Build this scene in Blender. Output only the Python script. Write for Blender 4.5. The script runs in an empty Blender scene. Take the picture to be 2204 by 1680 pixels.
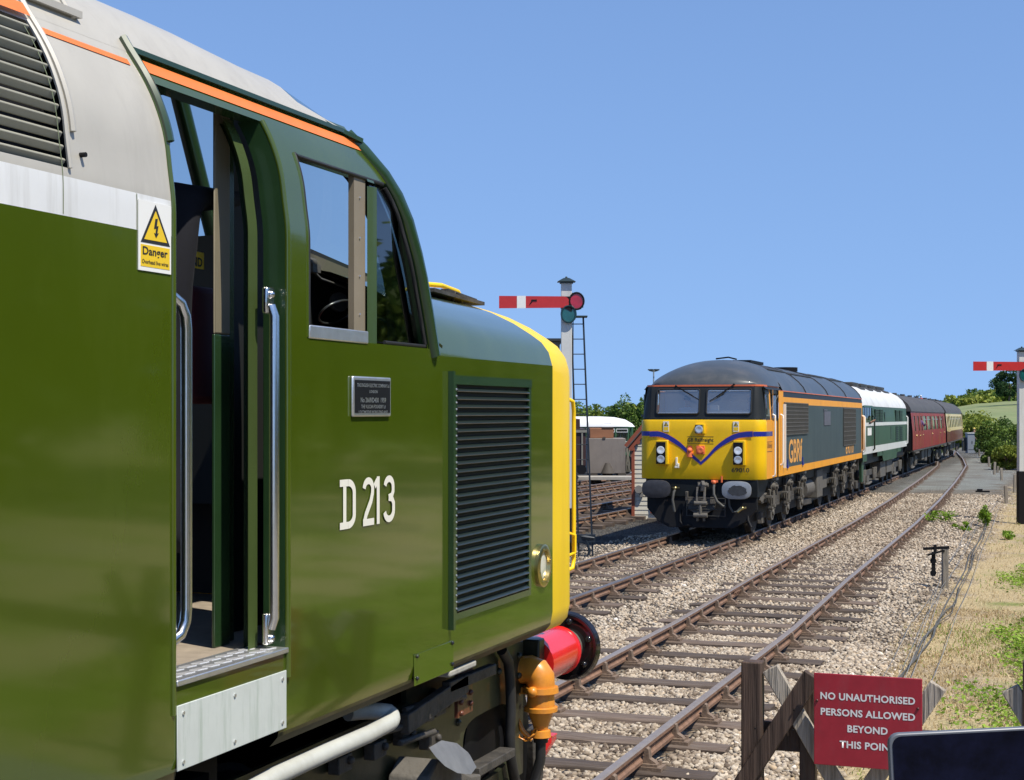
import bpy, bmesh, math, random
import numpy as np
from mathutils import Vector, Matrix, Quaternion
random.seed(7); rng = np.random.default_rng(11)
sc = bpy.context.scene
COL = sc.collection
R = math.radians
# ------------------------------------------------------------------ camera, light, exposure
F, CX, HZ, EYE = 3300.0, 1102.0, 885.0, 2.65     # focal length, centre, horizon in photo units; eye height
TH = math.atan(1198 / F); sT, cT = math.sin(TH), math.cos(TH)
cam = bpy.data.cameras.new('camera'); camo = bpy.data.objects.new('camera', cam); COL.objects.link(camo)
cam.sensor_width = 36; cam.lens = 36 * F / 2204; cam.shift_y = 45 / 2204
cam.clip_start = 0.1; cam.clip_end = 6000
camo.location = (0, 0, EYE); camo.rotation_euler = (R(90), 0, TH)
sc.camera = camo
SUN = Vector((.53, -.23, 1)).normalized()
SUN_EL = math.asin(SUN.z); SUN_ROT = math.atan2(SUN.x, SUN.y)
w = bpy.data.worlds.new('World'); sc.world = w; w.use_nodes = True
wn = w.node_tree.nodes; sky = wn.new('ShaderNodeTexSky'); sky.sky_type = 'NISHITA'
sky.sun_disc = False; sky.sun_elevation = SUN_EL; sky.sun_rotation = SUN_ROT
sky.air_density = 1.0; sky.dust_density = 0.0; sky.ozone_density = 6.0; sky.altitude = 0
wl_ = w.node_tree.links.new; stc = wn.new('ShaderNodeTexCoord'); smp = wn.new('ShaderNodeMapping'); smp.inputs['Scale'].default_value = (1, 1, .45); smp.inputs['Location'].default_value = (0, 0, .175)
snm = wn.new('ShaderNodeVectorMath'); snm.operation = 'NORMALIZE'; stn = wn.new('ShaderNodeMix'); stn.data_type = 'RGBA'; stn.blend_type = 'MULTIPLY'; stn.inputs[0].default_value = 1; stn.inputs[7].default_value = (1.0, .985, 1.05, 1)
wl_(stc.outputs['Generated'], smp.inputs[0]); wl_(smp.outputs[0], snm.inputs[0]); wl_(snm.outputs[0], sky.inputs[0]); wl_(sky.outputs[0], stn.inputs[6]); wl_(stn.outputs[2], wn['Background'].inputs[0])
wn['Background'].inputs[1].default_value = 0.131
sl = bpy.data.lights.new('sun', 'SUN'); sl.energy = 5.0; sl.angle = R(.53); sl.color = (1, .93, .81)
so = bpy.data.objects.new('sun', sl); COL.objects.link(so); so.location = (20, -10, 40)
so.rotation_euler = SUN.to_track_quat('Z', 'Y').to_euler()
sc.view_settings.view_transform = 'Standard'; sc.view_settings.look = 'None'
sc.view_settings.exposure = 0.22; sc.view_settings.gamma = 1
sc.render.engine = 'CYCLES'
sc.cycles.max_bounces = 8; sc.cycles.transparent_max_bounces = 16
# ------------------------------------------------------------------ measuring: photo point -> point in the place
def ray(x, y):
    a = (x - CX) / F
    return (a * cT - sT, a * sT + cT, (HZ - y) / F)
def onX(x, y, X):
    d = ray(x, y); t = X / d[0]; return Vector((X, d[1] * t, EYE + d[2] * t))
def onY(x, y, Y):
    d = ray(x, y); t = Y / d[1]; return Vector((d[0] * t, Y, EYE + d[2] * t))
def onD(x, y, t):
    d = ray(x, y); return Vector((d[0] * t, d[1] * t, EYE + d[2] * t))
def interp(tab, y):
    if y <= tab[0][0]: return tab[0][1]
    for (a, i), (b, j) in zip(tab, tab[1:]):
        if y <= b: return i + (j - i) * (y - a) / (b - a)
    return tab[-1][1]
def sstep(a, b, x):
    t = min(1, max(0, (x - a) / (b - a))); return t * t * (3 - 2 * t)
def zg(Y): return -0.004 * max(0, Y - 12)
XLT = [(0, -7.48), (35, -7.48), (52, -7.72), (70, -7.9), (92, -8.1), (113, -8.45), (130, -9.4), (160, -12.5)]
XRT = [(0, -3.94), (19, -3.95), (25, -4.1), (31, -4.18), (39, -4.3), (50, -4.58), (64, -5.05), (73, -5.4), (86, -5.95), (101, -7.05), (121, -8.75), (135, -9.9)]
def XL(Y): return interp(XLT, Y)
def XR(Y): return interp(XRT, Y)
def ground_z(X, Y):
    z = zg(Y) - .228
    if X < -9.2: z -= .06 * sstep(-9.2, -10.2, X)
    if X < -12: z -= 1.1 * sstep(58, 98, Y) * sstep(-13, -19, X)
    if X > -2.2: z -= .05 * sstep(-2.2, -1.5, X)
    z += .05 * sstep(22, 34, Y) * sstep(-9.4, -9.0, X) * (1 - sstep(-2.4, -1.9, X))
    z += .04 * sstep(54, 60, Y) * sstep(-9.6, -9.0, X) * (1 - sstep(-2.6, -1.8, X))
    if X < -10.5 and Y > 90: z += 3.3 * sstep(120, 150, Y) * sstep(-10.5, -15, X) * (1 - sstep(-22, -34, X)) * (1 - sstep(190, 260, Y))
    return z
# ------------------------------------------------------------------ materials
def nd(nt, t, **k):
    n = nt.nodes.new(t)
    for a, b in k.items(): setattr(n, a, b)
    return n
def c4(c): return (c[0], c[1], c[2], 1)
MATS = {}
def M(name, col, rough=.5, metal=0, coat=0, var=.12, vs=2.0, bump=0, bs=60, dirt=None, da=.5, ds=(3, 3, .4), spec=.5, grain=None, rvar=0):
    if name in MATS: return MATS[name]
    m = bpy.data.materials.new(name); m.use_nodes = True; nt = m.node_tree; L = nt.links.new
    b = nt.nodes['Principled BSDF']
    b.inputs['Roughness'].default_value = rough; b.inputs['Metallic'].default_value = metal
    b.inputs['Coat Weight'].default_value = coat; b.inputs['Coat Roughness'].default_value = .06
    b.inputs['Specular IOR Level'].default_value = spec
    tc = nd(nt, 'ShaderNodeTexCoord'); src = tc.outputs['Object']
    n1 = nd(nt, 'ShaderNodeTexNoise'); n1.inputs['Scale'].default_value = vs; n1.inputs['Detail'].default_value = 8; n1.inputs['Roughness'].default_value = .65
    L(src, n1.inputs['Vector'])
    if grain:
        mp0 = nd(nt, 'ShaderNodeMapping'); mp0.inputs['Scale'].default_value = grain; L(src, mp0.inputs[0]); L(mp0.outputs[0], n1.inputs['Vector'])
    rp = nd(nt, 'ShaderNodeValToRGB'); rp.color_ramp.elements[0].position = .3; rp.color_ramp.elements[1].position = .7
    rp.color_ramp.elements[0].color = c4([max(0, x * (1 - var)) for x in col]); rp.color_ramp.elements[1].color = c4([min(1, x * (1 + var)) for x in col])
    L(n1.outputs[0], rp.inputs[0]); out = rp.outputs[0]
    if dirt:
        mp = nd(nt, 'ShaderNodeMapping'); mp.inputs['Scale'].default_value = ds; L(src, mp.inputs[0])
        n2 = nd(nt, 'ShaderNodeTexNoise'); n2.inputs['Scale'].default_value = 1.0; n2.inputs['Detail'].default_value = 10; n2.inputs['Roughness'].default_value = .7
        L(mp.outputs[0], n2.inputs['Vector'])
        r2 = nd(nt, 'ShaderNodeMapRange'); r2.inputs[1].default_value = .5; r2.inputs[2].default_value = .72; r2.inputs[3].default_value = 0; r2.inputs[4].default_value = da
        L(n2.outputs[0], r2.inputs[0])
        mx = nd(nt, 'ShaderNodeMix', data_type='RGBA'); L(r2.outputs[0], mx.inputs[0]); L(out, mx.inputs[6]); mx.inputs[7].default_value = c4(dirt); out = mx.outputs[2]
    L(out, b.inputs['Base Color'])
    if rvar:
        r3 = nd(nt, 'ShaderNodeMapRange'); r3.inputs[3].default_value = max(.02, rough - rvar); r3.inputs[4].default_value = rough + rvar; L(n1.outputs[0], r3.inputs[0]); L(r3.outputs[0], b.inputs['Roughness'])
    if bump:
        n3 = nd(nt, 'ShaderNodeTexNoise'); n3.inputs['Scale'].default_value = bs; n3.inputs['Detail'].default_value = 6
        L(src if not grain else mp0.outputs[0], n3.inputs['Vector'])
        bp = nd(nt, 'ShaderNodeBump'); bp.inputs['Strength'].default_value = bump; bp.inputs['Distance'].default_value = .02; L(n3.outputs[0], bp.inputs['Height']); L(bp.outputs[0], b.inputs['Normal'])
    MATS[name] = m; return m
def glass(name, tint=(.75, .8, .8), refl=.0, haze=0):
    m = bpy.data.materials.new(name); m.use_nodes = True; nt = m.node_tree; L = nt.links.new
    nt.nodes.remove(nt.nodes['Principled BSDF']); o = nt.nodes['Material Output']
    t = nd(nt, 'ShaderNodeBsdfTransparent'); t.inputs[0].default_value = c4(tint)
    g = nd(nt, 'ShaderNodeBsdfGlossy'); g.inputs['Roughness'].default_value = .02
    f = nd(nt, 'ShaderNodeFresnel'); f.inputs[0].default_value = 1.5
    a = nd(nt, 'ShaderNodeMath', operation='ADD', use_clamp=True); L(f.outputs[0], a.inputs[0]); a.inputs[1].default_value = refl
    x = nd(nt, 'ShaderNodeMixShader'); L(a.outputs[0], x.inputs[0]); L(t.outputs[0], x.inputs[1]); L(g.outputs[0], x.inputs[2]); L(x.outputs[0], o.inputs[0])
    if haze:      # pale haze mixed in as diffuse colour to lighten the glass
        df = nd(nt, 'ShaderNodeBsdfDiffuse'); df.inputs[0].default_value = (.62, .60, .54, 1); x2 = nd(nt, 'ShaderNodeMixShader'); nz = nd(nt, 'ShaderNodeTexNoise'); nz.inputs['Scale'].default_value = 3; tcx = nd(nt, 'ShaderNodeTexCoord'); L(tcx.outputs['Object'], nz.inputs['Vector'])
        mm = nd(nt, 'ShaderNodeMapRange'); mm.inputs[3].default_value = haze * .5; mm.inputs[4].default_value = haze * 1.5; L(nz.outputs[0], mm.inputs[0]); L(mm.outputs[0], x2.inputs[0]); L(x.outputs[0], x2.inputs[1]); L(df.outputs[0], x2.inputs[2]); L(x2.outputs[0], o.inputs[0])
    return m
def tone_mat(name, stops, rough=.8, trans=0, bump=0, bs=30, attr='tone'):
    """colour chosen per face from the attribute written when the mesh was made"""
    m = bpy.data.materials.new(name); m.use_nodes = True; nt = m.node_tree; L = nt.links.new
    b = nt.nodes['Principled BSDF']; b.inputs['Roughness'].default_value = rough; b.inputs['Specular IOR Level'].default_value = .25
    a = nd(nt, 'ShaderNodeAttribute'); a.attribute_name = attr
    rp = nd(nt, 'ShaderNodeValToRGB'); e = rp.color_ramp.elements
    while len(e) < len(stops): e.new(.5)
    for i, (p, c) in enumerate(stops): e[i].position = p; e[i].color = c4(c)
    L(a.outputs['Fac'], rp.inputs[0]); L(rp.outputs[0], b.inputs['Base Color'])
    if bump:
        tc = nd(nt, 'ShaderNodeTexCoord'); n3 = nd(nt, 'ShaderNodeTexNoise'); n3.inputs['Scale'].default_value = bs; L(tc.outputs['Object'], n3.inputs['Vector'])
        bp = nd(nt, 'ShaderNodeBump'); bp.inputs['Strength'].default_value = bump; L(n3.outputs[0], bp.inputs['Height']); L(bp.outputs[0], b.inputs['Normal'])
    if trans:
        tr = nd(nt, 'ShaderNodeBsdfTranslucent'); L(rp.outputs[0], tr.inputs[0]); x = nd(nt, 'ShaderNodeMixShader'); x.inputs[0].default_value = trans
        L(b.outputs[0], x.inputs[1]); L(tr.outputs[0], x.inputs[2]); L(x.outputs[0], nt.nodes['Material Output'].inputs[0])
    return m
G_GREEN = M('loco_green', (.054, .084, .004), .14, coat=.75, var=.07, vs=.9, dirt=(.09, .125, .016), da=.5, ds=(1.2, 1.2, .5), rvar=.05, bump=.10, bs=1.9)
G_DARK = M('loco_dark_green', (.02, .05, .018), .25, coat=.35, var=.15, vs=3)
G_GREY = M('roof_grey', (.46, .44, .385), .42, coat=.1, var=.06, vs=3, dirt=(.33, .31, .27), da=.5, ds=(5, 5, .5), bump=.02, bs=4)
WHITE = M('white_paint', (.72, .73, .72), .4, coat=.2, var=.04, vs=4, dirt=(.42, .41, .37), da=.55, ds=(9, 9, .5))
WHITE2 = M('clean_white', (.8, .8, .76), .5, var=.02)
CREAMY = M('number_cream', (.80, .77, .66), .45, var=.02)
ORANGE_L = M('orange_line', (.80, .20, .045), .45, var=.1, vs=8)
YELLOW = M('warning_yellow', (.92, .62, .016), .42, spec=.3, coat=.1, var=.03, vs=3, dirt=(.75, .48, .04), da=.35, ds=(6, 6, .6))
YEL_F = M('engine_front_yellow', (.86, .52, .006), .42, spec=.3, coat=.1, var=.06, vs=2, dirt=(.55, .36, .03), da=.3, ds=(3, 3, .4))
ORANGE = M('livery_orange', (.84, .35, .014), .5, spec=.25, coat=.05, var=.05, vs=2, dirt=(.5, .22, .05), da=.4, ds=(3, 3, .3))
LIV_BLUE = M('livery_blue', (.012, .02, .26), .4, coat=.2, var=.08)
LIV_DK = M('livery_dark_blue_grey', (.050, .072, .076), .55, spec=.25, var=.14, vs=1.5, dirt=(.026, .04, .05), da=.95, ds=(5, 4.2, .22))  # dark vertical streaks put ballast reflections into the colour
ROOF_DK = M('loco_roof_slate', (.050, .058, .064), .42, coat=.1, var=.12, vs=1.2, dirt=(.14, .13, .12), da=.5, ds=(1, 1, 1))
BLACK = M('black', (.006, .006, .007), .6, var=.2, vs=10, spec=.25)
BLACKG = M('black_gloss', (.012, .011, .012), .12, coat=.6, var=.1)
RUBBER = M('rubber', (.02, .02, .02), .55, var=.2, vs=12)
GRIME = M('grimy_underframe', (.05, .046, .04), .65, var=.5, vs=7, bump=.3, bs=30, dirt=(.13, .11, .085), da=.6, ds=(4, 4, 4))
GRIME_L = M('dusty_running_gear', (.12, .11, .093), .7, var=.4, vs=6, bump=.3, bs=30, dirt=(.05, .045, .04), da=.7, ds=(6, 6, 6))
BOGIE_G = M('bogie_green_black', (.022, .026, .012), .45, coat=.15, var=.35, vs=4, dirt=(.09, .075, .045), da=.5, ds=(5, 5, 5))
STEEL = M('polished_steel', (.72, .71, .68), .24, 1, var=.08, vs=30)
ALU = M('aluminium', (.75, .75, .74), .38, .9, var=.1, vs=12, bump=.05, bs=50)
BRASS = M('brass', (.62, .50, .22), .3, 1, var=.1, vs=20)
BEIGE = M('beige_frame', (.22, .19, .125), .5, var=.1, vs=6)
RED = M('signal_red', (.50, .022, .02), .45, coat=.2, var=.1, vs=5)
REDB = M('buffer_red', (.72, .02, .02), .25, coat=.5, var=.06, vs=6)
PIPE_OR = M('pipe_orange', (.70, .27, .03), .38, coat=.2, var=.1, vs=10, dirt=(.40, .15, .03), da=.5, ds=(12, 12, 12))
SALMON = M('socket_orange', (.78, .17, .06), .5, var=.08, vs=20)
MAROON = M('coach_maroon', (.24, .024, .014), .5, spec=.25, coat=.05, var=.18, vs=1.2, dirt=(.27, .075, .035), da=.6, ds=(1.5, 1.2, .5))
CREAM = M('coach_cream', (.66, .52, .24), .4, coat=.2, var=.06, vs=2)
COACH_ROOF = M('coach_roof', (.062, .058, .055), .65, var=.2, vs=2, dirt=(.10, .095, .085), da=.5, ds=(2, .4, 2))
C31_GREEN = M('old_loco_green', (.032, .078, .036), .5, spec=.3, coat=.05, var=.18, vs=1.3, dirt=(.10, .14, .095), da=.6, ds=(2.2, 2.2, .25))
DMU_GREEN = M('railcar_green', (.045, .115, .05), .4, coat=.2, var=.12)
WHITE_ROOF = M('white_roof', (.62, .63, .62), .5, var=.08, vs=2, dirt=(.40, .40, .38), da=.6, ds=(1.5, 1.5, 1.5))
GLASS = glass('window_glass', haze=.03); GLASS_C = glass('windscreen_glass', (.94, .94, .94), .28, .075); GLASS_M = glass('sky_glass', (.25, .3, .3), .86); GLASS_D = glass('dark_glass', (.16, .2, .2), .12)
RUST = M('rail_rust', (.20, .115, .075), .75, var=.35, vs=9, bump=.2, bs=40, dirt=(.06, .04, .03), da=.6, ds=(6, 2, 6))
RAILTOP = M('rail_running_surface', (.38, .31, .25), .36, .5, var=.12, vs=10)
RAILDULL = M('dull_rail_top', (.30, .24, .19), .38, .8, var=.25, vs=10)
CHAIR_M = M('cast_iron_chair', (.175, .125, .09), .8, var=.35, vs=20, bump=.2, bs=50)
SLEEP = M('tarred_sleeper', (.10, .072, .054), .8, var=.45, vs=1.6, grain=(1.5, 22, 22), bump=.7, bs=2, dirt=(.20, .17, .14), da=.6, ds=(2, 14, 9))
WOOD_D = M('dark_weathered_wood', (.066, .040, .028), .75, var=.5, vs=1.0, grain=(28, 28, 1.6), bump=.7, bs=1.2, dirt=(.13, .10, .075), da=.5, ds=(20, 20, 1.2))
WOOD_L = M('silver_weathered_wood', (.36, .315, .255), .8, var=.6, vs=1.2, grain=(50, 50, 2.0), bump=1.0, bs=1.2)
WOOD_P = M('grey_post_wood', (.24, .21, .17), .85, var=.4, vs=1.5, grain=(30, 30, 3), bump=.6, bs=1.5)
BOARD = M('cream_weatherboard', (.60, .57, .47), .6, var=.06, vs=3)
REDWOOD = M('red_brown_trim', (.27, .07, .035), .6, var=.12, vs=5)
SIGNRED = M('sign_red', (.34, .018, .032), .34, var=.14, vs=9, dirt=(.30, .06, .07), da=.6, ds=(7, 7, 3))
SKIN = M('skin', (.52, .28, .19), .55, var=.08, vs=30)
def vary(m, amt=.35):
    """each copy gets its own piece of the grain and its own tone"""
    nt = m.node_tree; L = nt.links.new; oi = nd(nt, 'ShaderNodeObjectInfo'); tc = [n for n in nt.nodes if n.type == 'TEX_COORD'][0]
    mu = nd(nt, 'ShaderNodeMath', operation='MULTIPLY'); mu.inputs[1].default_value = 37; L(oi.outputs['Random'], mu.inputs[0])
    ad = nd(nt, 'ShaderNodeVectorMath', operation='ADD'); targets = [l.to_socket for l in list(nt.links) if l.from_node == tc]
    L(tc.outputs['Object'], ad.inputs[0]); L(mu.outputs[0], ad.inputs[1])
    for s in targets: L(ad.outputs[0], s)
    b = nt.nodes['Principled BSDF']; src = b.inputs['Base Color'].links[0].from_socket
    hs = nd(nt, 'ShaderNodeHueSaturation'); mr = nd(nt, 'ShaderNodeMapRange'); mr.inputs[3].default_value = 1 - amt; mr.inputs[4].default_value = 1 + amt
    L(oi.outputs['Random'], mr.inputs[0]); L(mr.outputs[0], hs.inputs['Value']); L(src, hs.inputs['Color']); L(hs.outputs[0], b.inputs['Base Color'])
vary(SLEEP, .4); vary(WOOD_P, .25)
# ------------------------------------------------------------------ mesh builder
class MB:
    def __init__(s): s.v = []; s.f = []; s.mi = []
    def add(s, vs, fs, mi=0):
        o = len(s.v); s.v += [tuple(v) for v in vs]
        for f in fs: s.f.append([o + i for i in f]); s.mi.append(mi)
    def box(s, x0, x1, y0, y1, z0, z1, mi=0):
        s.add([(x0, y0, z0), (x1, y0, z0), (x1, y1, z0), (x0, y1, z0), (x0, y0, z1), (x1, y0, z1), (x1, y1, z1), (x0, y1, z1)],
              [(0, 3, 2, 1), (4, 5, 6, 7), (0, 1, 5, 4), (1, 2, 6, 5), (2, 3, 7, 6), (3, 0, 4, 7)], mi); return s
    def obox(s, p0, p1, u, a, b, mi=0):
        """bar from p0 to p1; u = side direction; a, b = width along u and thickness"""
        p0 = Vector(p0); p1 = Vector(p1); d = (p1 - p0).normalized(); u = Vector(u); u = (u - d * u.dot(d)).normalized(); n = d.cross(u)
        vs = [p + u * (sx * a / 2) + n * (sy * b / 2) for p in (p0, p1) for sx, sy in ((-1, -1), (1, -1), (1, 1), (-1, 1))]
        s.add(vs, [(0, 1, 2, 3), (7, 6, 5, 4), (0, 4, 5, 1), (1, 5, 6, 2), (2, 6, 7, 3), (3, 7, 4, 0)], mi); return s
    def lathe(s, p, d, prof, n=20, mi=0, cap=True, sx=1, up=None):
        """surface of revolution: prof = [(t along d, radius)]"""
        p = Vector(p); d = Vector(d).normalized(); u = Vector(up) if up else (Vector((0, 0, 1)) if abs(d.z) < .9 else Vector((1, 0, 0)))
        u = (u - d * u.dot(d)).normalized(); v = d.cross(u); vs = []
        for t, r in prof:
            for k in range(n):
                a = 2 * math.pi * k / n; vs.append(p + d * t + u * (math.cos(a) * r) + v * (math.sin(a) * r * sx))
        fs = [(i * n + k, i * n + (k + 1) % n, (i + 1) * n + (k + 1) % n, (i + 1) * n + k) for i in range(len(prof) - 1) for k in range(n)]
        if cap: fs += [tuple(range(n - 1, -1, -1)), tuple((len(prof) - 1) * n + k for k in range(n))]
        s.add(vs, fs, mi); return s
    def cyl(s, p0, p1, r, r2=None, n=16, mi=0):
        p0 = Vector(p0); p1 = Vector(p1); return s.lathe(p0, p1 - p0, [(0, r), ((p1 - p0).length, r if r2 is None else r2)], n, mi)
    def tube(s, path, r, n=8, mi=0, cap=True, closed=False):
        P = [Vector(p) for p in path]; m = len(P); rs = r if isinstance(r, (list, tuple)) else [r] * m; vs = []; u = None
        for i in range(m):
            t = (P[(i + 1) % m] - P[i - 1]) if closed else (P[min(i + 1, m - 1)] - P[max(i - 1, 0)])
            t.normalize()
            if u is None: u = t.orthogonal().normalized()
            u = (u - t * u.dot(t)); u = u.normalized() if u.length > 1e-6 else t.orthogonal().normalized(); v = t.cross(u)
            for k in range(n):
                a = 2 * math.pi * k / n; vs.append(P[i] + (u * math.cos(a) + v * math.sin(a)) * rs[i])
        q = m if closed else m - 1
        fs = [(i * n + k, i * n + (k + 1) % n, ((i + 1) % m) * n + (k + 1) % n, ((i + 1) % m) * n + k) for i in range(q) for k in range(n)]
        if cap and not closed: fs += [tuple(range(n - 1, -1, -1)), tuple((m - 1) * n + k for k in range(n))]
        s.add(vs, fs, mi); return s
    def prism(s, pts, d, mi=0):
        n = len(pts); d = Vector(d); a = [Vector(p) for p in pts]
        s.add(a + [p + d for p in a], [tuple(range(n - 1, -1, -1)), tuple(range(n, 2 * n))] + [(k, (k + 1) % n, n + (k + 1) % n, n + k) for k in range(n)], mi); return s
    def grid(s, rows, mi=0, closed=False):
        n = len(rows[0]); vs = [p for r in rows for p in r]; q = n if closed else n - 1
        s.add(vs, [(i * n + k, i * n + (k + 1) % n, (i + 1) * n + (k + 1) % n, (i + 1) * n + k) for i in range(len(rows) - 1) for k in range(q)], mi); return s
    def sphere(s, c, r, n=12, m=8, mi=0):
        rx, ry, rz = r if isinstance(r, (tuple, list)) else (r, r, r)
        rows = [[(c[0] + rx * math.sin(math.pi * i / m) * math.cos(2 * math.pi * k / n), c[1] + ry * math.sin(math.pi * i / m) * math.sin(2 * math.pi * k / n), c[2] + rz * math.cos(math.pi * i / m)) for k in range(n)] for i in range(m + 1)]
        return s.grid(rows, mi, True)
    def build(s, name, mats, parent=None, off=None, smooth=35, bevel=0, weld=True, segs=2, recalc=True):
        me = bpy.data.meshes.new(name)
        vs = s.v if off is None else [(a - off[0], b - off[1], c - off[2]) for a, b, c in s.v]
        me.from_pydata(vs, [], s.f)
        for i, p in enumerate(me.polygons): p.material_index = s.mi[i]
        bm = bmesh.new(); bm.from_mesh(me)
        if weld: bmesh.ops.remove_doubles(bm, verts=bm.verts, dist=1e-5)
        if recalc: bmesh.ops.recalc_face_normals(bm, faces=bm.faces)
        bm.to_mesh(me); bm.free()
        for m in (mats if isinstance(mats, (list, tuple)) else [mats]): me.materials.append(m)
        if smooth: me.shade_smooth(); me.set_sharp_from_angle(angle=R(smooth))
        o = bpy.data.objects.new(name, me); COL.objects.link(o); o.parent = parent
        if bevel:
            b = o.modifiers.new('bevel', 'BEVEL'); b.width = bevel; b.segments = segs; b.limit_method = 'ANGLE'; b.angle_limit = R(40); b.harden_normals = False
        return o
def empty(name, loc=(0, 0, 0), rot=(0, 0, 0)):
    o = bpy.data.objects.new(name, None); COL.objects.link(o); o.location = loc; o.rotation_euler = rot; o.empty_display_size = .2; return o
def tag(o, label=None, cat=None, group=None, kind=None):
    if label: o['label'] = label
    if cat: o['category'] = cat
    if group: o['group'] = group
    if kind: o['kind'] = kind
    return o
def copy_tree(o, parent=None):
    c = o.copy(); COL.objects.link(c)
    if parent: c.parent = parent
    for ch in list(o.children): copy_tree(ch, c)
    return c
def np_mesh(name, V, Fc, mat, tone=None, parent=None, smooth=False):
    """mesh from numpy arrays (all faces the same number of corners)"""
    me = bpy.data.meshes.new(name); k = Fc.shape[1]
    me.vertices.add(len(V)); me.vertices.foreach_set('co', V.astype(np.float32).ravel())
    me.loops.add(Fc.size); me.loops.foreach_set('vertex_index', Fc.astype(np.int32).ravel())
    me.polygons.add(len(Fc)); me.polygons.foreach_set('loop_start', np.arange(0, Fc.size, k, dtype=np.int32))
    me.update(calc_edges=True); me.validate()
    if tone is not None:
        a = me.attributes.new('tone', 'FLOAT', 'FACE'); a.data.foreach_set('value', tone.astype(np.float32))
    if smooth: me.shade_smooth()
    me.materials.append(mat); o = bpy.data.objects.new(name, me); COL.objects.link(o); o.parent = parent; return o
def text(name, s, o, right, up, W, H, mat, parent=None, ext=.002, bold=0, off=None, sp=1.0):
    """lettering fitted to a W x H box whose lower left corner is o"""
    cu = bpy.data.curves.new('t', 'FONT'); cu.body = s; cu.size = 1; cu.offset = bold; cu.resolution_u = 3; cu.space_character = sp
    ob = bpy.data.objects.new('t', cu); COL.objects.link(ob)
    dg = bpy.context.evaluated_depsgraph_get(); me = bpy.data.meshes.new_from_object(ob.evaluated_get(dg))
    bpy.data.objects.remove(ob); me.name = name
    co = np.zeros(len(me.vertices) * 3); me.vertices.foreach_get('co', co); co = co.reshape(-1, 3)
    mn = co.min(0); mx = co.max(0); u = (co[:, 0] - mn[0]) / (mx[0] - mn[0]) * W; v = (co[:, 1] - mn[1]) / max(1e-6, mx[1] - mn[1]) * H
    r = np.array(Vector(right).normalized()); p = np.array(Vector(up).normalized()); n = np.cross(r, p)
    P = np.array(o)[None] + u[:, None] * r + v[:, None] * p + n[None] * ext
    if off is not None: P = P - np.array(off)
    me.vertices.foreach_set('co', P.ravel()); me.update(); me.materials.clear(); me.materials.append(mat)
    ob = bpy.data.objects.new(name, me); COL.objects.link(ob); ob.parent = parent; return ob
def skin_person(name, joints, bones, parts, mats, parent=None):
    """one continuous body: joints {name:(pos,radius)}, bones [(a,b)], parts {bone index: material index}"""
    ks = list(joints); me = bpy.data.meshes.new(name)
    me.from_pydata([joints[k][0] for k in ks], [(ks.index(a), ks.index(b)) for a, b in bones], [])
    ob = bpy.data.objects.new(name, me); COL.objects.link(ob)
    sk = ob.modifiers.new('skin', 'SKIN'); sub = ob.modifiers.new('sub', 'SUBSURF'); sub.levels = 2; sub.render_levels = 2
    for i, k in enumerate(ks):
        r = joints[k][1]; me.skin_vertices[0].data[i].radius = r if isinstance(r, tuple) else (r, r)
    me.skin_vertices[0].data[0].use_root = True
    dg = bpy.context.evaluated_depsgraph_get(); m2 = bpy.data.meshes.new_from_object(ob.evaluated_get(dg)); bpy.data.objects.remove(ob)
    m2.name = name
    for m in mats: m2.materials.append(m)
    seg = [(Vector(joints[a][0]), Vector(joints[b][0])) for a, b in bones]
    for p in m2.polygons:
        c = p.center; best = 1e9; bi = 0
        for i, (a, b) in enumerate(seg):
            d = b - a; t = max(0, min(1, (c - a).dot(d) / max(1e-9, d.length_squared))); e = (a + d * t - c).length
            if e < best: best = e; bi = i
        p.material_index = parts.get(bi, 0); p.use_smooth = True
    o = bpy.data.objects.new(name, m2); COL.objects.link(o); o.parent = parent; return o
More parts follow.
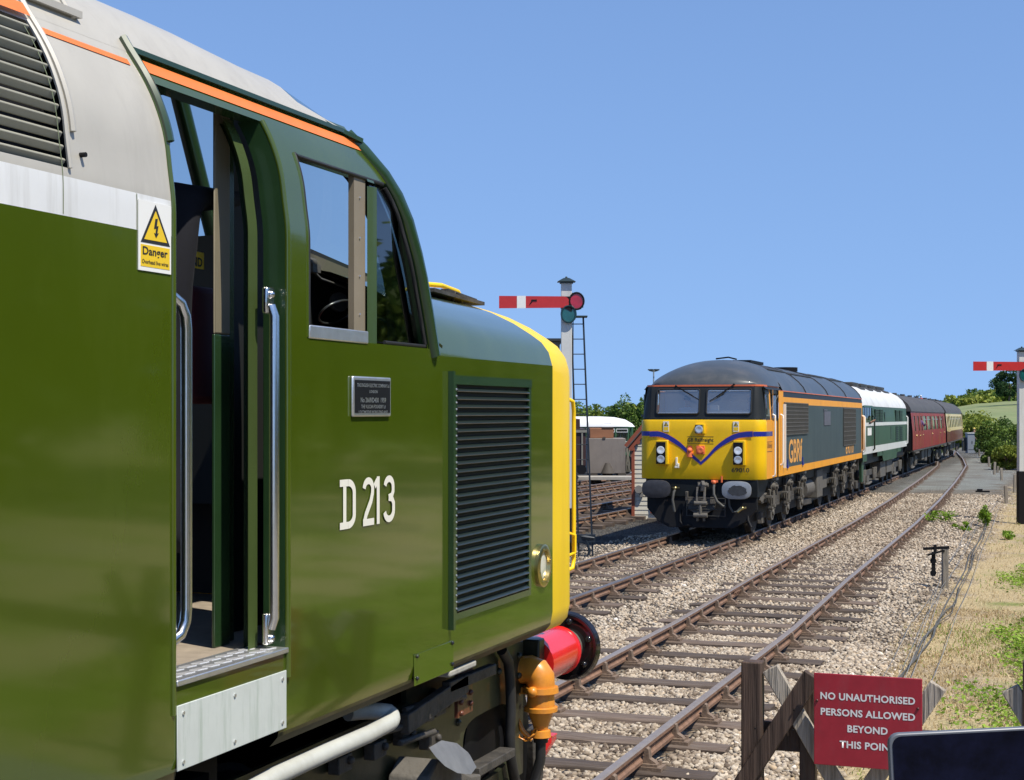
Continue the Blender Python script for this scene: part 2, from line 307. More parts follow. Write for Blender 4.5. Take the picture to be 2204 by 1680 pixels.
# ------------------------------------------------------------------ ground
def ground_material():
    m = bpy.data.materials.new('ballast_and_turf'); m.use_nodes = True; nt = m.node_tree; L = nt.links.new
    b = nt.nodes['Principled BSDF']; b.inputs['Roughness'].default_value = .9; b.inputs['Specular IOR Level'].default_value = .2
    g = nd(nt, 'ShaderNodeNewGeometry'); sx = nd(nt, 'ShaderNodeSeparateXYZ')
    wn_ = nd(nt, 'ShaderNodeTexNoise'); wn_.inputs['Scale'].default_value = .9; wn_.inputs['Detail'].default_value = 6; L(g.outputs['Position'], wn_.inputs['Vector'])
    sb = nd(nt, 'ShaderNodeVectorMath', operation='SUBTRACT'); L(wn_.outputs['Color'], sb.inputs[0]); sb.inputs[1].default_value = (.5, .5, .5)
    sc_ = nd(nt, 'ShaderNodeVectorMath', operation='MULTIPLY'); L(sb.outputs[0], sc_.inputs[0]); sc_.inputs[1].default_value = (1.7, 9, 0)
    ad = nd(nt, 'ShaderNodeVectorMath', operation='ADD'); L(g.outputs['Position'], ad.inputs[0]); L(sc_.outputs[0], ad.inputs[1]); L(ad.outputs[0], sx.inputs[0])
    def ss(src, a, c):
        r = nd(nt, 'ShaderNodeMapRange', interpolation_type='SMOOTHSTEP'); r.inputs[1].default_value = a; r.inputs[2].default_value = c; L(src, r.inputs[0]); return r.outputs[0]
    def mul(a, c):
        n = nd(nt, 'ShaderNodeMath', operation='MULTIPLY'); L(a, n.inputs[0]); L(c, n.inputs[1]); return n.outputs[0]
    def mix(f, a, c):
        n = nd(nt, 'ShaderNodeMix', data_type='RGBA'); L(f, n.inputs[0])
        for i, q in ((6, a), (7, c)):
            if isinstance(q, tuple): n.inputs[i].default_value = c4(q)
            else: L(q, n.inputs[i])
        return n.outputs[2]
    def ramp(src, st):
        r = nd(nt, 'ShaderNodeValToRGB'); e = r.color_ramp.elements
        while len(e) < len(st): e.new(.5)
        for i, (p, c) in enumerate(st): e[i].position = p; e[i].color = c4(c)
        L(src, r.inputs[0]); return r.outputs[0]
    def vor(scale):
        v = nd(nt, 'ShaderNodeTexVoronoi'); v.inputs['Scale'].default_value = scale; L(g.outputs['Position'], v.inputs['Vector'])
        s2 = nd(nt, 'ShaderNodeSeparateColor'); L(v.outputs['Color'], s2.inputs[0]); return s2.outputs[0], v.outputs['Distance']
    def noi(scale, det=8, ro=.65):
        n = nd(nt, 'ShaderNodeTexNoise'); n.inputs['Scale'].default_value = scale; n.inputs['Detail'].default_value = det; n.inputs['Roughness'].default_value = ro; L(g.outputs['Position'], n.inputs['Vector']); return n.outputs[0]
    X = sx.outputs[0]; Y = sx.outputs[1]
    vc, vd = vor(19)
    tan = ramp(vc, [(0, (.15, .11, .075)), (.3, (.31, .24, .165)), (.6, (.43, .345, .245)), (.85, (.54, .46, .35)), (1, (.72, .65, .54))])
    big = noi(.5); tan = mix(ss(big, .45, .75), tan, mix(ss(vc, .2, .9), (.17, .13, .095), (.36, .31, .25)))
    va, vb = vor(42)
    grey = ramp(va, [(0, (.34, .36, .33)), (.5, (.50, .53, .48)), (1, (.68, .70, .64))])
    ash = ramp(noi(14, 10, .75), [(.3, (.035, .033, .031)), (.5, (.085, .08, .073)), (.68, (.17, .155, .135)), (.8, (.33, .29, .24))])
    ashb = ramp(va, [(0, (.07, .065, .06)), (.5, (.17, .16, .14)), (.8, (.26, .24, .205)), (1, (.46, .42, .36))])
    ash = mix(ss(noi(.35), .42, .56), ash, ashb)
    straw = ramp(noi(22, 10, .75), [(.28, (.17, .12, .065)), (.45, (.35, .275, .155)), (.6, (.46, .37, .21)), (.75, (.58, .48, .31))])
    grn = ramp(noi(9, 10, .7), [(.3, (.035, .06, .008)), (.5, (.10, .16, .018)), (.7, (.20, .26, .05))])
    turf = mix(mul(ss(noi(.55, 5), .44, .60), ss(X, -1.6, -.2)), straw, grn)
    soil = ramp(noi(6, 10, .75), [(.3, (.20, .15, .10)), (.55, (.36, .29, .20)), (.75, (.48, .40, .30))])
    turf = mix(ss(noi(.4, 4), .50, .62), turf, soil)
    far = mix(ss(noi(.12), .4, .62), (.10, .15, .03), (.21, .23, .07))
    turf = mix(ss(Y, 55, 75), turf, far)
    col = mix(ss(X, -2.15, -1.55), tan, turf)
    pz = mul(mul(ss(Y, 56, 62), ss(X, -9.7, -9.1)), mix(ss(X, -2.9, -2.0), (1, 1, 1), (0, 0, 0)))
    col = mix(mul(pz, ss(noi(1.1, 6), .30, .42)), col, mix(ss(noi(.45, 6), .42, .62), grey, (.40, .385, .34)))
    # dirty four-foot of the running line
    dl = nd(nt, 'ShaderNodeMath', operation='ADD'); L(X, dl.inputs[0]); dl.inputs[1].default_value = 7.45
    ab = nd(nt, 'ShaderNodeMath', operation='ABSOLUTE'); L(dl.outputs[0], ab.inputs[0])
    rr = nd(nt, 'ShaderNodeMapRange', interpolation_type='SMOOTHSTEP'); rr.inputs[1].default_value = .9; rr.inputs[2].default_value = 1.7; rr.inputs[3].default_value = .75; rr.inputs[4].default_value = 0; L(ab.outputs[0], rr.inputs[0])
    col = mix(rr.outputs[0], col, ashb)
    lz = nd(nt, 'ShaderNodeMapRange', interpolation_type='SMOOTHSTEP'); lz.inputs[1].default_value = -9.6; lz.inputs[2].default_value = -8.9; lz.inputs[3].default_value = 1; lz.inputs[4].default_value = 0; L(X, lz.inputs[0])
    col = mix(lz.outputs[0], col, ash)
    vg = mul(lz.outputs[0], ss(Y, 108, 125)); col = mix(vg, col, far)
    L(col, b.inputs['Base Color'])
    bp = nd(nt, 'ShaderNodeBump'); bp.inputs['Strength'].default_value = .9; bp.inputs['Distance'].default_value = .03
    hn = nd(nt, 'ShaderNodeMath', operation='MULTIPLY_ADD'); L(vd, hn.inputs[0]); hn.inputs[1].default_value = -14.0; L(noi(30), hn.inputs[2])
    bm_ = nd(nt, 'ShaderNodeMapRange'); bm_.inputs[1].default_value = -2.2; bm_.inputs[2].default_value = -1.6; bm_.inputs[3].default_value = .9; bm_.inputs[4].default_value = .22; L(X, bm_.inputs[0]); L(bm_.outputs[0], bp.inputs['Strength'])
    L(hn.outputs[0], bp.inputs['Height']); L(bp.outputs[0], b.inputs['Normal'])
    return m
def axis(segs):
    out = []
    for a, b_, n in segs: out += list(np.linspace(a, b_, n, endpoint=False))
    return out + [segs[-1][1]]
def build_ground():
    xs = axis([(-3000, -300, 6), (-300, -60, 12), (-60, -14, 46), (-14, 4, 90), (4, 60, 28), (60, 3000, 10)])
    ys = axis([(-300, -10, 8), (-10, 8, 9), (8, 40, 107), (40, 110, 90), (110, 260, 60), (260, 4500, 14)])
    rows = []
    for Y in ys:
        rows.append([(X, Y, ground_z(X, Y) + (.012 * math.sin(X * 7.1 + Y * 3.3) * math.sin(Y * 5.7 - X * 2.1) if abs(X + 6) < 8 and 8 < Y < 45 else 0)) for X in xs])
    m = MB(); m.grid(rows); o = m.build('ground', ground_material(), weld=False, smooth=180); tag(o, kind='structure')
build_ground()
# ------------------------------------------------------------------ permanent way
RAIL = [(-.035, -.012), (-.026, 0), (.026, 0), (.035, -.012), (.034, -.04), (.010, -.052), (.010, -.098), (.030, -.112), (.030, -.138), (.022, -.145), (-.022, -.145), (-.030, -.138), (-.030, -.112), (-.010, -.098), (-.010, -.052), (-.034, -.04)]
def rail_mesh(cx, off, y0, y1, shiny=True, step=1.0):
    m = MB(); ys = list(np.arange(y0, y1, step)) + [y1]; rows = []; n = len(RAIL)
    for Y in ys:
        X = cx(Y) + off; z = zg(Y); rows.append([(X + a, Y, z + c) for a, c in RAIL])
    vs = [p for r in rows for p in r]; fs = []; mi = []
    for i in range(len(rows) - 1):
        for k in range(n):
            fs.append((i * n + k, i * n + (k + 1) % n, (i + 1) * n + (k + 1) % n, (i + 1) * n + k)); mi.append(1 if k in (0, 1, 2) else 0)
    m.add(vs, fs); m.mi = mi
    m.add(rows[0], [tuple(range(n))]); m.add(rows[-1], [tuple(range(n - 1, -1, -1))])
    return m
SPC = .97      # sleeper spacing
def sleeper_mesh(seed):
    r = random.Random(seed); m = MB(); L = 1.3 + r.uniform(-.05, .05); w_ = .135; rows = []
    for i in range(15):
        x = -L + 2 * L * i / 14; j = lambda s: r.uniform(-s, s)
        a = .0 if abs(x) < 1.1 else -.008 * r.random()
        rows.append([(x, -w_ + j(.006), -.14), (x, -w_ + j(.006), -.012 + j(.004) + a), (x, -w_ + .016, j(.004) + a), (x, j(.02), j(.005) + a), (x, w_ - .016, j(.004) + a), (x, w_ + j(.006), -.012 + a), (x, w_, -.14)])
    m.grid(rows); m.add(rows[0], [tuple(range(7))]); m.add(rows[-1], [tuple(range(6, -1, -1))]); return m
def chair_mesh():
    m = MB(); m.box(-.19, .19, -.085, .085, -.04, -.012); m.box(-.15, .15, -.065, .065, -.0125, .008)
    for s, h in ((1, .118), (-1, .09)):
        pts = [(s * .045, .0), (s * .15, .0), (s * .125, .022), (s * .085, .045), (s * .074, h), (s * .055, h + .012), (s * .040, h - .004), (s * .036, .06), (s * .02, .03)]
        m.prism([(x, -.035, z) for x, z in pts], (0, .07, 0))
    for x, y in ((.145, .05), (-.145, -.05)): m.cyl((x, y, -.012), (x, y, .02), .02, n=8)
    return m
def key_mesh():
    m = MB(); m.box(-.065, -.038, -.12, .12, .055, .105); return m
def fish_mesh(s):
    m = MB(); m.box(s * .012, s * .034, -.24, .24, -.112, -.048)
    for y in (-.18, -.07, .07, .18): m.cyl((s * .034, y, -.08), (s * .06, y, -.08), .018, n=6)
    return m
SLP = [sleeper_mesh(i) for i in range(4)]; CHM = chair_mesh()
PROTO = {}
def track(label, cx, y0, y1, sy0, n, head, group='running lines and sidings'):
    root = empty('railway_track', (cx(sy0), sy0, zg(sy0) - .2)); tag(root, label, 'railway track', group)
    off = tuple(root.location)
    for s in (-1, 1): rail_mesh(cx, s * .7525, y0, y1).build('rail', [RUST, head], root, off, smooth=0, weld=False, recalc=False)
    if 's' not in PROTO:
        PROTO['s'] = []
        PROTO['c'] = CHM.build('rail_chair', CHAIR_M, smooth=30, bevel=0).data
        k = key_mesh().build('key', SLEEP); bpy.data.objects.remove(k)
        for o in list(COL.objects):
            if o.name.startswith('rail_chair') and o.parent is None: bpy.data.objects.remove(o)
        for q in SLP:
            o = q.build('sleeper', SLEEP, smooth=50); PROTO['s'].append(o.data); bpy.data.objects.remove(o)
    for i in range(n):
        Y = sy0 + i * SPC + random.uniform(-.055, .055); X = cx(Y)
        if Y > y1: break
        o = bpy.data.objects.new('sleeper', PROTO['s'][i % 4]); COL.objects.link(o); o.parent = root
        o.location = (X - off[0] + random.uniform(-.03, .03), Y - off[1], zg(Y) - .183 - off[2]); o.rotation_euler = (0, 0, random.uniform(-.012, .012) + (math.pi if i % 3 == 0 else 0))
        for s in (-1, 1):
            c = bpy.data.objects.new('rail_chair', PROTO['c']); COL.objects.link(c); c.parent = o
            fl = -1 if i % 3 == 0 else 1
            c.location = (s * .7525, 0, .04); c.rotation_euler = (0, 0, math.pi if fl < 0 else 0)
    return root
TR = track('bright-railed curving track in the middle, beneath the green nose, leading to the coaches', XR, -10, 121, 9.9, 100, RAILTOP)
for yj in (23.4, 41.8):
    for s in (-1, 1):
        for q in (-1, 1):
            m = fish_mesh(q); o = m.build('fishplate', RUST, TR); o.location = (XR(yj) + s * .7525 - TR.location.x, yj + .1 * s - TR.location.y, zg(yj) - TR.location.z)
TL_ = track('oil-stained track under the yellow fronted train', XL, -10, 128, 15.2, 100, RAILDULL)
S1 = lambda Y: -12.45 + .012 * (Y - 45); S2 = lambda Y: -15.5 + .012 * (Y - 45); S3 = lambda Y: -17.9 - .0 * Y
track('nearest rusty yard siding beyond the signal ladder', S1, 22, 118, 34, 34, RAILDULL)
track('second rusty yard siding, between two others', S2, 22, 118, 36, 34, RAILDULL)
track('farthest rusty yard siding, next to the grey tank', S3, 22, 118, 38, 34, RAILDULL)
# ------------------------------------------------------------------ loose ballast stones (uncountable)
def stones(name, n, x0, x1, y0, y1, r0, r1, keep, mat):
    vs = []
    for k in range(7):
        bm = bmesh.new(); bmesh.ops.create_icosphere(bm, subdivisions=1, radius=1)
        V = np.array([v.co[:] for v in bm.verts]); Fc = np.array([[v.index for v in f.verts] for f in bm.faces]); bm.free()
        V *= rng.uniform(.65, 1.25, (len(V), 1)); vs.append(V)
    X = rng.uniform(x0, x1, n); Y = rng.uniform(y0, y1, n)
    kk = np.array([keep(a, b) for a, b in zip(X, Y)]); X = X[kk]; Y = Y[kk]; n = len(X)
    Z = np.array([ground_z(a, b) for a, b in zip(X, Y)])
    S = r0 + (r1 - r0) * rng.beta(1.3, 2.2, n) * 1.35; T = rng.integers(0, 7, n); base = np.stack(vs)[T]
    q = rng.normal(size=(n, 4)); q /= np.linalg.norm(q, axis=1, keepdims=True); w_, x, y, z = q.T
    Rm = np.stack([np.stack([1 - 2 * (y * y + z * z), 2 * (x * y - z * w_), 2 * (x * z + y * w_)], -1), np.stack([2 * (x * y + z * w_), 1 - 2 * (x * x + z * z), 2 * (y * z - x * w_)], -1), np.stack([2 * (x * z - y * w_), 2 * (y * z + x * w_), 1 - 2 * (x * x + y * y)], -1)], 1)
    sc3 = rng.uniform(.6, 1.25, (n, 1, 3)); P = np.einsum('nij,nkj->nki', Rm, base * sc3) * S[:, None, None]
    P[:, :, 2] *= .8; P += np.stack([X, Y, Z + S * rng.uniform(-.1, .45, n)], 1)[:, None, :]
    nv = base.shape[1]; FF = (Fc[None] + (np.arange(n) * nv)[:, None, None]).reshape(-1, 3)
    dr = np.array([min(abs(a - c(b) - s * .7525) for c in (XL, XR) for s in (-1, 1)) for a, b in zip(X, Y)]); dl = np.array([abs(a - XL(b)) for a, b in zip(X, Y)])
    stain = .26 * np.exp(-(dr / .28) ** 2) + .20 * (dl < 1.2) + .10 * np.array([abs(a - XR(b)) < .45 for a, b in zip(X, Y)]) + .10 * (np.sin(X * 1.7 + Y * .6) * np.sin(Y * .9 - X * .8)) 
    tone = np.repeat(np.clip(rng.beta(2.2, 2.1, n) - stain, 0, 1), len(Fc))
    o = np_mesh(name, P.reshape(-1, 3), FF, mat, tone); return tag(o, kind='stuff')
STONE = tone_mat('ballast_stone', [(0, (.12, .09, .066)), (.25, (.27, .215, .158)), (.5, (.40, .335, .255)), (.72, (.51, .445, .355)), (.86, (.49, .37, .24)), (1, (.73, .68, .60))], .85, bump=.15, bs=120)
def near_rail(a, b, m=.085):
    return min(abs(a - XR(b) - .7525), abs(a - XR(b) + .7525), abs(a - XL(b) - .7525), abs(a - XL(b) + .7525)) < m
def on_sleeper(a, b, cx, sy):
    if abs(a - cx(b)) > 1.34: return False
    d = ((b - sy) / SPC + .5) % 1 - .5; return abs(d * SPC) < .155 and b > sy - .3
def keep_a(a, b):
    if near_rail(a, b): return False
    for cx_, sy_ in ((XR, 9.9), (XL, 15.2)):
        if on_sleeper(a, b, cx_, sy_):
            n_ = int((b - sy_) / SPC + .5); h_ = (math.sin(n_ * 12.9898 + (a > cx_(b)) * 4.1) * 43758.5453) % 1
            return random.random() < (.02 + .55 * h_ ** 5 if b < 24 else .2 + .4 * h_ if b < 30 else 1)
    if a > -2.35: return random.random() < max(0, 1 - (a + 2.35) / .75) ** 1.5
    if a < -8.9: return random.random() < .25
    return True
def build_stones():
    o = stones('ballast', 60000, -6.2, -1.1, 9.2, 19.5, .016, .036, keep_a, STONE)
    tag(o, 'loose pale ballast stones heaped between the near sleepers')
    o = stones('ballast', 42000, -9.9, -1.2, 19.5, 36, .018, .036, keep_a, STONE)
    tag(o, 'pale ballast spread from the middle track across to the other line')
    o = stones('ballast', 17000, -7.0, -1.6, 36, 57, .02, .038, keep_a, STONE)
    tag(o, 'pale ballast farther up the line before the grey stone patch')
build_stones()
# ------------------------------------------------------------------ vegetation
LEAF = tone_mat('leaves', [(0, (.025, .055, .010)), (.35, (.065, .125, .020)), (.7, (.13, .21, .035)), (1, (.23, .31, .065))], .6, trans=.25)
LEAF_D = tone_mat('dark_leaves', [(0, (.014, .036, .014)), (.4, (.03, .075, .028)), (.8, (.06, .12, .04)), (1, (.11, .17, .06))], .6, trans=.2)
LEAF_Y = tone_mat('yellow_green_leaves', [(0, (.08, .12, .018)), (.4, (.18, .23, .032)), (.8, (.30, .33, .055)), (1, (.42, .42, .09))], .6, trans=.25)
BARK = M('bark', (.09, .07, .05), .9, var=.4, vs=8, bump=.5, bs=20)
GRASSM = tone_mat('dry_grass', [(0, (.34, .24, .12)), (.3, (.58, .46, .26)), (.55, (.74, .62, .40)), (.62, (.27, .33, .07)), (.85, (.17, .28, .03)), (1, (.28, .40, .06))], .8, trans=.45)
def leaf_cloud(c, rad, n, size, lumps=14, flat=.7, seed=0):
    """leaf-sized quads gathered in lumps spread through the crown's volume -> V, F, tone"""
    g = np.random.default_rng(seed); c = np.array(c); rad = np.array(rad)
    d = g.normal(size=(lumps, 3)); d /= np.linalg.norm(d, axis=1, keepdims=True); lc = d * (g.uniform(.25, .95, (lumps, 1)) ** .6)
    lr = g.uniform(.22, .48, lumps); lt = g.uniform(-.22, .22, lumps)
    k = g.integers(0, lumps, n); u = g.normal(size=(n, 3)); u /= np.linalg.norm(u, axis=1, keepdims=True)
    p = lc[k] + u * (lr[k] * g.uniform(.45, 1.08, n) ** .5)[:, None]
    P = c + p * rad; P[:, 2] = np.maximum(P[:, 2], c[2] - rad[2] * flat)
    a = g.normal(size=(n, 3)); a /= np.linalg.norm(a, axis=1, keepdims=True); b = np.cross(a, g.normal(size=(n, 3))); b /= np.linalg.norm(b, axis=1, keepdims=True)
    s = size * g.uniform(.6, 1.4, n)[:, None]
    V = np.stack([P - a * s, P + b * s * .5, P + a * s, P - b * s * .5], 1).reshape(-1, 3); Fc = np.arange(4 * n).reshape(-1, 4)
    tone = np.clip(.5 + lt[k] + g.normal(0, .18, n), 0, 1); return V, Fc, tone
def tree(name, label, X, Y, h, w_, mat, n, leaf, seed, group=None, bush=False, base=None, cat=None):
    z = ground_z(X, Y) if base is None else base
    r = empty(name, (X, Y, z)); tag(r, label, cat or ('bush' if bush else 'tree'), group)
    cz = h * (.5 if bush else .58); V, Fc, t = leaf_cloud((0, 0, cz), (w_ / 2, w_ / 2, h * (.52 if bush else .44)), n, leaf, 16 if bush else 22, .95, seed)
    np_mesh('crown', V, Fc, mat, t, r)
    m = MB(); g = random.Random(seed); tr = .035 * h + .03
    m.tube([(0, 0, -.2), (.02 * h, .01 * h, h * .25), (0, .03 * h, h * .6)], [tr, tr * .7, tr * .3], 7)
    for i in range(6):
        a = g.uniform(0, 6.28); m.tube([(.01 * h, 0, h * (.15 + .07 * i)), (math.cos(a) * w_ * .2, math.sin(a) * w_ * .2, h * (.35 + .06 * i)), (math.cos(a) * w_ * .38, math.sin(a) * w_ * .38, h * (.45 + .07 * i))], [tr * .4, tr * .25, tr * .08], 5)
    m.build('trunk', BARK, r, smooth=60); return r
def P_at(x, d):      # ground position under photo column x at distance d
    v = onD(x, HZ, d); return v.x, v.y
# bushes by the line on the right
BUSH = [(2122, 116, 2.0, 1.7, 'rounded green bush just right of the grey cabinet'), (2149, 104, 2.55, 2.4, 'tall green bush in the middle of the lineside hedge'), (2186, 98, 2.5, 2.8, 'green bush half hidden by the right hand white post'),
        (2133, 92, 1.35, 1.5, 'low bush at the foot of the lineside hedge'), (2166, 80, 1.25, 1.7, 'small bush in front of the hedge near the leaning stakes'), (2226, 88, 2.8, 3.2, 'big bush right of the white signal post'), (2270, 80, 2.8, 3.5, 'last bush of the lineside hedge')]
for i, (x, d, h, w_, lab) in enumerate(BUSH):
    X, Y = P_at(x, d); tree('bush', lab, X, Y, h, w_, LEAF_Y if i == 4 else LEAF, 4200, .085, 100 + i, 'bushes along the right of the line', True)
# hills and field
def hill(name, pts, d0, d1, mat, kind='structure', z0=-2, rough=.0, nz=8):
    """land rising from distance d0 to d1; pts = [(photo column, crest height in metres)]"""
    m = MB(); rows = []; xs = np.linspace(pts[0][0], pts[-1][0], 60)
    for j in range(nz + 1):
        t = j / nz; d = d0 + (d1 - d0) * t; row = []
        for x in xs:
            v = onD(x, HZ, d); hz = z0 + (interp(pts, x) - z0) * (t ** .8); row.append((v.x, v.y, hz + rough * math.sin(x * .13 + j) * t))
        rows.append(row)
    back = [(p[0] * 1.25, p[1] * 1.25, z0) for p in rows[-1]]; rows.append(back)
    m.grid(rows); o = m.build(name, mat, smooth=180); return tag(o, kind=kind)
FIELD = M('field_grass', (.165, .205, .078), .9, var=.22, vs=.25, bump=.4, bs=3, dirt=(.27, .25, .13), da=.7, ds=(.03, .25, .2))
HILLG = M('hill_scrub', (.085, .135, .025), .9, var=.45, vs=.12, bump=.8, bs=.8)
HILLD = M('far_hill', (.05, .085, .03), .9, var=.3, vs=.05)
hill('field', [(1975, -.5), (2015, 1.5), (2045, 3.4), (2100, 4.3), (2160, 4.7), (2300, 5.2), (2500, 5.5)], 165, 330, FIELD)
hill('hillside', [(2000, 1), (2050, 5.2), (2085, 7.6), (2120, 9.2), (2160, 10.2), (2230, 10.8), (2500, 12)], 345, 520, HILLG)
hill('far_hill', [(1960, 0), (2040, 4), (2080, 7.2), (2110, 10.), (2150, 13.), (2230, 15), (2500, 17)], 560, 900, HILLD)
g = random.Random(4)
def strip(tab, n, d, h0, h1, lab, group, mats, w0, nl, leaf, dz=1.0, dj=12):
    for i in range(n):
        t = (i + .5) / n; x = tab[0] + (tab[1] - tab[0]) * t + g.uniform(-3, 3); dd = d + g.uniform(-dj, dj); X, Y = P_at(x, dd)
        base = EYE + (HZ - interp(tab[2], x)) / F * dd - .3
        tree('hedge_bush', lab, X, Y, g.uniform(h0, h1), g.uniform(w0, w0 * 1.5), mats[i % len(mats)], nl, leaf, 300 + int(x) + i, group, True, base)
strip((2045, 2215, [(2045, 886), (2080, 884), (2200, 874)]), 16, 338, 2.6, 4.0, 'yellow green scrub bush along the top edge of the far field', 'scrub along the top of the field', [LEAF_Y, LEAF_Y, LEAF], 6, 700, .45)
strip((2065, 2220, [(2050, 878), (2080, 868), (2120, 858), (2160, 851), (2220, 845)]), 13, 480, 2.0, 3.5, 'small bush dotted on the hillside', 'bushes on the hillside', [LEAF_Y, LEAF, LEAF_Y], 7, 500, .5)
X, Y = P_at(2172, 300); tree('tree', 'dark round tree standing above the field by the right hand signal', X, Y, 5.6, 5.6, LEAF_D, 6500, .22, 77, None, False, EYE + (HZ - 862) / F * 300)
X, Y = P_at(2212, 300); tree('tree', 'dark tree just behind the right hand signal post', X, Y, 5.0, 6, LEAF_D, 4500, .24, 78, None, False, EYE + (HZ - 862) / F * 300)
strip((2052, 2075, [(2052, 960), (2075, 945)]), 4, 150, 2.0, 2.8, 'yellow green bush behind the grey cabinet', 'bushes behind the cabinet', [LEAF_Y], 3, 1500, .16, dj=6)
strip((2035, 2085, [(2035, 952), (2085, 925)]), 5, 175, 2.0, 2.8, 'straggling yellow bush at the foot of the field', 'bushes at the foot of the field', [LEAF_Y], 5, 1200, .2, dj=6)
# trees over the roofs of the train
for i, (x, y) in enumerate([(1900, 846), (1913, 848), (1925, 852), (1938, 851), (1955, 856), (1968, 858), (1998, 861), (2010, 863), (2022, 866), (2042, 871)]):
    d = 190 + 4 * i; X, Y = P_at(x, d); top = EYE + (HZ - y) / F * d
    tree('hedge_tree', 'dark bushy tree top showing over the coach roofs', X, Y, 3.4, 2.6 + (i % 3) * .4, LEAF_D, 900, .2, 500 + i, 'trees behind the train', True, top - 3.3, 'tree')
# trees behind the yard
for i, (x, y, d) in enumerate([(1236, 878, 150), (1252, 880, 156), (1268, 878, 150), (1285, 875, 158), (1302, 876, 150), (1318, 872, 155), (1333, 868, 148), (1345, 864, 152), (1360, 873, 150), (1374, 872, 146), (1388, 868, 150), (1402, 866, 154), (1420, 868, 150), (1210, 880, 152)]):
    X, Y = P_at(x, d); top = EYE + (HZ - y) / F * d; b_ = -1.6
    tree('tree', 'leafy green tree in the row behind the white roofed railcar', X, Y, top - b_, 2.6 + (i % 3) * .5, LEAF_Y if i % 4 == 0 else LEAF, 2600, .15, 600 + i, 'trees behind the yard', False, b_)
# dry grass and weeds on the right (uncountable)
def grass(name, n, x0, x1, y0, y1, h0, h1, green, label):
    X = rng.uniform(x0, x1, n); Y = rng.uniform(y0, y1, n)
    p = np.clip((X + 2.2) / .5, 0, 1) * (.35 + .65 * (np.sin(X * 2.3 + Y * .9) * np.sin(Y * 1.7 - X) > -.35)); k = rng.uniform(size=n) < p; X = X[k]; Y = Y[k]; n = len(X)
    Z = np.array([ground_z(a, b) for a, b in zip(X, Y)]) - .01; h = rng.uniform(h0, h1, n); a = rng.uniform(0, 6.28, n); ln = rng.uniform(.2, 1.3, n) * h
    wd = .004 + .004 * rng.uniform(size=n); dx = np.cos(a); dy = np.sin(a); o = np.stack([X, Y, Z], 1)
    s = np.stack([-dy * wd, dx * wd, 0 * wd], 1); mid = o + np.stack([dx * ln * .4, dy * ln * .4, h * .7], 1); tip = o + np.stack([dx * ln, dy * ln, h], 1)
    V = np.stack([o - s, o + s, mid + s * .8, mid - s * .8, tip, tip + s * .1], 1).reshape(-1, 3)
    b_ = np.arange(n)[:, None] * 6; Fc = np.concatenate([b_ + np.array([[0, 1, 2, 3]]), b_ + np.array([[3, 2, 5, 4]])], 1).reshape(-1, 4)
    gmask = np.clip(np.sin(X * 1.9 + 1) * np.sin(Y * .8 + .6) + (X + .9) * .8, -1, 1)
    isg = rng.uniform(size=n) < np.clip(green * (.35 + .65 * gmask), 0.02, .95)
    tone = np.where(isg, rng.uniform(.66, 1, n), rng.uniform(0, .56, n)); o_ = np_mesh(name, V, Fc, GRASSM, np.repeat(tone, 2)); return tag(o_, label, kind='stuff')
grass('grass', 60000, -2.1, .9, 9, 24, .012, .06, .45, 'dry straw coloured grass with green tufts beside the line')
grass('grass', 18000, -2.2, 2.0, 24, 62, .02, .085, .45, 'thin dry grass along the lineside posts')
def weed(label, X, Y, h, w_, n, mat, seed, cat='weed', group=None):
    r = empty('weed', (X, Y, ground_z(X, Y))); tag(r, label, cat, group)
    V, Fc, t = leaf_cloud((0, 0, h * .5), (w_ / 2, w_ / 2, h * .5), n, .035, 10, .9, seed); np_mesh('leaves', V, Fc, mat, t, r)
    m = MB()
    for k in range(5):
        a = k * 1.3; m.tube([(0, 0, -.02), (.15 * w_ * math.cos(a), .15 * w_ * math.sin(a), h * .5), (.3 * w_ * math.cos(a), .3 * w_ * math.sin(a), h * .85)], .006, 4)
    m.build('stem', LEAF_W, r)
LEAF_W = M('weed_stem', (.10, .16, .03), .7)
WEED_M = tone_mat('weed_leaves', [(0, (.09, .16, .012)), (.5, (.20, .33, .03)), (1, (.34, .48, .07))], .6, trans=.3)
def gpt(x, y):
    d = (EYE + .25) * F / (y - HZ); v = onD(x, HZ, d); return v.x, v.y
for i, (x, y, h, w_, n, lab) in enumerate([(2118, 1128, .58, .36, 700, 'tall leafy green weed standing by the signal wires'), (2022, 1120, .3, .9, 500, 'low yellow green weed at the edge of the right rail'), (2072, 1140, .2, .4, 300, 'small green weed on the stones between the rail and the tall weed'), (2168, 1150, .22, .4, 300, 'small pale green weed near the foot of the black signal base')]):
    X, Y = gpt(x, y); weed(lab, X, Y, h, w_, n, WEED_M, 900 + i, group='weeds in the dry grass')

# unseen hedge added past the platform, sized for its reflection in green paint
V_, F_, T_, n0 = [], [], [], 0
for k in range(26):
    v, f, t = leaf_cloud((15.5 + 3 * math.sin(k * 2.1), -14 + 3.4 * k, 4.0 + .6 * math.sin(k * 1.7)), (3.2, 3.0, 4.6 + 1.3 * math.sin(k * 1.3)), 2200, .30, 16, .95, 2000 + k); V_.append(v); F_.append(f + n0); T_.append(t); n0 += len(v)
tag(np_mesh('hedge', np.concatenate(V_), np.concatenate(F_), LEAF, np.concatenate(T_)), kind='stuff')

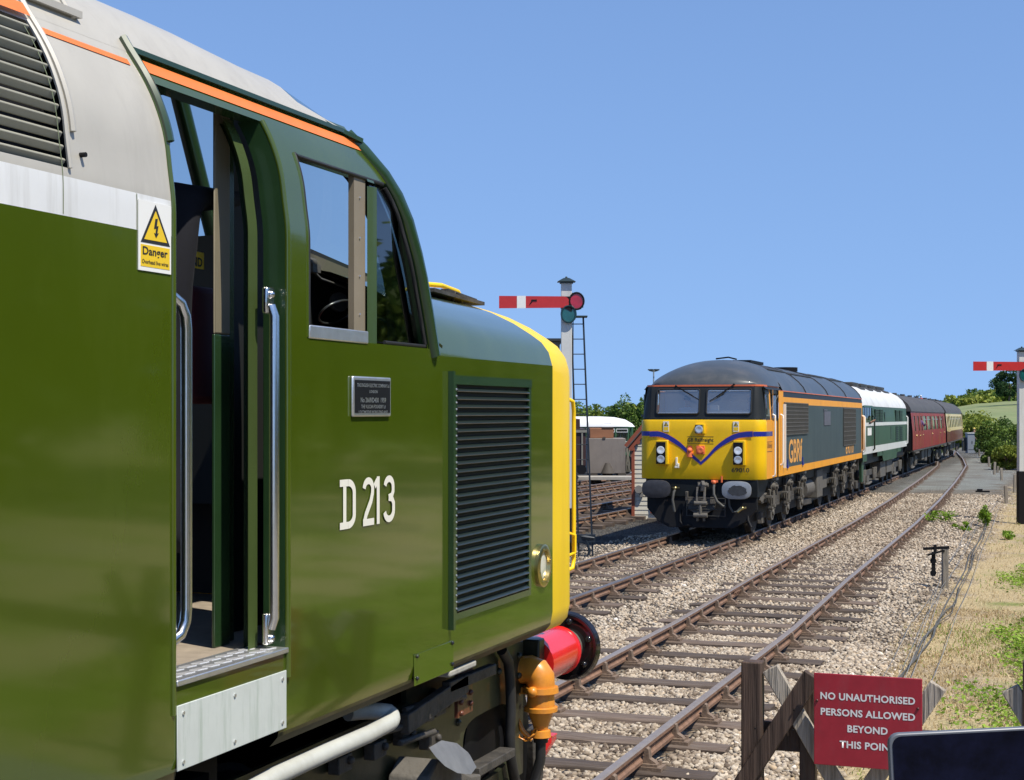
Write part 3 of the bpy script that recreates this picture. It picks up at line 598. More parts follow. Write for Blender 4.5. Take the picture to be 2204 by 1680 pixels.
def clover():
    """bright green creeping weeds covering the ground on the far right (uncountable)"""
    n = 70000; X = rng.uniform(-1.7, 2.0, n); Y = rng.uniform(10.5, 32, n)
    f = np.sin(X * 3.1 + Y * 1.1) * .35 + np.sin(X * 1.3 - Y * .63 + 2) * .45 + np.sin(X * 7 + Y * 2.7) * .2
    k = f + (X + .80 + .25 * np.sin(Y * .9)) * 1.5 > rng.uniform(-.02, .75, n); X = X[k]; Y = Y[k]; n = len(X)
    Z = np.array([ground_z(a, b) for a, b in zip(X, Y)]) + rng.uniform(.0, .075, n)
    P = np.stack([X, Y, Z], 1); a = rng.normal(size=(n, 3)) * (1, 1, .45); a /= np.linalg.norm(a, axis=1, keepdims=True); b = np.cross(a, rng.normal(size=(n, 3)) * (.4, .4, 1)); b /= np.linalg.norm(b, axis=1, keepdims=True)
    s = rng.uniform(.014, .036, n)[:, None]; V = np.stack([P - a * s, P + b * s * .6, P + a * s, P - b * s * .6], 1).reshape(-1, 3)
    tone = np.clip(.55 + .25 * np.sin(X * 5 + Y * 2) + rng.normal(0, .2, n), 0, 1)
    tag(np_mesh('ground_cover', V, np.arange(4 * n).reshape(-1, 4), WEED_M, tone), 'bright green creeping weeds covering the right edge of the grass', kind='stuff')
clover()
# ------------------------------------------------------------------ the green locomotive in the foreground
XS = -2.9; XCN = -4.2                                   # near side plane, centre line
PRF = [(1.33, .05), (1.37, .015), (1.45, 0), (3.38, 0), (3.46, .013), (3.59, .028), (3.68, .056), (3.763, .093), (3.84, .14), (3.881, .169), (3.922, .2), (3.95, .215), (4.03, .27), (4.10, .35), (4.155, .45), (4.21, .6), (4.27, .85), (4.31, 1.3)]
def inset(z): return sum(interp(PRF, z + d) for d in (-.045, -.03, -.015, 0, .015, .03, .045)) / 7 if 3.30 < z < 3.94 else interp(PRF, z)
def onS(x, y, e=0):
    X = XS
    for _ in range(60):
        p = onX(x, y, X); X = .6 * X + .4 * (XS - inset(p.z) + e)
    return p
def zl(z0, z1, n=None):
    zs = [z0] + [z for z, _ in PRF if z0 + .004 < z < z1 - .004 and (z < 3.4 or z > 3.945)] + [z1]; out = []
    for a, b in zip(zs, zs[1:]):
        k = max(1, int((b - a) / .03)) if b > 3.32 else 1
        out += [a + (b - a) * i / k for i in range(k)]
    return out + [z1]
LO = empty('diesel_locomotive', (XCN, 2, -.05)); LOFF = tuple(LO.location)
tag(LO, 'large glossy green diesel locomotive with grey roof and open cab door, in the foreground', 'locomotive')
def LB(m, name, mat, parent=None, **k):
    return m.build(name, mat, parent or LO, LOFF, **k)
def mirror(X): return 2 * XCN - X
def spatch(m, Y0, Y1, z0, z1, e=0, mi=0, far=False, n=1):
    f0 = Y0 if callable(Y0) else (lambda z: Y0); f1 = Y1 if callable(Y1) else (lambda z: Y1); rows = []
    for z in zl(z0, z1):
        X = XS - inset(z) + e; a = f0(z); b = f1(z)
        rows.append([((mirror(X) if far else X), a + (b - a) * i / n, z) for i in range(n + 1)])
    m.grid(rows, mi)
YD0, YD1, YB, YN = 4.575, 5.375, -15.0, 8.70            # door opening, rear end of the visible body, nose end
ZSTEP, ZHEAD = 1.715, 3.80
PIL = [(2.92, 6.90), (3.09, 6.83), (3.28, 6.745), (3.39, 6.69), (3.54, 6.63), (3.65, 6.565), (3.74, 6.50), (3.84, 6.40), (3.95, 6.33)]
def ypil(z): return interp(PIL, z)
def ywf(z): return ypil(z) - .075
WR, WB, WT = 5.564, 2.95, 3.70                          # cab window rear edge, bottom, top
side = MB()
for far in (False, True):
    # rear body: green, white band, grey
    spatch(side, YB, 4.60 if not far else 4.575, 1.33, 1.40, far=far, mi=3)
    spatch(side, YB, YD0, 1.40, 3.25, far=far); spatch(side, YB, YD0, 3.25, 3.372, mi=1, far=far)
    spatch(side, YB, YD0, 3.372, 3.40, mi=2, far=far); spatch(side, 3.99, YD0, 3.40, 3.87, mi=2, far=far); spatch(side, YB, YD0, 3.87, 3.95, mi=2, far=far)
    spatch(side, YB, 1.5, 3.40, 3.87, mi=2, far=far)
    spatch(side, YD0, YD1, 1.40, ZSTEP, far=far); spatch(side, YD0, YD1, ZHEAD, 3.95, far=far)
    spatch(side, 5.335, YN, 1.33, 1.385, far=far, mi=3); spatch(side, 5.335, YN, 1.385, 1.40, far=far)
    spatch(side, YD1, YN, 1.40, 2.88, far=far)
    spatch(side, YD1, WR, 2.88, 3.95, far=far)
    spatch(side, WR, ypil, 2.88, WB, far=far); spatch(side, WR, ypil, WT, 3.95, far=far)
    spatch(side, ywf, ypil, WB, WT, far=far)
    spatch(side, lambda z: ypil(z), YN, 2.88, 2.92, far=far)
LB(side, 'body_side', [G_GREEN, WHITE, G_GREY, M('sole_brown', (.062, .056, .022), .6, var=.3, vs=5, spec=.2, dirt=(.12, .095, .06), da=.7, ds=(4, 2, 8))], weld=True, smooth=30, recalc=False)  # strip along the curved lower edge is coloured brown
# reveals: thickness of the skin round the openings
rev = MB()
def reveal(Yf, z0, z1, depth, mi=0):
    rows = [[(XS - inset(z) + .004, Yf(z), z), (XS - inset(z) - depth, Yf(z), z)] for z in zl(z0, z1)]; rev.grid(rows, mi)
reveal(lambda z: YD0, ZSTEP, ZHEAD, .10); reveal(lambda z: YD1, ZSTEP, ZHEAD, .10)
reveal(lambda z: WR, WB, WT, .05); reveal(ywf, WB, WT, .06)
rev.grid([[(XS - inset(ZHEAD), YD0, ZHEAD), (XS - inset(ZHEAD), YD1, ZHEAD)], [(XS - .20, YD0, ZHEAD), (XS - .20, YD1, ZHEAD)]], 0)
rev.grid([[(XS - inset(WT), WR, WT), (XS - inset(WT), ywf(WT), WT)], [(XS - .12, WR, WT - .01), (XS - .12, ywf(WT), WT - .01)]], 0)
rev.grid([[(XS, WR, WB), (XS, ywf(WB), WB)], [(XS - .10, WR, WB + .01), (XS - .10, ywf(WB), WB + .01)]], 0)
LB(rev, 'opening_frame', G_DARK, smooth=40, recalc=False)
# rounded door edge bead and front door post bead
bead = MB()
bead.tube([(XS - inset(z) + .002, YD1 + .012, z) for z in zl(1.60, ZHEAD)], .014, 8)
bead.tube([(XS - inset(z) + .0, YD0 - .008, z) for z in zl(1.60, 3.90)], .011, 8)
bead.tube([(XS - inset(z) - .002, WR - .004, z) for z in zl(WB, WT)], .008, 6)
LB(bead, 'edge_bead', G_GREEN, smooth=60)
# roof
roof = MB(); rows = []
YF_ROOF = [(0, 1)]
YEND = [(3.90, 6.42), (3.925, 6.33), (3.95, 6.16), (4.03, 5.98), (4.10, 5.98), (4.155, 6.05), (4.21, 6.18), (4.27, 6.42), (4.31, 6.62)]   # the front edge of the roof rises in an arch over the windscreens
RPF = [(3.90, .182), (3.925, .198)] + [(z, i) for z, i in PRF if z >= 3.95]
for t in [0, .5, .8, .9] + [.9 + .1 * k / 8 for k in range(1, 9)]:
    half = []
    for z, i in RPF:
        y0_ = YB; ye = interp(YEND, z); Y = y0_ + (ye - y0_) * t; half.append((XS - i, Y, z - .03 * sstep(5.0, 6.0, Y) * (1 if z > 3.95 else 0)))
    rows.append(half + [(mirror(x), y, z) for x, y, z in reversed(half[:-1])])
roof.grid(rows); LB(roof, 'roof', G_GREY, smooth=60, recalc=False)
front_edge = rows[-1]
# gutter, orange cantrail line
gut = MB(); p = XS - inset(3.95)
gut.prism([(p + .055, 4.57, 3.918), (p + .055, 4.57, 3.900), (p - .03, 4.57, 3.896), (p - .03, 4.57, 3.934)], (0, 6.22 - 4.57, 0)); gut.obox((p + .028, 6.21, 3.911), (XS - inset(3.87) + .012, 6.36, 3.885), (0, 0, 1), .020, .04)
gut.tube([(XS - inset(z) + .012, 4.572, z) for z in zl(3.58, 3.955)], .017, 6)
LB(gut, 'gutter', G_DARK, smooth=30)
ol = MB(); spatch(ol, 4.60, 6.36, 3.838, 3.885, e=.004); spatch(ol, YB, 3.995, 3.885, 3.93, e=.02); spatch(ol, 4.04, 4.52, 3.842, 3.864, e=.004)
LB(ol, 'orange_line', ORANGE_L, smooth=30, recalc=False)
rib = MB()
rib.tube([(XS - inset(z) + .006, 4.02, z) for z in zl(3.52, 3.96)], .012, 6); rib.tube([(XS - inset(z) + .006, 3.985, z) for z in zl(3.40, 3.87)], .008, 6)
rib.tube([(XS - i, 4.3, z + .008) for z, i in PRF if z >= 3.95], .010, 6); rib.box(XS - .25, XS - .20, 4.03, 4.33, 3.962, 3.985)
LB(rib, 'roof_seam', G_GREY, smooth=50)
rv = MB(); rv.cyl((XS + .01, 4.055, 3.452), (XS - .03, 4.055, 3.452), .008, n=8); LB(rv, 'drain_hole', BLACK)
# side grille in the roof curve
bk = MB(); spatch(bk, 1.5, 3.99, 3.40, 3.87, e=-.07); LB(bk, 'grille_backing', BLACK, recalc=False)
sg = MB()
for k in range(11):
    z = 3.415 + k * .0425; X = XS - inset(z)
    sg.obox((X - .012, 1.5, z), (X - .012, 3.975, z), (.55, 0, .83), .030, .012)
LB(sg, 'grille_slat', M('slat_beige', (.35, .34, .27), .5, var=.08), smooth=40, bevel=.004)
# seams on the side
seam = MB()
for Y in (3.95,): spatch(seam, Y, Y + .004, 3.255, 3.85, e=.001)
LB(seam, 'panel_seam', M('seam_grey', (.16, .19, .10), .4), recalc=False); seam = MB(); spatch(seam, 4.345, 4.349, 3.25, 3.37, e=.002)
LB(seam, 'panel_seam', M('seam_grey', (.16, .19, .10), .4), recalc=False)
# nose ------------------------------------------------------------
NP = [(-2.90, 2.88), (-2.905, 2.93), (-2.925, 3.0), (-2.97, 3.06), (-3.04, 3.11), (-3.15, 3.178), (-3.29, 3.245), (-3.42, 3.29), (-3.65, 3.335), (-3.95, 3.36), (-4.2, 3.365)]
def nose_row(Y, dz, shrink=0, zb=1.33, full=False):
    half = [(XS - shrink - .05, zb), (XS - shrink - .015, zb + .04), (XS - shrink, zb + .12), (XS - shrink, 2.0)] if full else []
    half += [(x - shrink * (1 if i < 6 else .6), z - dz - (shrink * .55 if i > 1 else shrink * .2)) for i, (x, z) in enumerate(NP)]
    return [(x, Y, z) for x, z in half] + [(mirror(x), Y, z) for x, z in reversed(half[:-1])]
nose = MB(); rows = [nose_row(Y, dz) for Y, dz in ((6.80, -.045), (7.2, -.035), (7.7, -.02), (8.2, -.008), (8.7, 0))]
nose.grid(rows); LB(nose, 'nose', G_GREEN, smooth=60, recalc=False)
yf = MB(); rows = [nose_row(8.70, 0, 0, full=True), nose_row(9.0, .012, .0, full=True)]
for k in range(1, 7):
    a = k / 6 * math.pi / 2; rows.append(nose_row(9.0 + .22 * math.sin(a), .012 + .012 * k, .22 * (1 - math.cos(a)), zb=1.33 + .10 * (1 - math.cos(a)), full=True))
yf.grid(rows); yf.add(rows[-1], [tuple(range(len(rows[-1])))])
LB(yf, 'nose_front', YELLOW, smooth=50, recalc=False)
hr = MB()
a0 = onY(1222, 862, 9.25); b0 = onY(1222, 1228, 9.25); a1 = onY(1235, 868, 9.32); b1 = onY(1235, 1222, 9.32)
hr.tube([(a0.x - .12, 9.18, a0.z + .01), (a0.x, 9.25, a0.z + .008), ((a0.x + a1.x) / 2 + .012, 9.29, a1.z + .01), (a1.x, 9.32, a1.z - .05)] + [(a1.x + (b1.x - a1.x) * t, 9.32, a1.z + (b1.z - a1.z) * t) for t in (.12, .5, .9)] + [(b1.x, 9.32, b1.z + .05), ((b0.x + b1.x) / 2 + .01, 9.29, b1.z), (b0.x, 9.25, b0.z), (b0.x - .12, 9.18, b0.z)], .0135, 10)
LB(hr, 'front_handrail', YELLOW, smooth=60)
lb = MB(); c = onY(1222, 1110, 9.24); lb.box(c.x - .05, c.x - .005, 9.2, 9.26, 1.62, 2.12); lb.tube([(c.x - .01, 9.26, 1.88), (c.x + .03, 9.3, 1.86), (c.x + .03, 9.3, 1.75), (c.x - .01, 9.26, 1.73)], .01, 6)
LB(lb, 'lamp_bracket', YELLOW, smooth=40)
# windscreen
ws = MB(); pil = [(XS - inset(z), y, z) for z, y in [(3.92, 6.36)] + [(z, y) for z, y in reversed(PIL[:-1])]]
ws.tube([(x - .012, y - .02, z) for x, y, z in pil], [.03] + [.042] * (len(pil) - 1), 10)
ws.tube([(mirror(x) + .012, y - .02, z) for x, y, z in pil], .045, 10)
ws.tube([(x, y + .01, z - .028) for x, y, z in front_edge], .02, 8)
ws.tube([(x, 6.95 + .22 * (1 - ((x - XCN) / 1.3) ** 2), 2.93 + .30 * (1 - ((x - XCN) / 1.3) ** 4)) for x in np.linspace(XS - .02, mirror(XS) + .02, 15)], .04, 8)
ws.tube([(XCN, 7.17, 3.22), (XCN, 6.66, 4.25)], .045, 8)
# deep pillar panels facing inward behind the glass edge
LB(ws, 'windscreen_frame', G_DARK, smooth=50)
ip = MB(); ip.tube([(x - .10, y - .13, z) for x, y, z in pil[1:]], .05, 8); LB(ip, 'inner_pillar', BLACK, smooth=50)
ip2 = MB(); a = onX(845, 745, -3.02); b = onX(830, 470, -3.06); ip2.obox(a, b, (0, 1, 0), .045, .03); LB(ip2, 'pillar_trim', BEIGE, bevel=.004)
wg = MB(); n_ = 9; top = [front_edge[int(round(i * (len(front_edge) - 1) / (n_ - 1)))] for i in range(n_)]
bot = [(x, 6.94 + .22 * (1 - ((x - XCN) / 1.3) ** 2), 2.95 + .29 * (1 - ((x - XCN) / 1.3) ** 4)) for x in np.linspace(XS - .03, mirror(XS) + .03, n_)]
wg.grid([top, bot]); LB(wg, 'windscreen', GLASS, smooth=60, recalc=False)
# drip at the pillar foot
dr = MB(); p0 = onS(930, 735); dr.tube([p0 + Vector((.006, 0, .02)), onS(938, 762) + Vector((.01, 0, 0))], .008, 6); LB(dr, 'pillar_tip', M('tip_red', (.6, .1, .05), .5))
# nose top: vent rail, yellow grab rail
tp = MB(); q = [onX(x, y, -3.75) for x, y in ((912, 612), (950, 615), (985, 628), (994, 645))]
tp.tube([q[0] + Vector((-.1, -.1, -.05))] + q + [q[-1] + Vector((0, .02, -.04))], .016, 8); LB(tp, 'grab_rail', YELLOW, smooth=60)
vt = MB(); a = onX(905, 625, -3.6); b = onX(1015, 655, -3.6); vt.obox(a, b, (1, 0, 0), .18, .022); vt.obox(a + Vector((.03, .3, .02)), b + Vector((.02, -.02, .02)), (1, 0, 0), .05, .02)
c = onX(975, 650, -3.55); vt.tube([c, c + Vector((0, .03, .06)), c + Vector((0, .12, .05)), c + Vector((0, .16, -.02))], .008, 6)
LB(vt, 'nose_hatch', GRIME, smooth=30)
# nose side grille
GY0, GY1, GZ0, GZ1 = 7.085, 8.262, 1.60, 2.828
gf = MB(); x0 = XS - .012; x1 = XS + .022
gf.box(x0, x1, GY0, GY1, GZ1 - .045, GZ1); gf.box(x0, x1 - .006, GY0, GY1, GZ0, GZ0 + .035); gf.box(x0, x1 - .004, GY0, GY0 + .045, GZ0 + .035, GZ1 - .045); gf.box(x0, x1 - .004, GY1 - .04, GY1, GZ0 + .035, GZ1 - .045)
gf.box(XS + .001, XS + .03, GY0 - .028, GY0 - .003, GZ0 - .04, GZ1 + .02)
for k in range(34): gf.sphere((x1 - .003, GY0 + .034, GZ0 + .06 + k * (GZ1 - GZ0 - .13) / 33), .006, 6, 4, mi=1)
GR = LB(gf, 'nose_grille', [G_DARK, ALU])
gb = MB(); gb.box(XS + .002, XS + .004, GY0 + .04, GY1 - .035, GZ0 + .03, GZ1 - .04); LB(gb, 'grille_shadow_plate', BLACK, GR)
gs_ = MB()
for k in range(28):
    z = GZ0 + .055 + k * (GZ1 - GZ0 - .125) / 27
    gs_.obox((XS + .012, GY0 + .045, z), (XS + .012, GY1 - .04, z), (.75, 0, -.66), .028, .005)
LB(gs_, 'slat', M('grille_slat_green', (.016, .024, .018), .3, coat=.25), GR)
# portlight
pl_ = MB(); c = (XS, 8.49, 1.745); pl_.lathe(c, (1, 0, 0), [(0, .125), (.02, .125), (.026, .115), (.026, .088), (.006, .083)], 32, cap=False); PT = LB(pl_, 'port_light', BRASS, smooth=40)
for_ = MB()
for k in range(8): a = k * math.pi / 4 + .3; for_.sphere((XS + .026, 8.49 + .102 * math.cos(a), 1.745 + .102 * math.sin(a)), .007, 6, 4)
LB(for_, 'screw', BRASS, PT); l2 = MB(); l2.lathe((XS + .004, 8.49, 1.745), (1, 0, 0), [(0, .085), (.008, .06), (.011, .02), (.011, .001)], 28); LB(l2, 'lens', M('lens_frosted', (.62, .62, .52), .15, var=.05, coat=.5), PT, smooth=60)
# works plate
wp = MB(); PY0, PY1, PZ0, PZ1 = 5.952, 6.345, 2.625, 2.80
wp.box(XS, XS + .014, PY0, PY1, PZ0, PZ1, 0); WPL = LB(wp, 'works_plate', ALU, bevel=.006)
wi = MB(); wi.box(XS + .0145, XS + .0165, PY0 + .016, PY1 - .016, PZ0 + .016, PZ1 - .016); LB(wi, 'plate_field', BLACK, WPL)
for s, zc, hh, wd in (('THE ENGLISH ELECTRIC COMPANY Ld', 2.762, .016, .33), ('LONDON', 2.735, .013, .085), ('No 2669/D430  1959', 2.698, .022, .26), ('THE VULCAN FOUNDRY Ld', 2.669, .016, .25), ('LOCOMOTIVE WORKS ENGLAND', 2.645, .014, .30)):
    text('plate_lettering', s, (XS + .0165, (PY0 + PY1) / 2 - wd / 2, zc - hh / 2), (0, 1, 0), (0, 0, 1), wd, hh, ALU, WPL, .002, .012, LOFF)
# running number, drawn as thick strokes
EPS = [0]
def strokes(paths, y0, z0, W, H, wd, nm):
    m = MB()
    for P in paths:
        EPS[0] += .0003
        pts = [(y0 + a * W, z0 + b * H) for a, b in P]; L_ = []; R_ = []
        for i, (a, b) in enumerate(pts):
            p = pts[max(0, i - 1)]; q = pts[min(len(pts) - 1, i + 1)]; dx, dz = q[0] - p[0], q[1] - p[1]; l = math.hypot(dx, dz) or 1; nx, nz = -dz / l, dx / l
            L_.append((XS + .003 + EPS[0], a + nx * wd / 2, b + nz * wd / 2)); R_.append((XS + .003 + EPS[0], a - nx * wd / 2, b - nz * wd / 2))
        m.grid([L_, R_])
    return LB(m, nm, CREAMY, recalc=False, weld=False)
def arc(cx, cy, rx, ry, a0, a1, n=12): return [(cx + rx * math.cos(R(a0 + (a1 - a0) * i / n)), cy + ry * math.sin(R(a0 + (a1 - a0) * i / n))) for i in range(n + 1)]
nz0, nH, sw = 2.146, .212, .030
k = sw / 2 / nH
strokes([[(.22, 0), (.22, 1)], [(-.12, 1 - k), (.45, 1 - k)], [(-.12, k), (.45, k)], [(.45, 1 - k)] + arc(.45, .72, .42, .28 - k, 90, 0)[1:] + arc(.45, .28, .42, .28 - k, 0, -90)], 5.862, nz0, .14, nH, sw, 'running_number')
strokes([arc(.5, .76, .38, .24 - k, 175, 0) + [(.86, .66), (.72, .50), (.30, .24), (.18, .12), (.16, k)], [(.02, k), (1.0, k)]], 6.068, nz0, .115, nH, sw, 'running_number')
strokes([[(.5, 0), (.5, 1)], [(.5, 1 - k * 1.2), (.3, .90), (.0, .80)]], 6.188, nz0, .075, nH, sw, 'running_number')
strokes([arc(.46, .76, .38, .24 - k, 170, 0, 10) + [(.84, .66), (.72, .56), (.42, .53)], [(.42, .53), (.74, .50), (.88, .40)] + arc(.46, .26, .42, .26 - k, 0, -170, 10)], 6.288, nz0, .115, nH, sw, 'running_number')
# warning label
sgn = MB(); SY0, SY1, SZ0, SZ1 = 4.352, 4.548, 3.118, 3.352
def sbox(m, ya, yb, za, zb, e, mi=0): spatch(m, ya, yb, za, zb, e=e, mi=mi)
sgn.box(XS + .001, XS + .004, SY0, SY1, SZ0, SZ1); SG = LB(sgn, 'warning_label', WHITE2)
LBL_Y = M('label_yellow', (.82, .55, .02), .45, var=.03); INK = M('ink_black', (.02, .02, .02), .5, var=.02)
t = MB(); t.prism([(XS + .004, SY0 + .012, 3.212), (XS + .004, SY1 - .008, 3.212), (XS + .004, (SY0 + SY1) / 2 + .002, 3.345)], (.001, 0, 0)); LB(t, 'triangle', INK, SG)
t = MB(); t.prism([(XS + .005, SY0 + .032, 3.223), (XS + .005, SY1 - .028, 3.223), (XS + .005, (SY0 + SY1) / 2 + .002, 3.323)], (.001, 0, 0)); LB(t, 'triangle_field', LBL_Y, SG)
t = MB(); yc = (SY0 + SY1) / 2 + .002
t.prism([(XS + .0062, yc + a, 3.233 + b) for a, b in ((.000, 0), (.016, .018), (.007, .016), (.014, .042), (.004, .040), (.010, .066), (-.004, .064), (-.012, .030), (.001, .032), (-.004, .014), (-.012, .016))], (.001, 0, 0)); LB(t, 'lightning_arrow', INK, SG)
t = MB(); t.box(XS + .004, XS + .005, SY0 + .012, SY1 - .01, 3.132, 3.205); LB(t, 'label_panel', LBL_Y, SG)
text('label_lettering', 'Danger', (XS + .005, SY0 + .022, 3.163), (0, 1, 0), (0, 0, 1), .15, .036, INK, SG, .001, .02, LOFF)
text('label_lettering', 'Overhead live wires', (XS + .005, SY0 + .018, 3.142), (0, 1, 0), (0, 0, 1), .158, .014, INK, SG, .001, .01, LOFF)
# plate below the door
pw = MB(); pw.box(XS + .001, XS + .006, 4.585, 5.372, 1.402, 1.63); PW = LB(pw, 'sill_plate', M('plate_white', (.56, .60, .56), .45, var=.06, vs=4, dirt=(.33, .40, .33), da=.7, ds=(25, 25, 2.5), bump=.05, bs=15), bevel=.012)
sc_ = MB()
for y in (4.62, 4.97, 5.335):
    for z in (1.43, 1.60): sc_.cyl((XS + .006, y, z), (XS + .011, y, z), .007, n=8)
LB(sc_, 'bolt', ALU, PW)
hp = MB(); hp.box(XS + .001, XS + .003, 6.63, 7.12, 1.352, 1.50); HP = LB(hp, 'inspection_panel', G_GREEN, bevel=.003)
sc_ = MB()
for y, z in ((6.66, 1.49), (7.10, 1.49), (6.66, 1.385), (7.10, 1.385)): sc_.sphere((XS + .006, y, z), .010, 8, 6)
LB(sc_, 'bolt', BLACKG, HP)
# doorway: step plate, floor, jamb posts, door leaf
stp = MB(); stp.box(XS - .17, XS + .012, YD0 + .002, YD1 + .01, ZSTEP - .018, ZSTEP + .004); ST = LB(stp, 'step_plate', ALU, bevel=.004)
tr = MB()
for i in range(9):
    for j in range(2):
        y = YD0 + .06 + i * .085 + (.04 if j else 0); x = XS - .045 - j * .07
        if y < YD1 - .03: tr.prism([(x - .02, y - .03, ZSTEP + .004), (x - .012, y + .022, ZSTEP + .004), (x + .02, y + .03, ZSTEP + .004), (x + .012, y - .022, ZSTEP + .004)], (0, 0, .003))
LB(tr, 'tread_lug', M('worn_tread', (.85, .85, .85), .3, .6, var=.05), ST)
fl = MB(); fl.box(mirror(XS) + .06, XS - .171, 4.2, 6.85, ZSTEP - .04, ZSTEP - .001); LB(fl, 'cab_floor', M('cab_floor', (.30, .25, .19), .7, var=.2, vs=12))
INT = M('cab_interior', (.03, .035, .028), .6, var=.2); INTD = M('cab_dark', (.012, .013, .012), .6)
jb = MB(); d0 = onX(505, 900, -3.06); d1 = onX(525, 900, -3.06)
Xp = lambda z, e: XS - inset(z) - e
bkp = MB(); bkp.box(-3.34, -3.32, onX(499, 885, -3.33).y, 6.08, ZSTEP, 4.0); LB(bkp, 'sky_block_panel', INTD)  # dark panel added to block sky showing past the door post
jb.grid([[(Xp(z, .10), d0.y, z), (Xp(z, .10), d1.y, z)] for z in zl(ZSTEP, ZHEAD)]); jb.grid([[(Xp(z, .10), d1.y, z), (Xp(z, .16), d1.y + .01, z)] for z in zl(ZSTEP, ZHEAD)])
LB(jb, 'door_post', M('post_green', (.06, .088, .026), .25, coat=.4, var=.12), recalc=False, smooth=60)
dl = MB(); dl.grid([[(Xp(z, .15), d1.y - .02, z), (Xp(z, .15), YD1 + .03, z)] for z in zl(ZSTEP, ZHEAD)]); LB(dl, 'door_leaf', G_DARK, recalc=False, smooth=60)
b0 = onX(463, 900, -3.16); b1 = onX(496, 900, -3.16)
bs = MB(); bs.box(-3.172, -3.16, b0.y, b1.y, 2.955, 3.86); LB(bs, 'inner_frame', BEIGE, bevel=.006)
bs = MB(); bs.box(-3.176, -3.162, b0.y, b1.y, ZSTEP, 2.953); bs.box(-3.24, -3.2, b1.y + .005, b1.y + .10, ZSTEP, 3.86); LB(bs, 'inner_post', G_DARK, bevel=.004)
# sky-reflecting glazed inner door standing ajar behind the doorway
g0 = onX(340, 300, -3.34); g1 = onX(470, 300, -3.62)
gm = MB(); P0 = Vector((-3.30, 4.60, 0)); P1 = Vector((-3.42, 5.62, 0)); ta = .06
nrm = Vector((1.32, -.55, 0)).normalized(); tv = Vector((.55, 1.32, 0)).normalized(); C0 = Vector((-3.50, 5.05, 0))
0 and gm.add([C0 - tv * .62 + Vector((0, 0, 3.10)), C0 + tv * .60 + Vector((0, 0, 3.10)), C0 + tv * .60 + nrm * -.10 + Vector((0, 0, 4.05)), C0 - tv * .62 + nrm * -.10 + Vector((0, 0, 4.05))], [(0, 1, 2, 3)])

# grab rails
h = MB(); h.tube([(-2.97, 4.58, 3.06), (-2.955, 4.64, 3.055), (-2.945, 4.685, 3.03), (-2.94, 4.708, 2.985), (-2.94, 4.715, 2.94)] + [(-2.94, 4.715, 2.94 - i * .2) for i in range(1, 5)] + [(-2.94, 4.715, 1.95), (-2.94, 4.708, 1.905), (-2.945, 4.685, 1.862), (-2.955, 4.64, 1.84), (-2.97, 4.58, 1.835)], .021, 12); LB(h, 'grab_rail', STEEL, smooth=60)
h = MB(); h.tube([(XS - .035, 5.318, 3.06), (XS - .02, 5.318, 3.02), (XS - .02, 5.318, 1.84), (XS - .035, 5.318, 1.80)], .021, 12); HR = LB(h, 'grab_rail', STEEL, smooth=60)
for a, b in ((3.03, 3.135), (1.735, 1.86)):
    h = MB()
    h.box(XS - .06, XS - .035, 5.29, 5.35, a, b)
    for z in (a + .025, b - .03): h.sphere((XS - .035, 5.318, z), .018, 10, 6)
    LB(h, 'rail_bracket', STEEL, HR, bevel=.008)
# cab window: alloy sill, beige bar, panes
cw = MB(); cw.box(XS - .035, XS + .006, WR + .005, 6.125, WB - .005, WB + .05); LB(cw, 'window_sill', ALU, bevel=.005)
bar0 = onX(762, 600, -2.972); bar1 = onX(789, 600, -2.972)
cw = MB(); cw.box(-3.0, -2.972, bar0.y, bar1.y - .015, WB + .05, 3.70)
WBAR = LB(cw, 'window_bar', M('bar_beige', (.24, .20, .14), .5), recalc=False)
cw = MB()
for z in (3.08, 3.25, 3.42, 3.6): cw.sphere((-2.971, (bar0.y + bar1.y) / 2 - .01, z), .006, 6, 4)
LB(cw, 'screw', STEEL, WBAR)
cw = MB(); cw.grid([[(-2.962, bar1.y - .015, z), (-2.952, bar1.y + .015, z), (-2.94, bar1.y + .04, z)] for z in (WB, 3.3, 3.66)]); cw.grid([[(Xp(z, -.001), bar1.y - .02, z), (Xp(z, -.001), bar1.y + .05, z)] for z in (WT - .02, WT)]); LB(cw, 'window_post', M('post_green2', (.05, .085, .035), .25, coat=.4), recalc=False)
cw = MB(); cw.grid([[(min(-2.948, Xp(z, .02)), bar1.y + .03, z), (min(-2.948, Xp(z, .02)), ywf(z), z)] for z in zl(WB, WT)]); LB(cw, 'quarter_light', GLASS_D, recalc=False)
# rubber seals round the panes
sl_ = MB(); sl_.tube([(Xp(z, .004), WR + .010, z) for z in zl(WB + .03, WT)] + [(Xp(WT, .004), WR + .02 + (ywf(WT) - WR - .04) * t, WT - .006) for t in (.02, .35, .7, 1)], .009, 6)
sl_.tube([(Xp(z, .012), ywf(z) - .012, z) for z in zl(WB + .02, WT - .02)] + [(XS - .012, bar1.y + .06, WB + .012)][:0], .010, 6); sl_.tube([(XS - .008, bar1.y + .05, WB + .010), (XS - .008, ywf(WB) - .03, WB + .010)], .009, 6)
LB(sl_, 'window_seal', RUBBER, smooth=60)
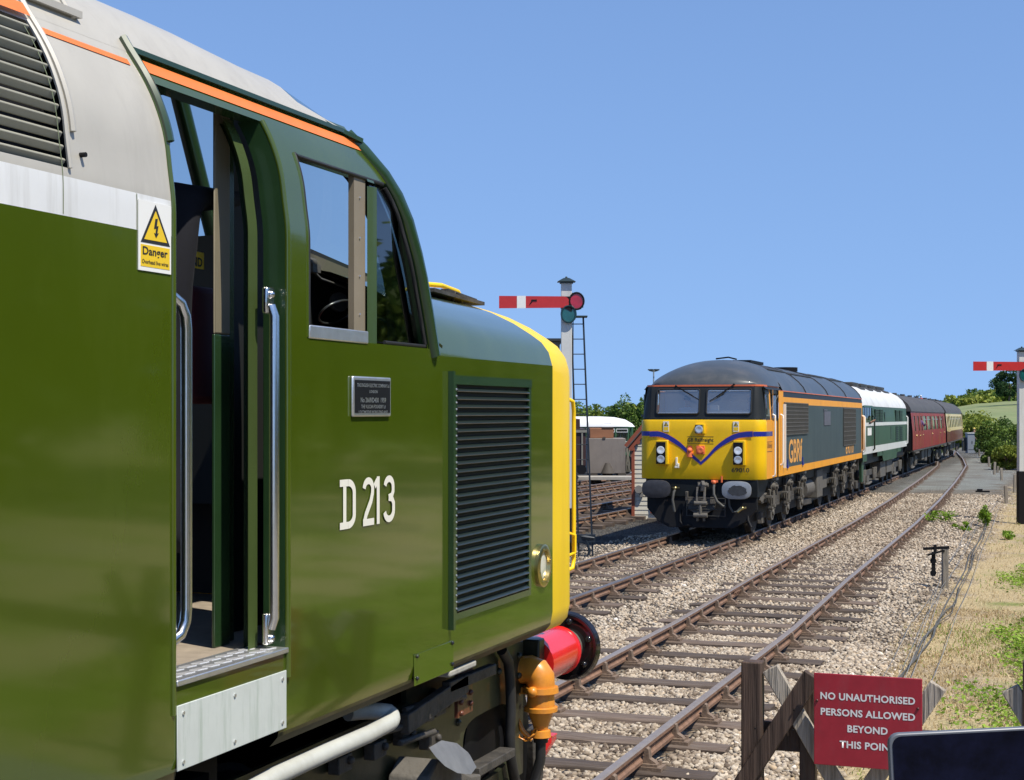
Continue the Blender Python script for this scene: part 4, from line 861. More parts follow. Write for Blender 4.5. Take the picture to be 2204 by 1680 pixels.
# cab inside
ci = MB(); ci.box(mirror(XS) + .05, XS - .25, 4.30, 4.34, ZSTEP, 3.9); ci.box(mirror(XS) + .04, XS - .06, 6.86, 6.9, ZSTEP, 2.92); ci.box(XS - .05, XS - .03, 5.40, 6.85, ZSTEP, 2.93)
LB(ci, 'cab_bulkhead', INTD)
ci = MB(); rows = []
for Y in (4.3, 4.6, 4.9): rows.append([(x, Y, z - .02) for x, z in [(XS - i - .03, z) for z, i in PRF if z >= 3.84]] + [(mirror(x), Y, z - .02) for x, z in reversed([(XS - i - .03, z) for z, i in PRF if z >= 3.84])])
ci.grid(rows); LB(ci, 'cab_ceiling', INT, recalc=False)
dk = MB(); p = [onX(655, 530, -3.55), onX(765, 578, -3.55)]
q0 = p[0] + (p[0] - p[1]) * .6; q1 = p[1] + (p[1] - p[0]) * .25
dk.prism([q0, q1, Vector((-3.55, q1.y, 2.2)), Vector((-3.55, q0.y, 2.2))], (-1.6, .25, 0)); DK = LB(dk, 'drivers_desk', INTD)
dt = MB(); dt.obox(q0 + Vector((.01, 0, -.07)), q1 + Vector((.01, 0, -.06)), (0, .3, 1), .075, .01); LB(dt, 'desk_trim', M('desk_beige', (.13, .11, .07), .5), DK)
wh = MB(); c = onX(725, 672, -3.40); wh.tube([c + Vector((.09 * math.sin(a) * .7, .15 * math.cos(a), .055 * math.sin(a))) for a in np.linspace(0, 2 * math.pi, 24, endpoint=False)], .006, 6, closed=True); LB(wh, 'handwheel', M('wheel_grey', (.08, .085, .085), .3, .5), DK, smooth=60)
ga = MB(); c = onX(727, 652, -3.46); ga.lathe(c, (.8, -.6, .1), [(0, .05), (.02, .05), (.025, .045)], 24); LB(ga, 'gauge', M('gauge_face', (.10, .10, .10), .3), DK, smooth=40)
ga = MB(); c = onX(668, 578, -3.40); ga.box(c.x - .03, c.x + .03, c.y - .03, c.y + .05, c.z - .02, c.z + .02); ga.cyl(c + Vector((0, -.03, .03)), c + Vector((0, .03, .03)), .022, n=10); ga.tube([c, onX(690, 600, -3.40), onX(745, 620, -3.42)], .006, 6); LB(ga, 'wiper_motor', GRIME_L, DK, smooth=40)
st = MB(); a = onX(410, 612, -3.30); b = onX(470, 870, -3.30); st.box(-3.52, -3.30, a.y, b.y + .15, b.z, a.z); LB(st, 'seat_back', M('seat_maroon', (.06, .006, .012), .7, var=.2), bevel=.03)
sn = MB(); a = onX(404, 575, -3.44); b = onX(439, 545, -3.44); sn.box(-3.445, -3.44, a.y, b.y, a.z, b.z); SN = LB(sn, 'notice', LBL_Y)
text('notice_lettering', 'END', (-3.44, a.y + .005, a.z + .008), (0, 1, 0), (0, 0, 1), (b.y - a.y) * .85, (b.z - a.z) * .55, INK, SN, .001, .03, LOFF)
for o in (bpy.data.objects['seat_back'],): pass
# underneath: shadow box, bogie frame with its hole, pipes, axlebox, brackets
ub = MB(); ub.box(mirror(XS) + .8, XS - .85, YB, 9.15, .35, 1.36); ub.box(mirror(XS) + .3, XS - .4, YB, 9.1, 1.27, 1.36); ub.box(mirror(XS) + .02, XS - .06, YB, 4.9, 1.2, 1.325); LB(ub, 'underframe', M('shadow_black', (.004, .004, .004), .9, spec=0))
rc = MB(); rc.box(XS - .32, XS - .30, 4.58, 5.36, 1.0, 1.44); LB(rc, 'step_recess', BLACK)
bf = MB(); XB = -3.22
def plate(pts, hole, x, th, m):
    """side plate with one rounded hole, made of two halves round the hole"""
    n = len(hole); k = [min(range(n), key=lambda i: (hole[i][0] - p[0]) ** 2 + (hole[i][1] - p[1]) ** 2) for p in pts]
    for i in range(len(pts)):
        a, b = k[i], k[(i + 1) % len(pts)]; seq = []; j = a
        while True:
            seq.append(hole[j]);
            if j == b: break
            j = (j + 1) % n
        poly = [pts[i], pts[(i + 1) % len(pts)]] + list(reversed(seq)); m.prism([(x, y, z) for y, z in poly], (th, 0, 0))
HC = (onX(985, 1600, -3.22) + onX(1090, 1590, -3.22)) / 2; HW_ = (onX(1090, 1590, -3.22).y - onX(985, 1600, -3.22).y) / 2
hole = [(HC.y + HW_ * math.copysign(abs(math.cos(a)) ** .5, math.cos(a)), HC.z - .02 + .20 * math.copysign(abs(math.sin(a)) ** .5, math.sin(a))) for a in np.linspace(0, 2 * math.pi, 28, endpoint=False)]
plate([(8.99, .40), (8.99, 1.22), (7.2, 1.28), (7.2, .40)], hole, XB, .03, bf)
bf.box(XB, XB + .03, 5.0, 7.2, .75, 1.15)
for y, z in [(8.9, 1.02), (8.9, 1.14), (8.72, 1.12), (8.55, 1.1), (8.3, 1.12), (8.0, 1.1), (7.75, 1.05), (7.9, .92), (7.62, .82), (7.55, 1.15), (7.7, .65)]: bf.sphere((XB + .033, y, z), .022, 8, 6)
BG = LB(bf, 'bogie_frame', BOGIE_G)
pp = MB(); Q = [onX(x, y, -2.99) for x, y in ((520, 1712), (590, 1672), (700, 1621), (790, 1582), (835, 1562))]
e = onX(848, 1545, -2.99); c_ = onX(835, 1560, -2.99); pp.tube(Q[:-1] + [c_ + Vector((-.04 * (1 - math.cos(a)) , .10 * math.sin(a), .005 + .03 * (1 - math.cos(a)))) + Vector((-.06 * max(0, a - 1.6), -.10 * max(0, a - 1.6), 0)) for a in np.linspace(0, 2.9, 12)], .040, 14); LB(pp, 'sanding_pipe', M('pipe_white', (.50, .51, .46), .45, var=.08, vs=6, dirt=(.3, .29, .24), da=.5), smooth=60)
sp = MB()
for a, b, w_ in (((870, 1560), (1000, 1470), .10), ((960, 1480), (1060, 1440), .06)):
    A = onX(a[0], a[1], -3.08); B = onX(b[0], b[1], -3.08); sp.obox(A, B, (0, .3, 1), w_, .05)
for a, b in (((870, 1530), (1000, 1500)), ((780, 1590), (930, 1545)), ((860, 1600), (935, 1575))): sp.tube([onX(a[0], a[1], -3.1), onX(b[0], b[1], -3.1)], .018, 8)
for x, y in ((905, 1530), (950, 1520), (880, 1580), (935, 1590), (820, 1610), (745, 1640)):
    A = onX(x, y, -3.12); sp.box(A.x - .06, A.x, A.y - .07, A.y + .07, A.z - .05, A.z + .03); sp.sphere(A + Vector((.01, .03, 0)), .02, 8, 6)
LB(sp, 'brake_rigging', GRIME, BG, bevel=.006, smooth=40)
rs = MB(); A = onX(1000, 1500, -3.1); rs.box(A.x - .02, A.x, A.y - .1, A.y + .12, A.z - .1, A.z + .14)
for k in range(7): rs.sphere((A.x + .005, A.y - .06 + (k % 2) * .14, A.z - .08 + k * .03), .016, 8, 6)
LB(rs, 'rusty_bracket', M('rusty_red', (.12, .035, .015), .5, coat=.3, var=.5, vs=20), BG)
fp = MB(); A = onX(985, 1447, -2.95); fp.box(A.x - .08, A.x + .02, A.y - .15, A.y + .22, A.z - .005, A.z + .03); LB(fp, 'footboard', M('footboard_grey', (.36, .35, .30), .8, var=.25, vs=15), BG, bevel=.01)
ab = MB(); A = onX(985, 1640, -2.92)
ab.prism([(A.x - .25, A.y - .42, A.z - .45), (A.x - .25, A.y - .30, A.z - .02), (A.x - .25, A.y - .18, A.z + .05), (A.x - .25, A.y + .26, A.z - .13), (A.x - .25, A.y + .42, A.z - .16), (A.x - .25, A.y + .30, A.z - .45)], (.22, 0, 0)); AB = LB(ab, 'axlebox', GRIME_L, BG, bevel=.012)
cv = MB(); pts = [(928, 1616), (955, 1600), (988, 1606), (1012, 1626), (1026, 1652), (1014, 1668), (985, 1665), (958, 1650), (938, 1630)]; P = []
for x, y in pts: P.append(onX(x, y, -2.93 + .10 * (y - 1600) / 68))
cv.prism(P, (-.012, .0, .014)); LB(cv, 'axlebox_cover', M('cover_grey', (.20, .195, .18), .42, .3, var=.2, vs=10), AB, bevel=.004)
wl = MB()
for y in (5.6, 7.15, 8.7):
    for x in (-3.32, -5.08): wl.lathe((x - .06, y, .57), (1, 0, 0), [(0, .60), (.03, .60), (.035, .57), (.13, .57), (.135, .5), (.11, .3), (.14, .1)], 36)
    wl.cyl((-5.1, y, .57), (-3.3, y, .57), .09)
LB(wl, 'wheelset', BLACK, BG, smooth=40)
hb = MB(); hb.box(mirror(-3.33), -3.33, 9.28, 9.36, .62, 1.19); hb.box(mirror(-3.20), -3.20, 9.30, 9.36, 1.06, 1.19); hb.box(-3.36, -3.105, 9.05, 9.16, .88, 1.22); LB(hb, 'buffer_beam', BOGIE_G, BG, bevel=.01)
def buffer(x, zc=1.055):
    m = MB(); m.lathe((x, 9.162, zc), (0, 1, 0), [(0, .05), (.0, .155), (.235, .155), (.538, .155), (.543, .165), (.568, .16)], 28); b = LB(m, 'buffer', REDB, BG, smooth=40)
    m = MB(); m.lathe((x, 9.73, zc), (0, 1, 0), [(0, .125), (.13, .125)], 24); LB(m, 'buffer_ram', GRIME_L, b, smooth=40)
    m = MB(); m.lathe((x, 9.86, zc), (0, 1, 0), [(0, .13), (.012, .225), (.05, .238), (.062, .23), (.075, .15), (.078, .001)], 40); m.lathe((x, 9.868, zc), (0, -1, 0), [(0, .222), (.006, .22), (.006, .20), (0, .198)], 40, cap=False)
    LB(m, 'buffer_head', BLACKG, b, smooth=30)
    m = MB()
    for k in range(6): a = k * math.pi / 3 + .35; m.sphere((x + .175 * math.cos(a), 9.868, zc + .175 * math.sin(a)), .024, 10, 6)
    LB(m, 'buffer_bolt', BLACKG, b, smooth=60)
buffer(-3.2); buffer(mirror(-3.2))
# orange pipe, cap and chain, hoses
Yp = 8.98
P3 = lambda x, y, Y=Yp: onY(x, y, Y)
pz = MB(); r_ = .075
a = P3(1128, 1425); b = P3(1160, 1408); c = P3(1172, 1450)
pz.tube([(a.x - .12, Yp - .06, 1.03), (a.x - .02, Yp, 1.04), (a.x + .04, Yp, 1.045), (a.x + .085, Yp, 1.03), (a.x + .105, Yp, 1.0), (a.x + .11, Yp, .955), (a.x + .11, Yp, .93)], [.085, .085, .09, .092, .092, .088, .088], 18)
xc = a.x + .11
pz.lathe((xc, Yp, .945), (0, 0, -1), [(0, .09), (0, .108), (.035, .112), (.04, .085), (.12, .088), (.125, .105), (.15, .105), (.155, .082), (.24, .05), (.265, .045), (.27, .06), (.31, .065), (.315, .05)], 18)
pz.box(xc - .12, xc - .06, Yp - .03, Yp + .03, .895, .935); pz.sphere((xc - .02, Yp - .10, .925), .034, 10, 8)
PO = LB(pz, 'steam_pipe', PIPE_OR, BG, smooth=50)
hd = MB(); hd.tube([(xc - .13, Yp - .05, .91), (xc - .15, Yp - .05, .84), (xc - .135, Yp - .05, .74), (xc - .10, Yp - .05, .67), (xc - .04, Yp - .05, .62)], .017, 8); LB(hd, 'pipe_handle', PIPE_OR, PO, smooth=60)
ch = MB(); pts = []
for i in range(19):
    t = i / 18; pts.append(Vector((xc - .20 + .22 * t, Yp - .06, .86 - .18 * math.sin(t * 2.4) * 1.5 - .02 * t + (0 if t < .75 else (t - .75) * .5))))
pts = [Vector((xc - .20, Yp - .06, .90)), Vector((xc - .205, Yp - .06, .86)), Vector((xc - .20, Yp - .06, .82)), Vector((xc - .195, Yp - .06, .78)), Vector((xc - .185, Yp - .06, .74)), Vector((xc - .17, Yp - .06, .70)), Vector((xc - .15, Yp - .06, .665)), Vector((xc - .125, Yp - .06, .638)), Vector((xc - .09, Yp - .06, .622)), Vector((xc - .055, Yp - .06, .63)), Vector((xc - .03, Yp - .06, .655)), Vector((xc - .01, Yp - .06, .69))]
for i in range(len(pts) - 1):
    p, q = pts[i], pts[i + 1]; m_ = (p + q) / 2; d = (q - p).normalized(); u = Vector((0, 1, 0)) if i % 2 else d.cross(Vector((0, 1, 0)))
    ch.tube([m_ + d * (.027 * math.cos(t)) + u * (.011 * math.sin(t)) for t in np.linspace(0, 2 * math.pi, 10, endpoint=False)], .0045, 5, closed=True)
LB(ch, 'pipe_chain', PIPE_OR, PO, smooth=60)
hs = MB(); hs.tube([(xc + .0, Yp, .64), (xc, Yp, .60)], .045, 12); hs.tube([(xc, Yp, .60), (xc - .002, Yp, .50)] + [P3(x, y) for x, y in ((1162, 1640), (1148, 1690))] + [onX(x, y, -3.14) for x, y in ((1128, 1712), (1108, 1680), (1099, 1630), (1098, 1580), (1100, 1520), (1098, 1460), (1094, 1425), (1080, 1400))], .032, 12)
le = MB(); le.obox(onX(1015, 1662, -3.12), onX(1092, 1618, -3.12), (1, 0, 0), .10, .05); LB(le, 'frame_ledge', GRIME, BG, bevel=.006); LB(hs, 'rubber_hose', RUBBER, BG, smooth=60)
lg = MB(); lg.prism([(-3.30, 9.22, .62), (-3.30, 9.40, .62), (-3.30, 9.42, .30), (-3.30, 9.34, .12), (-3.30, 9.24, .25)], (.10, 0, 0)); LB(lg, 'guard_iron', GRIME, BG, bevel=.01)
gr = MB(); c = onY(1180, 1600, 9.55); gr.prism([(c.x - .06, 9.45, c.z - .06), (c.x + .04, 9.5, c.z + .06), (c.x + .04, 9.5, c.z + .02), (c.x - .05, 9.45, c.z - .14)], (0, .10, 0)); gr.box(c.x - .04, c.x + .045, 9.5, 9.6, c.z + .05, c.z + .06); LB(gr, 'coupling_bracket', REDB, BG)
bk = MB(); A = onY(1095, 1440, 9.3); bk.box(A.x - .1, A.x + .06, 9.15, 9.32, .93, .97); bk.box(A.x - .08, A.x + .07, 9.2, 9.24, .86, .98)
for x in (1085, 1105): c = onY(x, 1440, 9.14); bk.sphere(c, .014, 8, 6)
bk.tube([onY(1062, 1395, 9.2), onY(1100, 1405, 9.25), onY(1115, 1430, 9.3)], .02, 8); LB(bk, 'hose_bracket', GRIME, BG, bevel=.004)
# ------------------------------------------------------------------ the yellow fronted locomotive
YL = empty('freight_locomotive', (-7.44, 32.4, zg(32.4)), (-.004, 0, .0158))
tag(YL, 'dark blue-grey and orange locomotive with a bright yellow front, leading the train', 'locomotive')
HW = 1.37
def frontpath(y0, inx=0.0, yoff=0.0, n=6):
    """plan of the cab front from the left side round the corners to the right side"""
    P = [(-HW + inx, y0)]
    for k in range(n + 1): a = k / n * math.pi / 2; P.append((-HW + inx + .24 * (1 - math.cos(a)), yoff + .28 * (1 - math.sin(a))))
    q = [(-x, y) for x, y in reversed(P)]; return P + [(-.5, yoff - .012), (0, yoff - .016), (.5, yoff - .012)] + q
def wrap(m, zs, y0, mi=0):
    rows = []
    for z, inx, yo in zs: rows.append([(x, y, z) for x, y in frontpath(y0, inx, yo)])
    m.grid(rows, mi)
m = MB(); wrap(m, [(1.26, .01, .01), (1.28, 0, 0), (1.7, 0, 0), (2.3, 0, 0), (2.50, .0, .0), (2.535, .01, .012), (2.545, .04, .05)], .30); m.build('cab_front', YEL_F, YL, smooth=50, recalc=False)
BAND = M('windscreen_surround', (.016, .019, .020), .5, spec=.25)
WZ = [(2.56, .02, .03), (2.62, .025, .045), (2.68, .03, .055), (3.20, .075, .165), (3.27, .085, .185)]
# windscreen surround: strips round the two panes
wb = MB()
def wy(z): return interp([(a, c) for a, b, c in WZ], z)
def winx(z): return interp([(a, b) for a, b, c in WZ], z)
PANES = [(-.99, -.055), (.105, 1.075)]
def wgrid(x0, x1, z0, z1, mi=0, e=0, mm=None):
    (mm or wb).grid([[(x, wy(z) - .012 * (1 - (x / 1.2) ** 2) - e, z) for x in np.linspace(x0, x1, 6)] for z in (z0, (z0 + z1) / 2, z1)], mi)
wgrid(-1.13, 1.13, 2.56, 2.67); wgrid(-1.13, 1.13, 3.20, 3.27); wgrid(-1.13, -.99, 2.67, 3.20); wgrid(1.075, 1.13, 2.67, 3.20); wgrid(-.055, .105, 2.67, 3.20)
for s in (-1, 1):
    rows = []
    for z, inx, yo in WZ: rows.append([(s * (HW - inx - .24 * (1 - math.cos(a))), yo + .28 * (1 - math.sin(a)) - (.0 if a < 1.5 else .0), z) for a in np.linspace(math.pi / 2, 0, 7)] + [(s * (HW - inx), .34, z)])
    wb.grid(rows)
    rows = [[(s * (HW - inx), y, z) for y in (.30, .36)] for z, inx, yo in WZ]; wb.grid(rows)
wb.build('windscreen_surround', BAND, YL, smooth=45, recalc=False)
for x0, x1 in PANES:
    fr = MB(); P = []
    for cx, cz, a0 in ((x1 - .05, 3.155, 0), (x0 + .05, 3.155, 90), (x0 + .05, 2.715, 180), (x1 - .05, 2.715, 270)):
        for k in range(4): a = R(a0 + 30 * k); x = cx + .05 * math.cos(a); z = cz + .05 * math.sin(a); P.append((x, wy(z) - .022, z))
    fr.tube(P, .017, 6, closed=True); W_ = fr.build('windscreen_gasket', RUBBER, YL, smooth=60)
    gl = MB(); wgrid(x0 + .01, x1 - .01, 2.675, 3.195, e=.004, mm=gl); gl.build('windscreen', GLASS_C, YL, recalc=False)
    tr = MB(); tr.obox((x0 + .05, wy(3.165) - .03, 3.165), (x1 - .05, wy(3.165) - .03, 3.165), (0, 0, 1), .014, .008); tr.obox((x0 + .04, wy(2.69) - .03, 2.69), (x1 - .04, wy(2.69) - .03, 2.69), (0, 0, 1), .014, .01); tr.build('screen_trim', ALU, W_)
for (ax, az), (bx, bz), (cx, cz) in ((( -.58, 3.27), (-.22, 3.07), (-.07, 2.98)), ((.69, 3.30), (.33, 3.04), (.17, 2.94))):
    w_ = MB(); y = lambda z: wy(z) - .05
    w_.obox((ax, y(az), az), (bx, y(bz), bz), (0, 0, 1), .022, .014); w_.obox((bx - (cx - bx) * .9, y(bz) - .012, bz - (cz - bz) * .9), (cx, y(cz), cz), (0, 0, 1), .016, .012); w_.sphere((ax, y(az), az), .025, 8, 6); w_.sphere((bx, y(bz) - .01, bz), .018, 8, 6)
    w_.build('wiper', BLACK, YL)
# dome
dm = MB(); rows = []
for t in np.linspace(0, 1, 15):
    yy = .175 + 2.4 * t ** 1.6; ff = math.sqrt(max(0, 1 - ((2.575 - yy) / 2.4) ** 2)); cr = .63 * ff ** 1.05; hw = 1.12 + .19 * min(1, t * 2.2) ** .6 if t > 0 else 1.12; row = []
    for u in np.linspace(-1, 1, 25): row.append((hw * u, yy + (.0 if abs(u) < 1 else 0) + .22 * abs(u) ** 4 * (1 - min(1, t * 1.6)), 3.285 - .05 * t + cr * (1 - abs(u) ** 2.3) ** .62 + .05 * t))
    rows.append(row)
dm.grid(rows); dm.build('cab_roof_dome', ROOF_DK, YL, smooth=180, recalc=False)
st = MB(); P = [(x, y, 3.28) for x, y in frontpath(2.4, .085, .178)]; st.grid([[(x * 1.004, y - .006, 3.262) for x, y, z in P], [(x * 1.004, y - .006, 3.298) for x, y, z in P]]); st.build('cab_roof_line', M('red_orange_line', (.72, .16, .06), .45), YL, recalc=False)
# sides
L1 = 18.75
for s in (1, -1):
    sd = MB()
    def rect(y0, y1, z0, z1, mi, e=0, xin=0): sd.add([(s * (HW + e), y0, z0), (s * (HW + e), y1, z0), (s * (HW + e - xin), y1, z1), (s * (HW + e - xin), y0, z1)], [(0, 1, 2, 3) if s > 0 else (3, 2, 1, 0)], mi)
    rect(.30, 1.02, 1.27, 2.54, 0); rect(1.02, 1.06, 1.27, 3.2, 0, .006); rect(1.06, 1.85, 1.27, 2.52, 0, -.03); rect(1.85, 2.5, 1.27, 3.2, 0); rect(1.06, 1.85, 3.12, 3.2, 2, -.03)
    rect(.85, 1.02, 2.54, 3.2, 0, -.02, .04); rect(.30, .36, 2.54, 3.2, 2, -.02, .05); rect(.36, .85, 3.10, 3.22, 2, -.04, .03); rect(.36, .85, 2.54, 2.62, 2, -.02)
    rect(2.5, L1, 1.27, 1.44, 0); rect(2.5, L1 - .15, 1.44, 2.90, 1); rect(L1 - .15, L1, 1.44, 2.90, 0); rect(2.5, L1, 2.90, 3.06, 0); rect(2.5, L1, 3.06, 3.2, 2, 0, .02); rect(.36, 2.5, 3.2, 3.26, 2, -.02, .06)
    rect(2.0, L1, 3.185, 3.205, 3, .0)
    sd.build('body_side', [ORANGE, LIV_DK, BAND, M('red_orange_line', (.72, .16, .06), .45)], YL, smooth=30, recalc=False, weld=False)
    gl = MB(); gl.add([(s * (HW - .05), .36, 2.62), (s * (HW - .05), .85, 2.62), (s * (HW - .08), .85, 3.1), (s * (HW - .08), .36, 3.1)], [(0, 1, 2, 3)]); gl.build('side_window', GLASS, YL, recalc=False)
    gf = MB(); gf.box(s * HW - .05, s * HW - .02, .62, .66, 2.62, 3.1); gf.box(s * HW - .045, s * HW - .02, .36, .85, 2.60, 2.65); gf.box(s * HW - .06, s * HW - .03, .66, .84, 2.66, 2.78); gf.build('window_bar', M('bar_grey_green', (.12, .15, .13), .4), YL)
    gl = MB(); gl.add([(s * (HW - .028), 1.2, 2.55), (s * (HW - .028), 1.7, 2.55), (s * (HW - .028), 1.7, 3.08), (s * (HW - .028), 1.2, 3.08)], [(0, 1, 2, 3)]); gl.build('door_window', GLASS, YL, recalc=False)
    for y in (1.04, 2.12):
        h = MB(); X = s * (HW + .055); z0, z1 = (1.30, 2.66) if y < 2 else (1.52, 2.66)
        h.tube([(s * HW, y, z0), (X, y, z0 + .03), (X, y, z0 + .1), (X, y, z1 - .1), (X, y, z1 - .03), (s * HW, y, z1)], .022, 8); h.build('cab_handrail', WHITE2, YL, smooth=60)
    for (y0, y1, z0, z1) in ((2.55, 6.3, 2.20, 2.93), (13.7, 16.7, 1.76, 2.86)):
        g_ = MB(); X = s * (HW + .008); g_.box(min(X, X + s * .008), max(X, X + s * .008), y0, y1, z0, z1); G_ = g_.build('body_grille', M('mesh_dark', (.035, .033, .03), .7), YL)
        q = MB(); n1 = int((y1 - y0) / .16)
        for k in range(n1 + 1): y = y0 + (y1 - y0) * k / n1; q.box(min(X, X + s * .022), max(X, X + s * .022), y - .02, y + .02, z0, z1)
        for k in range(9): z = z0 + (z1 - z0) * k / 8; q.box(min(X, X + s * .020), max(X, X + s * .020), y0, y1, z - .012, z + .012)
        q.build('grille_bars', M('bars_dark', (.085, .08, .07), .6), G_)
    # blue flash carried round the side
    b_ = MB(); b_.add([(s * (HW + .003), .28, 2.19), (s * (HW + .003), 1.02, 2.19), (s * (HW + .003), 1.02, 2.29), (s * (HW + .003), .28, 2.29)], [(0, 1, 2, 3)]); b_.build('blue_flash', LIV_BLUE, YL, recalc=False)
LTX = M('lettering_orange', (.78, .36, .06), .45, var=.04); LTD = M('lettering_brown', (.10, .035, .01), .5)
X = HW
text('side_lettering', 'GBRf', (X, 3.3, 1.52), (0, 1, 0), (0, 0, 1), 2.1, .56, LTX, YL, .004, .02)
text('side_lettering', '69010', (X, 14.3, 1.48), (0, 1, 0), (0, 0, 1), 2.0, .38, LTX, YL, .004, .01)
text('side_lettering', 'GB Railfreight', (X, .36, 1.90), (0, 1, 0), (0, 0, 1), .60, .14, LTD, YL, .004, .012)
q = MB(); q.box(X, X + .004, .34, .98, 2.06, 2.072); q.box(X, X + .004, .34, .98, 1.85, 1.862); q.build('lettering_rule', LTD, YL)
q = MB(); q.box(X, X + .015, 9.4, 10.7, 2.38, 2.76); q.box(X + .002, X + .02, 9.3, 10.0, 2.78, 2.81); q.build('name_plate', M('plate_dark', (.09, .075, .10), .4, var=.5, vs=8), YL)
q = MB(); q.box(X, X + .06, 2.52, 2.56, 1.44, 2.9); q.build('body_post', WHITE2, YL)
q = MB()
for y in (3.0, 5.4): q.box(X, X + .03, y, y + .16, 1.42, 1.5); q.box(X, X + .02, y + .05, y + .1, 1.5, 1.62)
q.build('lifting_bracket', LIV_BLUE, YL)
# blue chevron on the front
def chev(pts, wtab, m_, e, mi):
    up = []; lo = []
    for x, z in pts: up.append((x, z)); lo.append((x, z - wtab(x)))
    m_.grid([[(x, -.018 - e, z) for x, z in up], [(x, -.018 - e, z) for x, z in lo]], mi)
for s, pts in ((-1, [(-1.125, 2.285), (-.95, 2.29), (-.85, 2.27), (-.72, 2.22), (-.57, 2.135), (-.45, 2.05), (-.32, 1.93), (-.15, 1.77), (.005, 1.64)]), (1, [(1.125, 2.295), (1.0, 2.29), (.83, 2.268), (.70, 2.225), (.57, 2.155), (.44, 2.065), (.31, 1.955), (.15, 1.775), (.005, 1.64)])):
    for e, mi, ex in ((.0, 0, .014), (.003, 1, 0)):
        q = MB(); P = [(x, z + ex) for x, z in pts]; chev(P, lambda x: (.10 - .045 * (1 - min(1, abs(x) / .6)) + .012) + 2 * ex, q, e, 0); q.build('blue_chevron' if mi else 'chevron_edge', LIV_BLUE if mi else M('chevron_edge_orange', (.70, .28, .05), .4), YL, recalc=False)
    q = MB(); q.add([(s * (HW - .24 * (1 - math.cos(a)) + .003 * math.cos(a)), .28 * (1 - math.sin(a)) - .004 * math.sin(a), z) for a in np.linspace(0, math.pi / 2, 8) for z in (2.19, 2.29)], [(2 * i, 2 * i + 2, 2 * i + 3, 2 * i + 1) for i in range(7)]); q.build('blue_chevron', LIV_BLUE, YL, recalc=False)
yF = -.014
text('front_number', '69010', (.67, yF, 1.42), (1, 0, 0), (0, 0, 1), .38, .095, INK, YL, .004, .01)
text('front_lettering', 'GB Railfreight', (-.29, yF, 2.045), (1, 0, 0), (0, 0, 1), .57, .105, INK, YL, .004, .015)
q = MB(); q.box(-.29, .28, yF - .004, yF, 2.175, 2.183); q.box(-.29, .28, yF - .004, yF, 2.022, 2.03); q.build('lettering_rule', LTD, YL)
LAMP = M('lamp_glass', (.62, .64, .66), .15, .4, coat=.6, var=.35, vs=60); LAMP_B = M('lamp_bright', (.9, .92, .9), .12, .2, coat=.8, var=.1, vs=40)
for cx in (-.83, .85):
    q = MB(); q.box(cx - .125, cx + .13, -.13, 0, 1.57, 2.10); HB = q.build('headlight_cluster', YEL_F, YL, bevel=.012)
    q = MB(); q.box(cx - .125, cx + .085, -.14, -.1302, 1.585, 2.06); q.build('lamp_panel', BLACK, HB, bevel=.012)
    for z, mt in ((1.885, LAMP_B), (1.69, LAMP)):
        q = MB(); q.lathe((cx - .02, -.14, z), (0, -1, 0), [(0, .085), (.012, .085), (.014, .072), (.010, .045), (.008, .001)], 22); q.build('headlight', mt, HB, smooth=60)
q = MB(); q.box(-.11, .10, -.10, 0, 2.24, 2.45); HB = q.build('headlight_box', YEL_F, YL, bevel=.008)
q = MB(); q.box(-.105, .06, -.104, -.1002, 2.25, 2.435); q.build('lamp_panel', M('olive_panel', (.08, .075, .02), .5), HB)
q = MB(); q.lathe((-.02, -.104, 2.335), (0, -1, 0), [(0, .088), (.014, .088), (.018, .074), (.014, .05), (.012, .001)], 24); q.build('headlight', LAMP, HB, smooth=60)
q = MB(); q.lathe((-.235, -.01, 1.885), (0, -1, 0), [(0, .06), (.06, .06), (.10, .045), (.12, .02)], 14); q.cyl((-.235, -.05, 1.88), (-.235, -.05, 1.74), .055, .06, 12); q.box(-.31, -.16, -.08, 0, 1.80, 1.83); q.box(-.28, -.19, -.03, 0, 1.90, 1.98); q.build('jumper_socket', SALMON, YL, smooth=40)
q = MB(); q.box(-.09, .09, -.05, 0, 1.80, 1.98); q.lathe((0, -.05, 1.885), (0, -1, 0), [(0, .085), (.03, .08), (.035, .05), (.03, .03)], 6); q.build('jumper_socket', SALMON, YL, bevel=.006)
q = MB(); q.box(-.545, -.505, -.05, 0, 1.55, 1.73); q.box(-.56, -.47, -.07, 0, 1.50, 1.54); q.box(-.50, -.47, -.07, 0, 1.5, 1.60); q.build('lamp_iron', CREAMY, YL, bevel=.004)
for x0 in (-.825, .70):
    q = MB(); q.box(x0, x0 + .125, -.022, -.0, 2.285, 2.505); SGN = q.build('warning_label', CREAMY, YL)
    q = MB(); q.prism([(x0 + .012, -.0225, 2.405), (x0 + .113, -.0225, 2.405), (x0 + .062, -.0225, 2.495)], (0, -.002, 0)); q.build('triangle', INK, SGN)
    q = MB(); q.prism([(x0 + .030, -.0250, 2.414), (x0 + .095, -.0250, 2.414), (x0 + .062, -.0250, 2.474)], (0, -.002, 0)); q.build('triangle_field', LBL_Y, SGN)
    q = MB(); q.prism([(x0 + .062 + a, -.0275, 2.42 + b) for a, b in ((0, 0), (.012, .016), (.004, .014), (.008, .04), (-.006, .038), (-.006, .014), (-.012, .016))], (0, -.002, 0)); q.build('lightning_arrow', INK, SGN)
    q = MB(); q.box(x0 + .012, x0 + .113, -.0245, -.0225, 2.31, 2.385); q.build('label_panel', LBL_Y, SGN)
